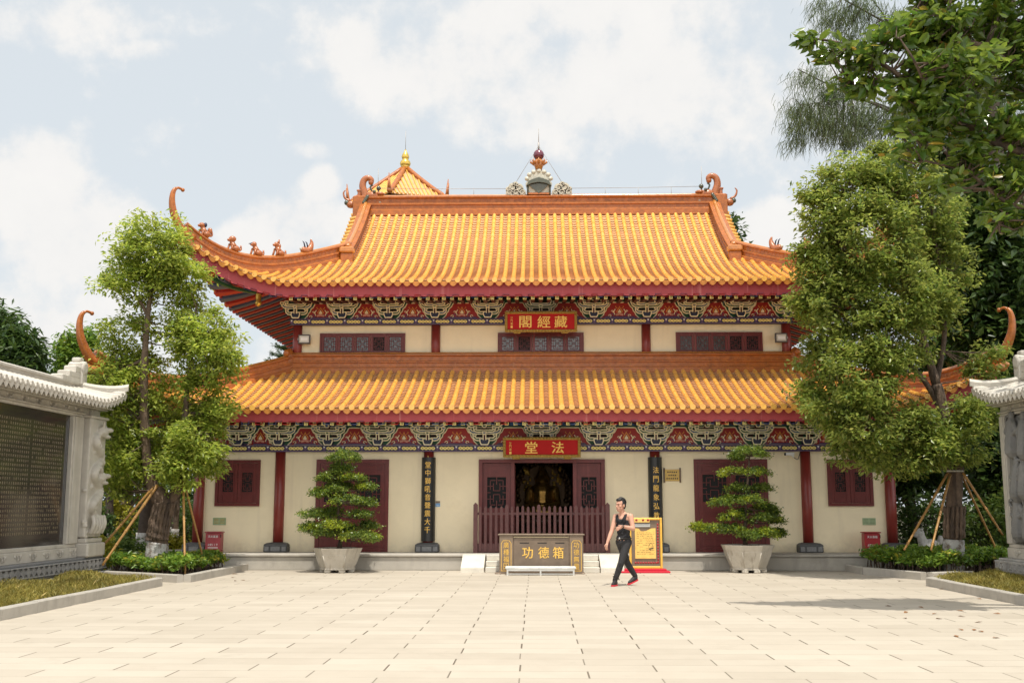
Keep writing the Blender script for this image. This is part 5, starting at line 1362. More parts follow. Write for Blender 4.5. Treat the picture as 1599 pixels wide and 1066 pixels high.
kerb([(-7.35, 27.6), (-7.35, 25.3), (-7.42, 23.25), (-9.8, 24.75)][::1], 'pale stone kerb edging the leafy bed of the bamboo-propped tree')
kerb([(9.6, 23.9), (7.86, 22.6), (7.86, 10.0)], 'pale stone kerb edging the grass bed on the right side')
kerb([(9.6, 24.9), (8.5, 24.35), (7.80, 26.2), (7.80, 27.6)], 'pale stone kerb edging the leafy bed of the big right-hand tree')
def bed(name, poly): obj(name, MB().add([(x, y, .09) for x, y in poly], [tuple(range(len(poly)))]), 'soil', kind='structure')
bed('bed_soil', [(-7.6, 10), (-7.6, 22.2), (-9.7, 23.75), (-9.7, 10)]); bed('bed_soil', [(-7.45, 27.6), (-7.45, 25.3), (-7.52, 23.35), (-9.85, 24.85), (-9.85, 27.6)])
bed('bed_soil', [(7.96, 10), (9.9, 10), (9.9, 24.0), (7.96, 22.65)]); bed('bed_soil', [(8.6, 24.45), (7.9, 26.2), (7.9, 27.6), (10.6, 27.6), (10.6, 25.0)])
# ================================================================== PERSON
man = thing('person', (1.80, 22.5, 0), 'person in black tank top and black trousers walking left across the paving, hand at waist', 'person')
V3 = Vector
def J(px, py, y): return V3((1.80+(px-978)/75.4, y, (914-py)/75.4))
pel, che, nek = V3((1.785, 22.50, .90)), V3((1.785, 22.50, 1.24)), V3((1.775, 22.50, 1.435))
hd = V3((1.732, 22.475, 1.595)); fd = V3((-.78, -.62, 0)).normalized(); sd_ = V3((fd.y, -fd.x, 0)); Z = V3((0, 0, 1))
bf = V3((-.62, -.78, 0)).normalized(); br_ = V3((bf.y, -bf.x, 0))       # body facing, his right
sR, sL = V3((1.640, 22.59, 1.375)), V3((1.925, 22.41, 1.385))
eR, wR, hR = V3((1.545, 22.50, 1.085)), V3((1.445, 22.40, .855)), V3((1.420, 22.375, .775))
eL, wL, hL = V3((1.965, 22.33, 1.140)), V3((1.735, 22.235, 1.190)), V3((1.665, 22.215, 1.155))
kL, aL = V3((1.715, 22.35, .465)), V3((1.590, 22.41, .095)); kR, aR = V3((1.845, 22.58, .475)), V3((2.025, 22.70, .165))
hipL, hipR = pel+br_*-.085+Z*-.03, pel+br_*.085+Z*-.03
def rot_to(v):   # columns: side, front, up
    v = v.normalized(); return v.to_track_quat('Y', 'Z').to_matrix()
RB_ = Matrix((br_, bf, Z)).transposed(); RH = Matrix((sd_, fd, Z)).transposed()
b = MB()
b.ball(pel, (.155, .115, .13), 0, 12, RB_); b.ball(pel.lerp(che, .5), (.135, .10, .16), 0, 12, RB_); b.ball(che, (.165, .115, .16), 0, 12, RB_); b.ball(che+Z*.09, (.16, .10, .09), 0, 12, RB_)
b.cone(che+Z*.14, .075, nek+Z*.02, .056, 0, 12); b.cone(nek, .056, hd+fd*-.01+Z*-.06, .054, 0, 12)
for s_, e in ((sR, 1), (sL, -1)): b.ball(s_, .060, 0, 10); b.cone(s_-Z*.004, .060, che+Z*.13+br_*e*.06, .066, 0, 10); b.cone(nek-Z*.005, .052, s_+Z*.0, .052, 0, 10)
b.cone(sR, .060, eR, .044, 0, 10); b.cone(eR, .045, eR.lerp(wR, .35), .045, 0, 10); b.cone(eR.lerp(wR, .35), .045, wR, .029, 0, 10)
b.cone(sL, .060, eL, .045, 0, 10); b.cone(eL, .046, eL.lerp(wL, .35), .046, 0, 10); b.cone(eL.lerp(wL, .35), .046, wL, .029, 0, 10)
# head, shaped apart and set on the neck before the body is fused
def grow(mb, k=1.13):
    c_ = hd-Z*.085; mb.v = [tuple(c_+(V3(p)-c_)*k) for p in mb.v]; return mb
body_mb = b; b = MB()
b.ball(hd+Z*.035-fd*.012, (.076, .095, .092), 0, 14, RH); b.ball(hd+Z*-.045+fd*.022, (.060, .066, .072), 0, 12, RH); b.ball(hd+Z*-.095+fd*.052, (.030, .026, .024), 0, 10, RH)
b.ball(hd+fd*.078+Z*.030, (.052, .016, .012), 0, 8, RH); b.cone(hd+fd*.082+Z*.015, .009, hd+fd*.104+Z*-.028, .014, 0, 8)
for e in (-1, 1): b.ball(hd+sd_*e*.013+fd*.092+Z*-.033, .010, 0, 7); b.ball(hd+sd_*e*.078-fd*.008+Z*-.008, (.010, .022, .033), 0, 8, RH); b.ball(hd+sd_*e*.045+fd*.052+Z*-.018, (.024, .024, .018), 0, 8, RH)
b.ball(hd+fd*.083+Z*-.066, (.026, .012, .008), 0, 8, RH); b.ball(hd+fd*.080+Z*-.078, (.022, .012, .008), 0, 8, RH)
grow(b); body_mb.add(b.v, b.f); body_mb.s[-len(b.f):] = b.s; b = body_mb
# hands: palm, four bent fingers, thumb
def hand(w, palm_dir, knuckle_dir, thumb_dir, curl):
    d, k, th = palm_dir.normalized(), knuckle_dir.normalized(), thumb_dir.normalized()
    M = Matrix((k, d, k.cross(d))).transposed(); c = w+d*.045
    b.ball(c, (.040, .052, .019), 0, 10, M); b.cone(w, .026, w+d*.03, .027, 0, 8)
    n_ = k.cross(d).normalized(); n_ = n_ if n_.dot(curl) > 0 else -n_
    for i, (o, L_) in enumerate(((-.030, .066), (-.010, .076), (.011, .072), (.031, .056))):
        p0 = c+d*.038-k*o*1.0*(-1); q = d; p1 = p0+(d*.92+n_*.30)*L_*.48; p2 = p1+(d*.70+n_*.72)*L_*.32; p3 = p2+(d*.42+n_*.9)*L_*.24
        b.cone(p0, .0100, p1, .0092, 0, 7); b.cone(p1, .0092, p2, .0084, 0, 7); b.cone(p2, .0084, p3, .0074, 0, 7)
    p0 = w+d*.022+th*.020; p1 = p0+(th*.7+d*.7)*.036; p2 = p1+(d*.9+th*.25+n_*.2)*.030
    b.cone(p0, .013, p1, .0108, 0, 7); b.cone(p1, .0108, p2, .0085, 0, 7)
hand(wR, hR-wR, V3((.55, -.8, .1)), bf*.9+V3((-.2, 0, 0)), V3((.6, .4, 0)))
hand(wL, V3((-.85, -.1, -.45)), V3((-.35, .1, .85)), V3((-.2, -.2, .9)), V3((.1, .9, 0)))
# lower legs stay inside the trousers; ankles show nothing, so the body ends in the shoes
b.cone(hipL, .085, kL, .055, 0, 10); b.cone(kL, .052, aL, .036, 0, 10); b.cone(hipR, .085, kR, .055, 0, 10); b.cone(kR, .052, aR, .036, 0, 10)
mo = tuple(man.location)
obj('body', fuse('body', b, ['skin'], .0062, 2, mo), None, man)
# hair: cap over crown, back and sides, short
b = MB(); b.ball(hd+Z*.055-fd*.028, (.081, .092, .086), 0, 14, RH); b.ball(hd+Z*.095+fd*.040, (.060, .050, .034), 0, 12, RH)
for e in (-1, 1): b.ball(hd+sd_*e*.068-fd*.018+Z*.025, (.014, .045, .045), 0, 9, RH)
b.ball(hd-fd*.075+Z*-.01, (.055, .032, .06), 0, 10, RH)
for k in range(60):
    q = R.uniform(0, 6.28); r = R.uniform(0, .075); b.ball(hd+sd_*r*cos(q)+fd*(r*sin(q)-.01)+Z*(.055+math.sqrt(max(0, .0085-r*r))*.95), (.012, .012, .008), 0, 6)
obj('hair', fuse('hair', grow(b), ['hair'], .006, 1, mo), None, man)
e_ = MB(); m_ = MB()
for e in (-1, 1): e_.ball(hd+sd_*e*.029+fd*.0795+Z*.006, (.012, .006, .0045), 0, 8, RH); m_.ball(hd+sd_*e*.030+fd*.088+Z*.028, (.020, .006, .005), 0, 8, RH)
for e in (-1, 1): obj('eye', grow(MB().ball(hd+sd_*e*.029+fd*.0795+Z*.006, (.012, .006, .0045), 0, 8, RH)), 'eye_dark', man); obj('eyebrow', grow(MB().ball(hd+sd_*e*.030+fd*.088+Z*.028, (.020, .006, .005), 0, 8, RH)), 'hair', man)
obj('lips', grow(MB().ball(hd+fd*.093+Z*-.068, (.022, .006, .005), 0, 8, RH).ball(hd+fd*.090+Z*-.077, (.019, .006, .005), 0, 8, RH)), 'lip', man)
# tank top: torso shell with scooped neck and shoulder straps
b = MB()
b.ball(pel+Z*.05, (.160, .122, .12), 0, 14, RB_); b.ball(pel.lerp(che, .5), (.146, .112, .17), 0, 14, RB_); b.ball(che-Z*.03, (.172, .124, .135), 0, 14, RB_); b.ball(che+Z*.034+bf*.0, (.162, .126, .090), 0, 14, RB_)
for e in (-1, 1):
    sp = nek+br_*e*.105+Z*-.012
    for f_ in (-1, 1):
        P = ease([sp, sp+bf*f_*.055+Z*-.03, che+br_*e*.100+bf*f_*.098+Z*.09, che+br_*e*.088+bf*f_*.104+Z*.03], 5)
        for p, q in zip(P, P[1:]): b.cone(p, .024, q, .024, 0, 7)
        P = ease([sp-br_*e*.008, sp+bf*f_*.058+Z*-.03-br_*e*.014, che+br_*e*.066+bf*f_*.100+Z*.088, che+br_*e*.030+bf*f_*.108+Z*.052], 5)
        for p, q in zip(P, P[1:]): b.cone(p, .022, q, .024, 0, 7)
for k in range(24): z = R.uniform(1.02, 1.22); q = R.uniform(0, 6.28); a = pel.lerp(che, (z-.9)/.34)+br_*.14*cos(q)+bf*.108*sin(q); b.cone(a, .012, a+V3((R.uniform(-.05, .05), R.uniform(-.03, .03), R.uniform(-.04, .04))), .010, 0, 6)
obj('tank_top', fuse('tank_top', b, ['black_cloth'], .007, 2, mo), None, man)
# trousers
b = MB(); b.ball(pel+Z*-.045, (.164, .126, .115), 0, 14, RB_)
for h_, k_, a_ in ((hipL, kL, aL), (hipR, kR, aR)):
    b.cone(h_, .098, h_.lerp(k_, .5), .086, 0, 12); b.cone(h_.lerp(k_, .5), .086, k_, .066, 0, 12); c_ = k_.lerp(a_, .35); b.cone(k_, .066, c_, .066, 0, 12); b.cone(c_, .066, a_+Z*.02, .050, 0, 12)
    for k in range(12): f_ = R.uniform(.15, .95); p = (h_.lerp(k_, f_*2) if f_ < .5 else k_.lerp(a_, f_*2-1)); q = R.uniform(0, 6.28); rr = .08-.03*f_; o_ = V3((cos(q), sin(q), 0))*rr; b.cone(p+o_, .014, p+o_*.9+V3((R.uniform(-.05, .05), 0, R.uniform(-.06, .06))), .010, 0, 6)
obj('trousers', fuse('trousers', b, ['black_denim'], .008, 2, mo), None, man)
b = MB()
for k in range(28): q = 2*pi*k/28; q2 = 2*pi*(k+1)/28; b.tube([pel+Z*.045+br_*.153*cos(q)+bf*.115*sin(q), pel+Z*.045+br_*.153*cos(q2)+bf*.115*sin(q2)], .017, 6)
obj('belt', b, 'leather', man); bk = pel+Z*.045+bf*.127+br_*.02
obj('buckle', MB().ball(bk, (.028, .010, .020), 0, 8, RB_), 'steel', man)
obj('watch', MB().tube([wL+(eL-wL).normalized()*.012, wL+(eL-wL).normalized()*.034], .0335, 12).ball(wL+V3((-.0, -.036, .012)), .014, 0, 7), 'leather', man)
# shoes
def shoe(a, toe, heel, roll):
    d = (toe-heel); L_ = d.length; d.normalize(); s_ = d.cross(Z).normalized(); n_ = s_.cross(d)
    u = MB(); u.cone(a+Z*.0, .050, a-Z*.03, .048, 0, 10); u.cone(heel+d*.05+n_*.055, .044, heel+d*.15+n_*.05, .044, 0, 10); u.cone(heel+d*.15+n_*.048, .044, toe-d*.05+n_*.034, .032, 0, 10); u.cone(a, .046, heel+d*.13+n_*.055, .044, 0, 10)
    obj('shoe', fuse('shoe', u, ['shoe_black'], .007, 1, mo), None, man)
    so_ = MB(); pr = [(0, .0), (.03, .040), (.10, .042), (.18, .048), (.24, .040), (.275, .015)]
    top = [heel+d*x*L_/.275+s_*w+n_*.022 for x, w in pr]+[heel+d*x*L_/.275-s_*w+n_*.022 for x, w in reversed(pr)]; bot = [p-n_*.026 for p in top]; n = len(top)
    so_.add(top+bot, [tuple(range(n)), tuple(range(2*n-1, n-1, -1))]+[(i, n+i, n+(i+1) % n, (i+1) % n) for i in range(n)]); obj('sole', so_, 'shoe_red', man)
shoe(aL, V3((1.515, 22.20, .012)), V3((1.625, 22.45, .012)), 0)
shoe(aR, V3((1.865, 22.60, .014)), V3((2.090, 22.735, .105)), 0)
# ================================================================== PLANTS
def leaves(C, size, aspect=.5, up=.35, out=None, droop=0., fold=True, rng=NR, jit=.35, oval=False):
    """leaf faces at centres C: 4-corner leaf blades with random attitude; out = preferred outward directions"""
    n = len(C); L_ = size*(1+jit*rng.uniform(-1, 1, n))
    d = rng.normal(size=(n, 3)); d /= np.linalg.norm(d, axis=1)[:, None]
    if out is not None: d = d*.8+out*.7
    d[:, 2] = d[:, 2]*.6-droop; d /= np.linalg.norm(d, axis=1)[:, None]
    nn = rng.normal(size=(n, 3))*.6; nn[:, 2] += up
    s = np.cross(d, nn); s /= np.linalg.norm(s, axis=1)[:, None]+1e-9; nn = np.cross(s, d)
    l = L_[:, None]; w = l*aspect*.5
    base = C-d*l*.5; tip = C+d*l*.5; mid = C-d*l*.04
    if oval:
        k = nn*w*.25; V = np.stack([base, base+d*l*.30+s*w*.92+k, base+d*l*.66+s*w*.86+k, tip, base+d*l*.66-s*w*.86+k, base+d*l*.30-s*w*.92+k], 1).reshape(-1, 3)
        i = np.arange(n)*6; return V, np.concatenate([np.stack([i, i+1, i+2, i+3], 1), np.stack([i, i+3, i+4, i+5], 1)])
    if not fold:
        V = np.stack([base, mid+s*w, tip, mid-s*w], 1).reshape(-1, 3); F = np.arange(4*n).reshape(n, 4); return V, F
    k = nn*w*.35
    V = np.stack([base, mid+s*w+k, tip, mid-s*w+k], 1).reshape(-1, 3)
    i = np.arange(n)*4; F = np.concatenate([np.stack([i, i+1, i+2], 1), np.stack([i, i+2, i+3], 1)]); return V, F
def clumps(blobs, nper, spread, rng=NR, shell=.55):
    """leaf centres gathered in small clumps spread through the outer part of each blob; blob = (centre, radii, number of clumps)"""
    Cs, Os, K = [], [], []
    for c, r, n in blobs:
        c = np.array(c); r = np.array(r if hasattr(r, '__len__') else (r, r, r))
        d = rng.normal(size=(n, 3)); d /= np.linalg.norm(d, axis=1)[:, None]
        rad = shell+(1-shell)*rng.uniform(0, 1, n)**.6
        rad *= 1+np.clip(.09*rng.normal(size=n), -.2, .14)
        k = c+d*r*rad[:, None]; K.append(k)
        sp = spread*rng.uniform(.6, 1.35, n)
        m = rng.poisson(nper, n)
        for kk, dd, ss, mm in zip(k, d, sp, m):
            g = np.clip(rng.normal(size=(mm, 3)), -1.75, 1.75); g[:, 2] *= .62
            Cs.append(kk+g*ss); o = g+dd*.6; Os.append(o/(np.linalg.norm(o, axis=1)[:, None]+1e-9))
    return np.concatenate(Cs), np.concatenate(Os), np.concatenate(K)
def limb(b, pts, r0, r1, n=9, m=0, rough=.10, seed=0):
    P = ease(pts, 6); k = len(P); rr = random.Random(seed)
    b.tube(P, [(r0+(r1-r0)*(i/(k-1))**.8)*(1+rough*rr.uniform(-1, 1)) for i in range(k)], n, m); return P
def nearest_twigs(b, stems, K, r=.012, m=0, every=3, rng=NR):
    S = np.array([tuple(p) for p in stems])
    for i in range(0, len(K), every):
        k = K[i]; j = int(np.argmin(((S-k)**2).sum(1)+np.maximum(0, S[:, 2]-k[2])*1.5)); a = S[j]; mid = (a+k)/2+np.array([0, 0, -.06])+rng.normal(size=3)*.06
        b.tube([Vector(a), Vector(mid), Vector(k)], [r*1.5, r, r*.4], 4, m, caps=False)
def tree(name, base, label, cat, group, limbs, blobs, nper, spread, leaf, lm, aspect=.45, wash=None, every=2, twig=.012, bark='bark', droop=.15, shell=.5, trunk_n=12, out=True, oval=False, up=1.35):
    t = thing(name, base, label, cat, group)
    b = MB(); stems = []
    for i, (pts, r0, r1) in enumerate(limbs):
        P = limb(b, pts, r0, r1, trunk_n if i == 0 else 8, 0, .09, i); stems += P[len(P)//4:]
    C, O, K = clumps(blobs, nper, spread, shell=shell)
    nearest_twigs(b, stems, K, twig, 0, every)
    obj('trunk', b, [bark], t)
    if wash:
        z0, z1, r0, r1, pts = wash; w = MB(); P = ease(pts, 6); P = [p for p in P if p.z <= z1]; k = len(P)
        w.tube(P, [(r0+(r1-r0)*i/max(1, k-1))*(1+.06*sin(i*3.1)) for i in range(k)], 12); obj('lime_wash', w, 'lime_wash', t)
    V, F = leaves(C, leaf, aspect, up, O if out else None, droop, oval=oval)
    obj('crown', np_mesh('crown', V, F, [lm], wpos(t)), None, t)
    return t

# ---- left tree, forked, propped
ly = 25.25
def A(px, py, dy=0., Y=None):
    p = at(px, py, (Y or ly)+dy); return (p.x, p.y, p.z)
def AR(px, py, rpx, dy=0., flat=1., Y=None, ry=None):
    y = (Y or ly)+dy; s = y/FPX; return (A(px, py, dy, Y), (rpx*s, (ry if ry else rpx*s), rpx*s*flat))
Lb = [A(240, 905), A(246, 860), A(250, 820), A(258, 790), A(243, 765)]
blobsL = [(*AR(240, 402, 66, 0), 95), (*AR(200, 440, 46, -.1), 34), (*AR(285, 440, 40, .2), 30), (*AR(198, 520, 38, .1), 24), (*AR(318, 530, 50, .1), 56), (*AR(345, 560, 34, -.2), 24), (*AR(285, 505, 38, .3), 22),
          (*AR(186, 592, 40, .1), 36), (*AR(225, 590, 50, .6), 40), (*AR(312, 612, 42, .3), 34), (*AR(335, 650, 26, .0), 16), (*AR(190, 650, 40, .0), 30), (*AR(250, 670, 52, .6), 46), (*AR(310, 690, 40, -.2), 40), (*AR(190, 720, 34, -.1), 26), (*AR(235, 735, 42, .5), 32), (*AR(325, 728, 20, 0), 12), (*AR(285, 735, 34, -.3), 26), (*AR(185, 748, 26, 0), 14)]
limbsL = [(Lb, .25, .17), ([A(250, 790), A(232, 735), A(225, 640), A(226, 560), A(231, 490), A(238, 440), A(236, 390)], .165, .03), ([A(256, 795), A(282, 752), A(287, 690), A(291, 620), A(300, 545), A(305, 500)], .14, .025),
          ([A(232, 495), A(215, 465), A(196, 445)], .05, .012), ([A(236, 450), A(262, 420), A(280, 395)], .045, .012), ([A(226, 560), A(195, 575), A(165, 590)], .045, .012), ([A(228, 640), A(205, 665), A(185, 690)], .04, .012), ([A(292, 612), A(312, 595), A(326, 570)], .045, .012), ([A(288, 690), A(305, 705), A(320, 715)], .04, .01), ([A(236, 440), A(225, 410), A(218, 380)], .035, .01), ([A(300, 545), A(322, 525), A(338, 510)], .03, .01)]
lt = tree('forked_tree', A(240, 903), 'leafy tree with a thick forked trunk and whitewashed foot, propped by bamboo poles', 'tree', None, limbsL, blobsL, 78, .165, .125, 'leaf_camphor', .42,
          wash=(0, .78, .275, .245, [A(240, 905), A(243, 880), A(246, 850), A(248, 843)]), every=2, droop=.25)
# stripped, fluted bark strips up the trunk
fl = MB(); Pt = ease([A(246, 843), A(248, 830), A(252, 808), A(258, 785)], 6)
for k in range(9):
    q = -pi*.95+pi*.9*k/8; fl.tube([p+Vector((.225*cos(q), .225*sin(q), 0)) for p in Pt], [.045*(1+.25*sin(i*1.3+k)) for i in range(len(Pt))], 5, 0)
obj('bark_ridges', fl, 'bark', lt)
def prop(a, b_, label, m='bamboo', r=.035):
    r *= .85
    a, b_ = Vector(a), Vector(b_); P = [a.lerp(b_, i/12) for i in range(13)]; mb = MB()
    mb.tube(P, [r*(1.0-.25*i/12) for i in range(13)], 8)
    for p in P[1:-1:2]: mb.ball(p, r*1.12, 0, 7)
    return obj('bamboo_prop', mb, m, loc=tuple(b_ if b_.z < a.z else a), label=label, cat='tree prop', group='bamboo poles propping the forked tree' if a.x < 0 else 'bamboo poles propping the big tree')
prop(A(240, 760, -.1), A(152, 862, -.4), 'upper of the two long bamboo poles leaning from the left onto the forked tree', r=.042)
prop(A(246, 757, -.15), A(160, 882, -.9), 'lower of the two long bamboo poles leaning from the left onto the forked tree', r=.042)
prop(A(286, 748, -.2), A(289, 903, -1.3), 'upright bamboo pole standing before the forked tree by the kerb corner', r=.035)
prop(A(288, 755, .0), A(319, 878, .6), 'slanting bamboo pole between the forked tree and the red extinguisher box', r=.034)
prop(A(216, 775, .2), A(200, 800, .9), 'short bamboo pole crossing behind the forked trunk', 'bamboo_dark', r=.025)

# ---- right tree
ly = 25.2
Rb = [A(1490, 905), A(1489, 850), A(1490, 780), A(1492, 715), A(1478, 660), A(1462, 600)]
blobsR = [(*AR(1330, 300, 58, .2), 62), (*AR(1400, 290, 62, .2), 66), (*AR(1295, 350, 40, .0), 34), (*AR(1440, 340, 62, .3), 60), (*AR(1360, 380, 72, -.5), 84), (*AR(1290, 420, 40, .1), 34), (*AR(1470, 420, 44, .3), 44), (*AR(1410, 450, 70, -.6), 80),
          (*AR(1310, 480, 56, -.2), 60), (*AR(1285, 560, 36, .3), 32), (*AR(1450, 475, 44, .1), 42), (*AR(1380, 530, 66, -.7), 76), (*AR(1345, 590, 60, -.9), 62), (*AR(1300, 640, 40, -.4), 34), (*AR(1350, 670, 56, -.8), 58), (*AR(1435, 672, 40, -.6), 34), (*AR(1505, 645, 26, -.2), 14), (*AR(1400, 705, 46, -.4), 40), (*AR(1330, 700, 30, -.3), 16), (*AR(1505, 690, 34, -.2), 26), (*AR(1275, 470, 30, .0), 22), (*AR(1262, 400, 22, .0), 14), (*AR(1268, 610, 24, .0), 12), (*AR(1545, 650, 22, .1), 12), (*AR(1530, 575, 20, .3), 9), (*AR(1556, 548, 15, .3), 5), (*AR(1380, 262, 36, .2), 26), (*AR(1270, 300, 22, .1), 14), (*AR(1460, 700, 30, -.6), 22), (*AR(1255, 480, 18, .2), 10)]
limbsR = [(Rb, .235, .12), ([A(1462, 600), A(1445, 540), A(1420, 460), A(1400, 380), A(1385, 310)], .115, .02), ([A(1470, 640), A(1440, 590), A(1390, 540), A(1340, 470), A(1310, 380)], .08, .015), ([A(1488, 700), A(1440, 690), A(1380, 665), A(1320, 640)], .07, .012), ([A(1462, 600), A(1475, 520), A(1470, 430), A(1455, 350)], .08, .015), ([A(1490, 720), A(1510, 690), A(1530, 660)], .05, .012), ([A(1440, 540), A(1380, 500), A(1330, 450)], .05, .012), ([A(1400, 400), A(1350, 340), A(1320, 300)], .04, .01), ([A(1490, 735), A(1450, 725), A(1410, 700)], .05, .012)]
rt = tree('big_tree', A(1490, 903), 'large dense leafy tree on a straight trunk hiding the right end of the hall', 'tree', None, limbsR, blobsR, 84, .165, .125, 'leaf_right', .42,
          wash=(0, .85, .25, .228, [A(1489, 905), A(1489, 880), A(1489, 850), A(1489, 842)]), every=2, droop=.25)
fl = MB(); Pt = ease([A(1489, 840), A(1489, 820), A(1490, 790)], 6)
for k in range(7):
    q = -pi*.95+pi*.9*k/6; fl.tube([p+Vector((.21*cos(q), .21*sin(q), 0)) for p in Pt], [.045*(1+.25*sin(i*1.3+k)) for i in range(len(Pt))], 5, 0)
obj('bark_ridges', fl, 'bark', rt); obj('tie_band', MB().tube([A(1478, 735, -.25), A(1504, 735, -.25)], .02, 6), 'white_stone', rt)
for (x0, y0_, d0), (x1, y1_, d1), lab in (((1480, 738, -.15), (1412, 858, -.6), 'outer of the two bamboo poles on the left of the big tree trunk'), ((1484, 740, -.25), (1454, 858, -1.2), 'inner of the two bamboo poles on the left of the big tree trunk'), ((1504, 738, -.15), (1566, 835, -.3), 'upper bamboo pole running from the big tree towards the carved wall'), ((1502, 742, .1), (1558, 862, .6), 'lower bamboo pole running from the big tree behind the carved wall')):
    prop(A(x0, y0_, d0), A(x1, y1_, d1), lab, 'bamboo', .036)

# ---- potted pad-pruned trees
def pot(t, x, y, R0, R1, h, octo, rings):
    b = MB(); n = 8 if octo else 6; ro = pi/n if octo else 0
    k = 1/cos(pi/n)
    b.lathe([(R0*k*.98, .10), (R0*k, .13), (R1*k*.90, h-.16), (R1*k*.90, h-.15), (R1*k, h-.02), (R1*k*1.01, h), (R1*k*.90, h), (R1*k*.88, h-.08)], (x, y, 0), n, rot=ro, smooth=False)
    b.lathe([(R0*k*1.03, .075), (R0*k*1.03, .115), (R0*k*.9, .12)], (x, y, 0), n, rot=ro, smooth=False)
    for i in range(n): q = ro+2*pi*i/n; b.bbox(x+R0*.92*cos(q)-.075, x+R0*.92*cos(q)+.075, y+R0*.92*sin(q)-.075, y+R0*.92*sin(q)+.075, 0, .085, .02)
    for i in range(n):
        q0 = ro+2*pi*i/n; b.tube([(x+R0*k*.985*cos(q0), y+R0*k*.985*sin(q0), .13), (x+R1*k*.893*cos(q0), y+R1*k*.893*sin(q0), h-.165)], .014, 5)
    obj('pot', b, 'pot_stone', t)
    obj('soil', MB().lathe([(R1*k*.87, h-.075), (R1*k*.5, h-.03), (.02, h)], (x, y, 0), n, rot=ro), 'soil', t)
def bonsai(x, y, R0, R1, h, octo, pads, trunk, label, bright, seed):
    t = thing('potted_tree', (x, y, 0), label, 'potted tree', 'potted trees flanking the steps')
    pot(t, x, y, R0, R1, h, octo, 0)
    rng = np.random.default_rng(seed); b = MB(); tr = [at(px, py, y+dy) for px, py, dy in trunk]; P = limb(b, tr, .06, .018, 8)
    Cs, Os = [], []; Cb = []
    s = y/FPX
    for px, py, wpx, hpx, dy, br in pads:
        c = at(px, py, y+dy); rx, rz = wpx*s, hpx*s
        a = min(P, key=lambda p: (p-c).length+max(0, p.z-c.z)*2); b.tube(ease([a, a.lerp(c, .55)+Vector((0, 0, -.06)), c+Vector((0, 0, -rz*.5))], 3), [.022]*3+[.016]*3+[.01], 6)
        wpx *= 1.06; hpx *= 1.15; rx, rz = wpx*s, hpx*s; n = int(30*max(.7, wpx*hpx/260)); 
        q = rng.uniform(0, 2*pi, n); r = np.sqrt(rng.uniform(0, 1, n)); K = np.stack([c.x+rx*r*np.cos(q), c.y+min(rx, .42)*r*np.sin(q), c.z-rz*.55+rz*1.35*np.sqrt(np.maximum(0, 1-r*r))*rng.uniform(.5, 1, n)], 1)
        for i, k in enumerate(K):
            b.tube([Vector(c)+Vector((0, 0, -rz*.5)), Vector(k)], [.008, .004], 4, caps=False)
            m = 52; g = rng.normal(size=(m, 3))*np.array([.068, .068, .038]); (Cb if (rng.uniform() < br) else Cs).append(k+g)
    obj('trunk', b, 'bark', t)
    C = np.concatenate(Cs); V, F = leaves(C, .060, .5, .7, None, -.25, rng=rng); obj('foliage', np_mesh('foliage', V, F, ['leaf_bonsai'], wpos(t)), None, t)
    if Cb:
        C = np.concatenate(Cb); V, F = leaves(C, .062, .5, .6, None, -.4, rng=rng); obj('young_shoots', np_mesh('young_shoots', V, F, ['leaf_bright'], wpos(t)), None, t)
bonsai(-4.82, 26.85, .37, .52, .585, False, [(538, 713, 22, 12, 0, .06), (520, 742, 16, 9, -.15, .05), (507, 747, 14, 7, .1, .05), (552, 746, 18, 8, -.1, .25), (528, 757, 20, 9, .2, .05), (570, 760, 14, 7, 0, .25), (524, 766, 13, 9, -.35, .05), (500, 770, 14, 7, 0, .05), (540, 780, 20, 11, -.35, .12), (572, 785, 13, 8, -.1, .05), (490, 802, 20, 9, -.1, .06), (520, 800, 18, 9, .1, .03), (562, 803, 18, 9, -.2, .12), (575, 820, 12, 7, .1, .03), (518, 818, 22, 9, -.35, .32), (484, 824, 16, 8, -.2, .45), (502, 832, 16, 7, -.3, .10), (560, 836, 26, 8, -.3, .28), (580, 840, 12, 7, -.1, .3), (537, 826, 20, 9, .2, .03), (535, 730, 16, 9, .1, .03)],
       [(530, 855, 0), (533, 830, .05), (528, 800, 0), (533, 770, .05), (531, 740, 0), (536, 712, 0)], 'neatly pruned pot tree with crowded foliage pads in a round-rimmed pot, left of the steps', 1, 3)
bonsai(5.15, 27.05, .40, .60, .66, True, [(1170, 706, 24, 12, 0, .10), (1150, 712, 10, 6, .1, .02), (1143, 736, 18, 7, -.1, .45), (1180, 737, 22, 7, 0, .22), (1152, 762, 16, 8, .1, .03), (1190, 762, 16, 8, .1, .04), (1128, 785, 16, 6, -.1, .12), (1145, 779, 15, 8, .1, .15), (1172, 781, 20, 9, -.25, .18), (1195, 792, 14, 7, .1, .03), (1206, 800, 8, 6, .1, .05), (1142, 806, 16, 9, -.15, .40), (1192, 809, 20, 8, -.1, .10), (1212, 812, 9, 6, 0, .1), (1092, 822, 10, 7, -.1, .85), (1114, 824, 16, 7, -.1, .40), (1140, 827, 22, 10, -.1, .05), (1173, 835, 20, 9, -.3, .22), (1196, 832, 14, 9, -.3, .45), (1213, 832, 10, 8, 0, .02), (1162, 800, 12, 8, .2, .02)],
       [(1164, 852, 0), (1163, 830, 0), (1165, 800, .03), (1164, 780, 0), (1168, 745, 0), (1170, 715, 0)], 'open airy pot tree with spread foliage pads in an eight-sided pot, right of the steps', 1, 5)

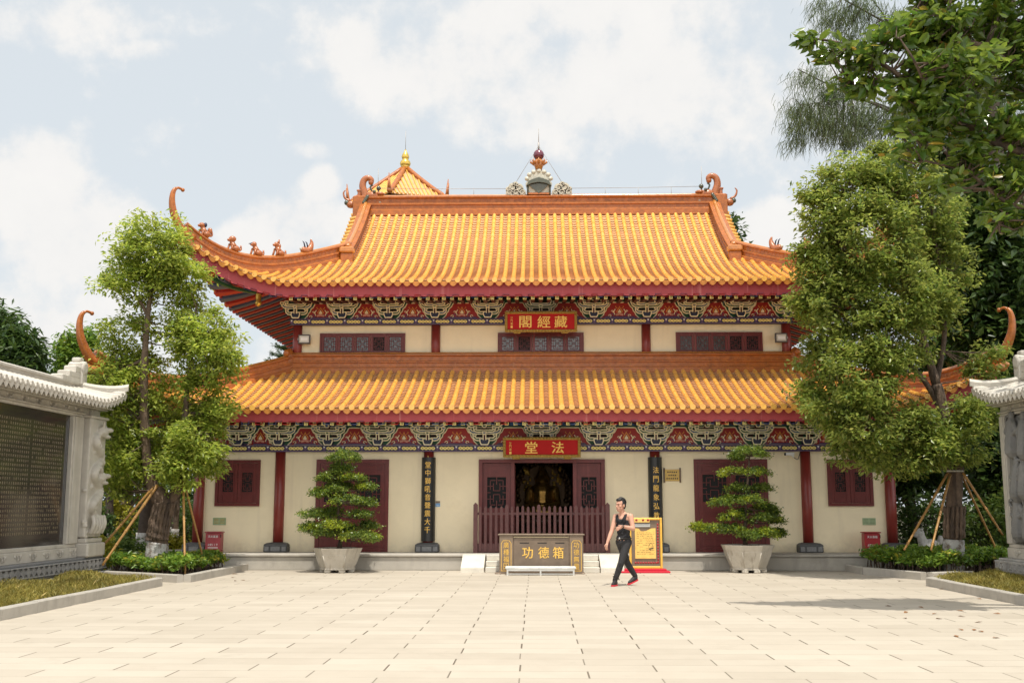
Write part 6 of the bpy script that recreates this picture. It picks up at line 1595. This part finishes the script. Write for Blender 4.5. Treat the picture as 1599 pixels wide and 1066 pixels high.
# ---- hedges and grass
def hedge(poly, z0, z1, n, label, ly_):
    xs = [p[0] for p in poly]; ys = [p[1] for p in poly]; c = (sum(xs)/len(xs), sum(ys)/len(ys), .09)
    t = thing('low_hedge', c, label, 'hedge')
    def inside(x, y):
        r = np.zeros(len(x), bool); k = len(poly)
        for i in range(k):
            (x0, y0), (x1, y1) = poly[i], poly[(i+1) % k]; q = ((y0 > y) != (y1 > y)) & (x < (x1-x0)*(y-y0)/(y1-y0+1e-12)+x0); r ^= q
        return r
    x = NR.uniform(min(xs), max(xs), n*3); y = NR.uniform(min(ys), max(ys), n*3); k = inside(x, y); x, y = x[k][:n], y[k][:n]
    hgt = z0+(z1-z0)*(.82+.13*np.sin(x*5.1+y*3)+.13*np.sin(y*7.7-x*4))
    st = MB(); Cs = []; Cy = []
    for a, c_, h_ in zip(x, y, hgt):
        hh = z0+(h_-z0)*NR.uniform(.45, 1.0)**.6
        if NR.uniform() < .25: st.tube([(a, c_, z0), (a+NR.normal()*.05, c_+NR.normal()*.05, hh)], [.010, .005], 4, caps=False)
        g = NR.normal(size=(13, 3))*np.array([.075, .075, .03])+np.array([a, c_, hh]); (Cy if NR.uniform() < ly_ else Cs).append(g)
    obj('stems', st, 'bark', t)
    V, F = leaves(np.concatenate(Cs), .115, .36, .9, None, -.05); obj('foliage', np_mesh('foliage', V, F, ['leaf_hedge'], wpos(t)), None, t)
    V, F = leaves(np.concatenate(Cy), .115, .36, .9, None, -.1); obj('yellow_shoots', np_mesh('yellow_shoots', V, F, ['leaf_yellow'], wpos(t)), None, t)
hedge([(-7.60, 27.0), (-7.58, 25.2), (-7.62, 23.5), (-9.75, 24.85), (-9.75, 27.0)], .09, .50, 1700, 'low leafy hedge with yellow shoots around the forked tree', .12)
hedge([(8.66, 24.55), (8.02, 26.2), (8.02, 27.3), (10.9, 27.3), (10.9, 25.0), (9.9, 24.85)], .09, .62, 2000, 'low deep green hedge at the foot of the big right-hand tree', .05)
def grass(x0, x1, y0, y1, n, corner):
    x = NR.uniform(x0, x1, n); y = y0+(y1-y0)*NR.uniform(0, 1, n)**.85; k = corner(x, y); x, y = x[k], y[k]
    h = (.10+.10*NR.uniform(0, 1, len(x)))*(.75+.35*np.sin(x*3.1+y*2.2)+.2*np.sin(y*5-x)); h = np.maximum(h, .05)
    C = np.stack([x, y, .09+h*.75], 1); V, F = leaves(C, .13, .13, .2, None, -.9, fold=False); return V, F
V, F = grass(-9.6, -7.66, 13, 23.6, 30000, lambda x, y: y < 22.2+(-7.6-x)*.74)
obj('grass', np_mesh('grass', V, F, ['leaf_grass'], (-8.6, 18, .09)), None, loc=(-8.6, 18, .09), label='dry yellowish grass in the left kerbed bed', cat='grass', kind='stuff')
V, F = grass(8.02, 9.8, 13, 23.9, 30000, lambda x, y: y < 22.65+(x-7.96)*.74)
obj('grass', np_mesh('grass', V, F, ['leaf_grass'], (9, 18, .09)), None, loc=(9, 18, .09), label='olive green grass in the right kerbed bed', cat='grass', kind='stuff')
# fallen leaves
lm_ = MB().add([(-.06, 0, .004), (-.015, -.03, .016), (.06, 0, .006), (-.01, .03, .012)], [(0, 1, 2), (0, 2, 3)]).mesh('fallen_leaf', ['dry_leaf'])
for i in range(26):
    px, py = (R.uniform(1380, 1560), R.uniform(905, 1000)) if i < 20 else (R.uniform(300, 420), R.uniform(892, 930))
    d = at(px, py, 20)-Vector((0, 0, CAMH)); q = Vector((0, 0, CAMH))+d*(-CAMH/d.z)
    o = bpy.data.objects.new('fallen_leaf', lm_); o.location = (q.x, q.y, .006); o.rotation_euler = (R.uniform(-.2, .2), R.uniform(-.2, .2), R.uniform(0, 6)); link(o)
    tag(o, 'dry brown leaf fallen on the pale paving', 'fallen leaf', 'dry leaves on the paving')

# ---- rubber tree reaching in from the right
ly = 15.6
rx_, ry_ = 10.6, 15.8
def RB(px, py, dy=0): return A(px, py, dy)
limbsX = [None]; limbsX = [([(rx_, ry_, 0), (rx_-.1, ry_, 2.5), (rx_-.4, ry_, 4.6), (rx_-1.0, ry_, 6.4), RB(1640, 120)], .36, .10), ([(rx_-.4, ry_, 4.8), RB(1640, 260), RB(1540, 215), RB(1450, 150), RB(1340, 78), RB(1262, 58)], .10, .014), ([(rx_-.9, ry_, 6.0), RB(1600, 110), RB(1500, 60), RB(1430, 20)], .09, .02), ([RB(1540, 215), RB(1470, 160), RB(1400, 125), RB(1330, 125)], .045, .012), ([(rx_-.4, ry_, 4.8), RB(1650, 330), RB(1580, 320), RB(1510, 270), RB(1440, 250)], .07, .014), ([RB(1600, 300), RB(1560, 350), RB(1545, 372)], .03, .008), ([(rx_-.2, ry_, 3.6), (11.0, 17.6, 7.4), (11.6, 20.6, 9.8), (12.2, 23.4, 11.4)], .14, .03), ([RB(1640, 120), RB(1600, 20, .4), RB(1570, -60, .3)], .07, .02), ([RB(1500, 60), RB(1480, 20, -.3), RB(1500, -30, -.3)], .04, .012), ([RB(1450, 150), RB(1430, 100, -.5), RB(1405, 60, -.6)], .03, .01)]
def RBB(px, py, rpx, n, dy=0, fl=.7): return (*AR(px, py, rpx, dy, fl), n)
blobsX = [RBB(1268, 62, 17, 4), RBB(1300, 82, 24, 7), RBB(1350, 88, 40, 18), RBB(1400, 60, 44, 24), RBB(1460, 40, 52, 32), RBB(1530, 40, 60, 38, .3), RBB(1590, 60, 56, 34), RBB(1500, 100, 58, 34, -.4), RBB(1440, 110, 44, 22), RBB(1570, 130, 56, 32, .2), RBB(1330, 128, 18, 6), RBB(1360, 135, 28, 9), RBB(1410, 150, 34, 11), RBB(1540, 190, 46, 24), RBB(1595, 210, 46, 24), RBB(1480, 170, 40, 14, -.3), RBB(1460, 215, 34, 9), RBB(1520, 250, 36, 15), RBB(1580, 280, 42, 22), RBB(1425, 240, 28, 7), RBB(1490, 285, 30, 8), RBB(1560, 330, 26, 7), RBB(1440, 165, 26, 6), RBB(1597, 345, 24, 8), RBB(1410, 200, 20, 4), RBB(1480, -20, 60, 26), RBB(1580, -10, 60, 26), ((11.6, 21.0, 10.6), (1.9, 2.0, 1.2), 70), ((12.2, 23.6, 11.8), (1.9, 1.9, 1.2), 70), ((11.4, 18.6, 10.4), (1.8, 1.8, 1.2), 50), ((10.9, 16.6, 9.6), (1.6, 1.6, 1.1), 40)]  # last blobs are unseen crown, added to shade the right roof horn and wall
tree('rubber_tree', (rx_, ry_, 0), 'rubber tree with big glossy leaves reaching in at the top right', 'tree', None, limbsX, blobsX, 14, .12, .19, 'leaf_rubber', .42, every=1, twig=.012, bark='bark', droop=.15, shell=.25, out=True, oval=True, up=.6)

# ---- casuarina behind, drooping wispy sprays
ly = 33.
cx0, cy0 = 14.6, 33.
t = thing('casuarina_tree', (cx0, cy0, 0), 'tall casuarina with grey drooping needles behind the right-hand trees', 'tree')
b = MB(); stems = []
for i, (pts, r0, r1) in enumerate([([(cx0, cy0, 0), (cx0-.1, cy0, 6), A(1560, 300), A(1545, 60), A(1530, -120)], .38, .12), ([A(1555, 330), A(1480, 240), A(1400, 180), A(1310, 140), A(1245, 108)], .10, .015), ([A(1550, 160), A(1470, 90), A(1390, 40), A(1300, -10)], .09, .02), ([A(1480, 240), A(1400, 175, .3), A(1330, 155), A(1250, 165)], .05, .012), ([A(1556, 420), A(1590, 380), A(1640, 360)], .07, .02), ([A(1555, 330), A(1500, 300, -.6), A(1440, 290, -.8)], .06, .015), ([A(1556, 480), A(1510, 440, -.3), A(1470, 450, -.5)], .06, .015), ([A(1390, 40), A(1370, 10), A(1330, -40)], .04, .01)]):
    P = limb(b, pts, r0, r1, 9 if i == 0 else 6, 0, .06, i); stems += P[6:]
S = np.array([tuple(p) for p in stems]); Vs, Fs, k0 = [], [], 0
def strands(ctr, rad, n, ln):
    global k0
    c = np.array(ctr); r = np.array(rad)
    o = c+NR.normal(size=(n, 3))*r*.5
    d = np.stack([NR.normal(size=n)*.28-.16, NR.normal(size=n)*.28, -np.abs(NR.normal(size=n)*.35+.9)], 1); d /= np.linalg.norm(d, axis=1)[:, None]; L_ = (ln*NR.uniform(.5, 1.3, n))[:, None]
    w = NR.normal(size=(n, 3)); w -= d*(w*d).sum(1)[:, None]; w /= np.linalg.norm(w, axis=1)[:, None]; w *= .0075
    bend = NR.normal(size=(n, 3))*.05; V = np.stack([o-w, o+w, o+d*L_*.5+bend+w*.9, o+d*L_*.5+bend-w*.9, o+d*L_+bend*.5+w*.25, o+d*L_+bend*.5-w*.25], 1).reshape(-1, 3)
    i = k0+np.arange(n)*6; Fs.append(np.concatenate([np.stack([i, i+1, i+2, i+3], 1), np.stack([i+3, i+2, i+4, i+5], 1)])); Vs.append(V); k0 += 6*n
for px, py, rx, rz, n, dy in [(1262, 118, 30, 14, 700, 0), (1300, 140, 34, 22, 1700, 0), (1250, 175, 28, 26, 1400, 0), (1290, 190, 36, 34, 2200, 0), (1340, 180, 38, 36, 2400, .2), (1390, 190, 40, 40, 2200, .3), (1330, 215, 30, 22, 1100, 0), (1245, 210, 20, 20, 700, .1), (1440, 180, 46, 50, 2400, .5), (1500, 170, 50, 60, 2600, .6), (1560, 160, 50, 70, 2600, .5), (1300, 30, 30, 20, 900, 0), (1340, 15, 40, 26, 1600, .1), (1400, 40, 46, 30, 1700, .3), (1280, 5, 22, 14, 450, 0), (1330, 60, 34, 18, 900, .2), (1480, 60, 50, 50, 2000, .5), (1560, 60, 50, 60, 2000, .5), (1560, 330, 44, 60, 3600, 0), (1580, 420, 40, 70, 4200, -.2), (1540, 470, 34, 60, 2600, -.3), (1590, 520, 34, 60, 3200, -.2), (1500, 330, 36, 40, 1700, -.2), (1460, 300, 30, 30, 1000, -.4)]:
    s = (ly+dy)/FPX; c = A(px, py, dy); strands(c, (rx*s, .9, rz*s), int(n*.55), .40)
    for q in range(max(3, n//160)):
        k = np.array(c)+NR.normal(size=3)*np.array([rx*s*.45, .35, rz*s*.4]); j = int(np.argmin(((S-k)**2).sum(1))); a = S[j]; b.tube([Vector(a), Vector((a+k)/2+np.array([0, 0, .08])), Vector(k), Vector(k+np.array([-.05, 0, -.25]))], [.018, .012, .007, .003], 4, caps=False)
obj('trunk', b, 'bark_dark', t)
obj('crown', np_mesh('crown', np.concatenate(Vs), np.concatenate(Fs), ['leaf_pine'], wpos(t)), None, t)

# ---- background trees
def bgtree(name, px, pytop, pybot, Y, wpx, n, leaf, lm, label, group, nper=40, sp=.35, seed=0, bark='bark_dark', cat='tree', trunk_r=.2, aspect=.45, blobs=None):
    global ly
    ly = Y; s = Y/FPX; p = at(px, 790, Y); g = (p.x, p.y, 0.); zt = at(px, pytop, Y).z; zb_ = at(px, pybot, Y).z
    rr = random.Random(seed+px); W = wpx*s; H = (zt-zb_)
    bl = blobs or [((g[0]+rr.uniform(-.55, .55)*W, g[1]+rr.uniform(-.4, .4)*W, zb_+H*rr.uniform(.18, .82)), (W*rr.uniform(.32, .5), W*rr.uniform(.32, .5), H*rr.uniform(.16, .28)), n//7) for _ in range(7)]
    lb = [([g, (g[0]+.1, g[1], zb_*.6), (g[0], g[1], zb_+H*.4), (g[0]-.1, g[1], zb_+H*.8)], trunk_r, trunk_r*.25)]
    for c, r, k in bl: lb.append(([(g[0], g[1], zb_*.7+.2*H), tuple((Vector(c)+Vector((g[0], g[1], zb_+.2*H)))/2), c], trunk_r*.35, .02))
    return tree(name, g, label, cat, group, lb, bl, nper, sp, leaf, lm, aspect, every=4, twig=.02, bark=bark, droop=.2, shell=.4)
bgtree('mango_tree', 8, 492, 650, 33, 42, 200, .34, 'leaf_dark', 'dark glossy tree rising over the left screen wall', None, 50, .30, 1, aspect=.26)
bgtree('mango_tree', -80, 470, 640, 34, 90, 150, .34, 'leaf_dark', 'dark tree at the left edge of the view behind the screen wall', None, 40, .34, 2, aspect=.26)
bgtree('yellow_green_tree', 105, 520, 620, 38, 40, 130, .20, 'leaf_hedge', 'bright yellow-green tree behind the left screen wall ornament', None, 46, .26, 3)
for px, pyt, lab in ((80, 522, 'left of two small dark conifers beyond the left screen wall'), (92, 528, 'right of two small dark conifers beyond the left screen wall')):
    Yc = 55; p = at(px, 790, Yc); zt = at(px, pyt, Yc).z; t = thing('conifer_tree', (p.x, Yc, 0), lab, 'tree', 'small conifers beyond the left wall')
    obj('trunk', MB().tube([(p.x, Yc, 0), (p.x, Yc, zt)], [.16, .02], 7), 'bark_dark', t)
    n = 2600; f = NR.uniform(0, 1, n)**.7; r = (.05+.62*f)*np.sqrt(NR.uniform(.2, 1, n)); q = NR.uniform(0, 2*pi, n); C = np.stack([p.x+r*np.cos(q), Yc+r*np.sin(q), zt-f*4.4+.12*r], 1); V, F = leaves(C, .22, .22, .3, np.stack([np.cos(q), np.sin(q), .4+0*q], 1), 0); obj('crown', np_mesh('crown', V, F, ['leaf_dark'], wpos(t)), None, t)
# wood behind the forked tree: whitewashed trunks, bushes, canopy
wood = [(172, 31, .15, 'bark_dark'), (205, 34, .17, 'bark_dark'), (226, 30, .21, 'bark_dark'), (262, 38, .12, 'bark'), (274, 35, .13, 'bark'), (150, 36, .14, 'bark_dark'), (190, 40, .13, 'bark')]
wl_ = ['slender dark-barked tree just right of the dragon pillar', 'dark tree between the two long bamboo poles', 'thick dark trunk with whitewashed foot left of the forked tree', 'thin pale trunk seen right of the forked tree', 'pale trunk nearest to the hall podium end', 'dark tree directly behind the dragon pillar', 'far pale trunk behind the crossing bamboo poles']
for (px, Y, r, bk), lab in zip(wood, wl_):
    ly = Y; p = at(px, 790, Y); g = (p.x, Y, 0.); lean = R.uniform(-.3, .3)
    bl = [((g[0]+R.uniform(-.9, .7)-.3, Y+R.uniform(-.6, .9), z), (R.uniform(.7, 1.0), .9, .55), 12) for z in (2.9, 3.5, 4.2, 4.8)]
    tr_ = tree('shade_tree', g, lab, 'tree', 'trees in the wood behind the forked tree', [([g, (g[0]+lean*.3, Y, 1.4), (g[0]+lean, Y, 3.2), (g[0]+lean*1.2, Y, 5.2)], r, r*.45)]+[([(g[0]+lean*.8, Y, 2.6), ((c[0]+g[0])/2, c[1], c[2]-.3), c], r*.3, .02) for c, _, _ in bl], bl, 34, .28, .16, 'leaf_mid', .45, wash=(0, .9, r*1.1, r*1.02, [g, (g[0]+lean*.1, Y, .45), (g[0]+lean*.2, Y, .95)]), every=4, twig=.012, bark=bk)
def bush(px, py0, py1, Y, w, lm, label, leaf=.12, n=900, group=None):
    p = at(px, 790, Y); zt = max(.3, at(px, py0, Y).z); W = w*Y/FPX; t = thing('bush', (p.x, Y, 0), label, 'bush', group)
    st = MB(); C = []
    for k in range(n//14):
        q, r = NR.uniform(0, 2*pi), math.sqrt(NR.uniform(0, 1)); h = zt*NR.uniform(.25, 1.0)*(1-.35*r*r); x, y = p.x+W*r*cos(q), Y+W*.8*r*sin(q)
        if k % 3 == 0: st.tube([(p.x, Y, 0), ((x+p.x)/2, (y+Y)/2, h*.6), (x, y, h)], [.018, .012, .005], 4, caps=False)
        C.append(NR.normal(size=(16, 3))*np.array([.13, .13, .08])+np.array([x, y, h]))
    obj('stems', st, 'bark_dark', t); V, F = leaves(np.concatenate(C), leaf, .45, .6, None, .05); obj('foliage', np_mesh('foliage', V, F, [lm], wpos(t)), None, t)
for px, py, Y, w, lm, lab in ((190, 842, 29, 46, 'leaf_mid', 'rounded green bush beside the dragon pillar'), (262, 830, 31, 26, 'leaf_yellow', 'bright yellow-green bush right of the forked trunk'), (185, 775, 33, 26, 'leaf_yellow', 'sparse yellow-leaved bush behind the crossing poles'), (225, 800, 33, 40, 'leaf_mid', 'green bush behind the whitewashed dark trunk'), (150, 790, 30, 30, 'leaf_dark', 'dark bush at the back of the dragon pillar'), (160, 838, 27.0, 9, 'leaf_yellow', 'tiny yellow plant at the foot of the dragon pillar'), (280, 780, 40, 40, 'leaf_mid', 'loose green bush beyond the podium end'), (120, 700, 44, 110, 'leaf_dark', 'broad dark thicket far behind the forked tree'), (215, 690, 46, 100, 'leaf_dark', 'broad dark thicket beyond the whitewashed trunks'), (300, 730, 48, 70, 'leaf_dark', 'dark thicket beyond the end of the hall')):
    bush(px, py, 880, Y, w, lm, lab, .14 if Y < 42 else .24, 1500 if Y < 42 else 2600)
# dark trees filling the right behind the big tree
ly = 33
for i, (px, pyt, pyb, Y, w, lab) in enumerate(((1420, 560, 850, 36, 70, 'dark shade tree just right of the hall corner'), (1530, 420, 860, 35.5, 80, 'dark spreading tree behind the carved screen wall'), (1490, 250, 560, 40, 100, 'tall dark tree behind the crown of the big tree'), (1600, 200, 620, 41, 90, 'tall dark tree at the right edge of the view'), (1535, 40, 330, 38, 84, 'tall dark tree behind the drooping casuarina sprays'), (1565, 250, 620, 31.5, 62, 'dark tree rising straight above the carved screen wall'), (1590, 560, 850, 30, 50, 'low dark tree close behind the carved screen wall'))):
    bgtree('banyan_tree', px, pyt, pyb, Y, w, 260, .30, 'leaf_dark', lab, 'dark trees behind the right-hand tree', 52, .38, i, trunk_r=.28)
for px, py, Y, w, lm, lab in ((1440, 770, 31, 40, 'leaf_dark', 'dark bush right of the hall corner column'), (1550, 760, 29.5, 50, 'leaf_mid', 'sunlit bush between the big tree and the carved wall'), (1510, 740, 33, 60, 'leaf_dark', 'dark bush deep behind the big trunk'), (1600, 745, 28, 46, 'leaf_mid', 'green bush hidden partly by the carved wall')):
    bush(px, py, 880, Y, w, lm, lab, .15, 1800)
# old limb sprawling behind the big tree
# treetops beyond the hall
bgtree('far_tree', 1190, 352, 520, 62, 50, 130, .40, 'leaf_mid', 'treetop showing beyond the right end of the main ridge', None, 46, .42, 31)
bgtree('far_tree', 1150, 340, 520, 66, 22, 80, .40, 'leaf_dark', 'dark treetop close beside the right gable ridge', None, 46, .42, 32)
Yc = 58; p = at(440, 790, Yc); t = thing('norfolk_pine', (p.x, Yc, 0), 'layered pine top beside the left end of the upper floor', 'tree')
zt = at(440, 520, Yc).z; b = MB().tube([(p.x, Yc, 0), (p.x, Yc, zt)], [.2, .02], 7); C = []
for k in range(9):
    z = zt-.1-.42*k; L_ = .35+.2*k
    for j in range(9):
        q = 2*pi*j/9+k; e = Vector((p.x+L_*cos(q), Yc+L_*sin(q), z+.25)); b.tube([(p.x, Yc, z), e], [.03, .01], 4, caps=False)
        for f in np.linspace(.2, 1, 12): C.append(np.array(Vector((p.x, Yc, z)).lerp(e, f))+NR.normal(size=(5, 3))*.06)
obj('trunk', b, 'bark_dark', t); V, F = leaves(np.concatenate(C), .2, .2, .3, None, 0); obj('crown', np_mesh('crown', V, F, ['leaf_dark'], wpos(t)), None, t)
# stone lion by the right corner of the hall
lx, ly2 = 9.95, 28.3
b = MB(); b.bbox(lx-.30, lx+.34, ly2-.2, ly2+.2, 0, .42, .02); b.ball((lx+.06, ly2, .60), (.24, .15, .17)); b.cone((lx-.10, ly2, .60), .14, (lx-.16, ly2, .80), .11); b.ball((lx-.20, ly2, .90), (.13, .12, .12)); b.ball((lx-.30, ly2, .86), (.06, .08, .06)); b.ball((lx-.17, ly2-.09, 1.0), .04); b.ball((lx-.17, ly2+.09, 1.0), .04)
for y in (-.08, .08): b.cone((lx-.16, ly2+y, .62), .06, (lx-.20, ly2+y, .44), .055)
b.ball((lx+.32, ly2, .74), (.08, .08, .12))
obj('stone_lion', fuse('stone_lion', b, ['carved_stone'], .018, 1, (lx, ly2, 0)), None, loc=(lx, ly2, 0), label='small grey stone lion on a block by the right corner of the hall', cat='statue')
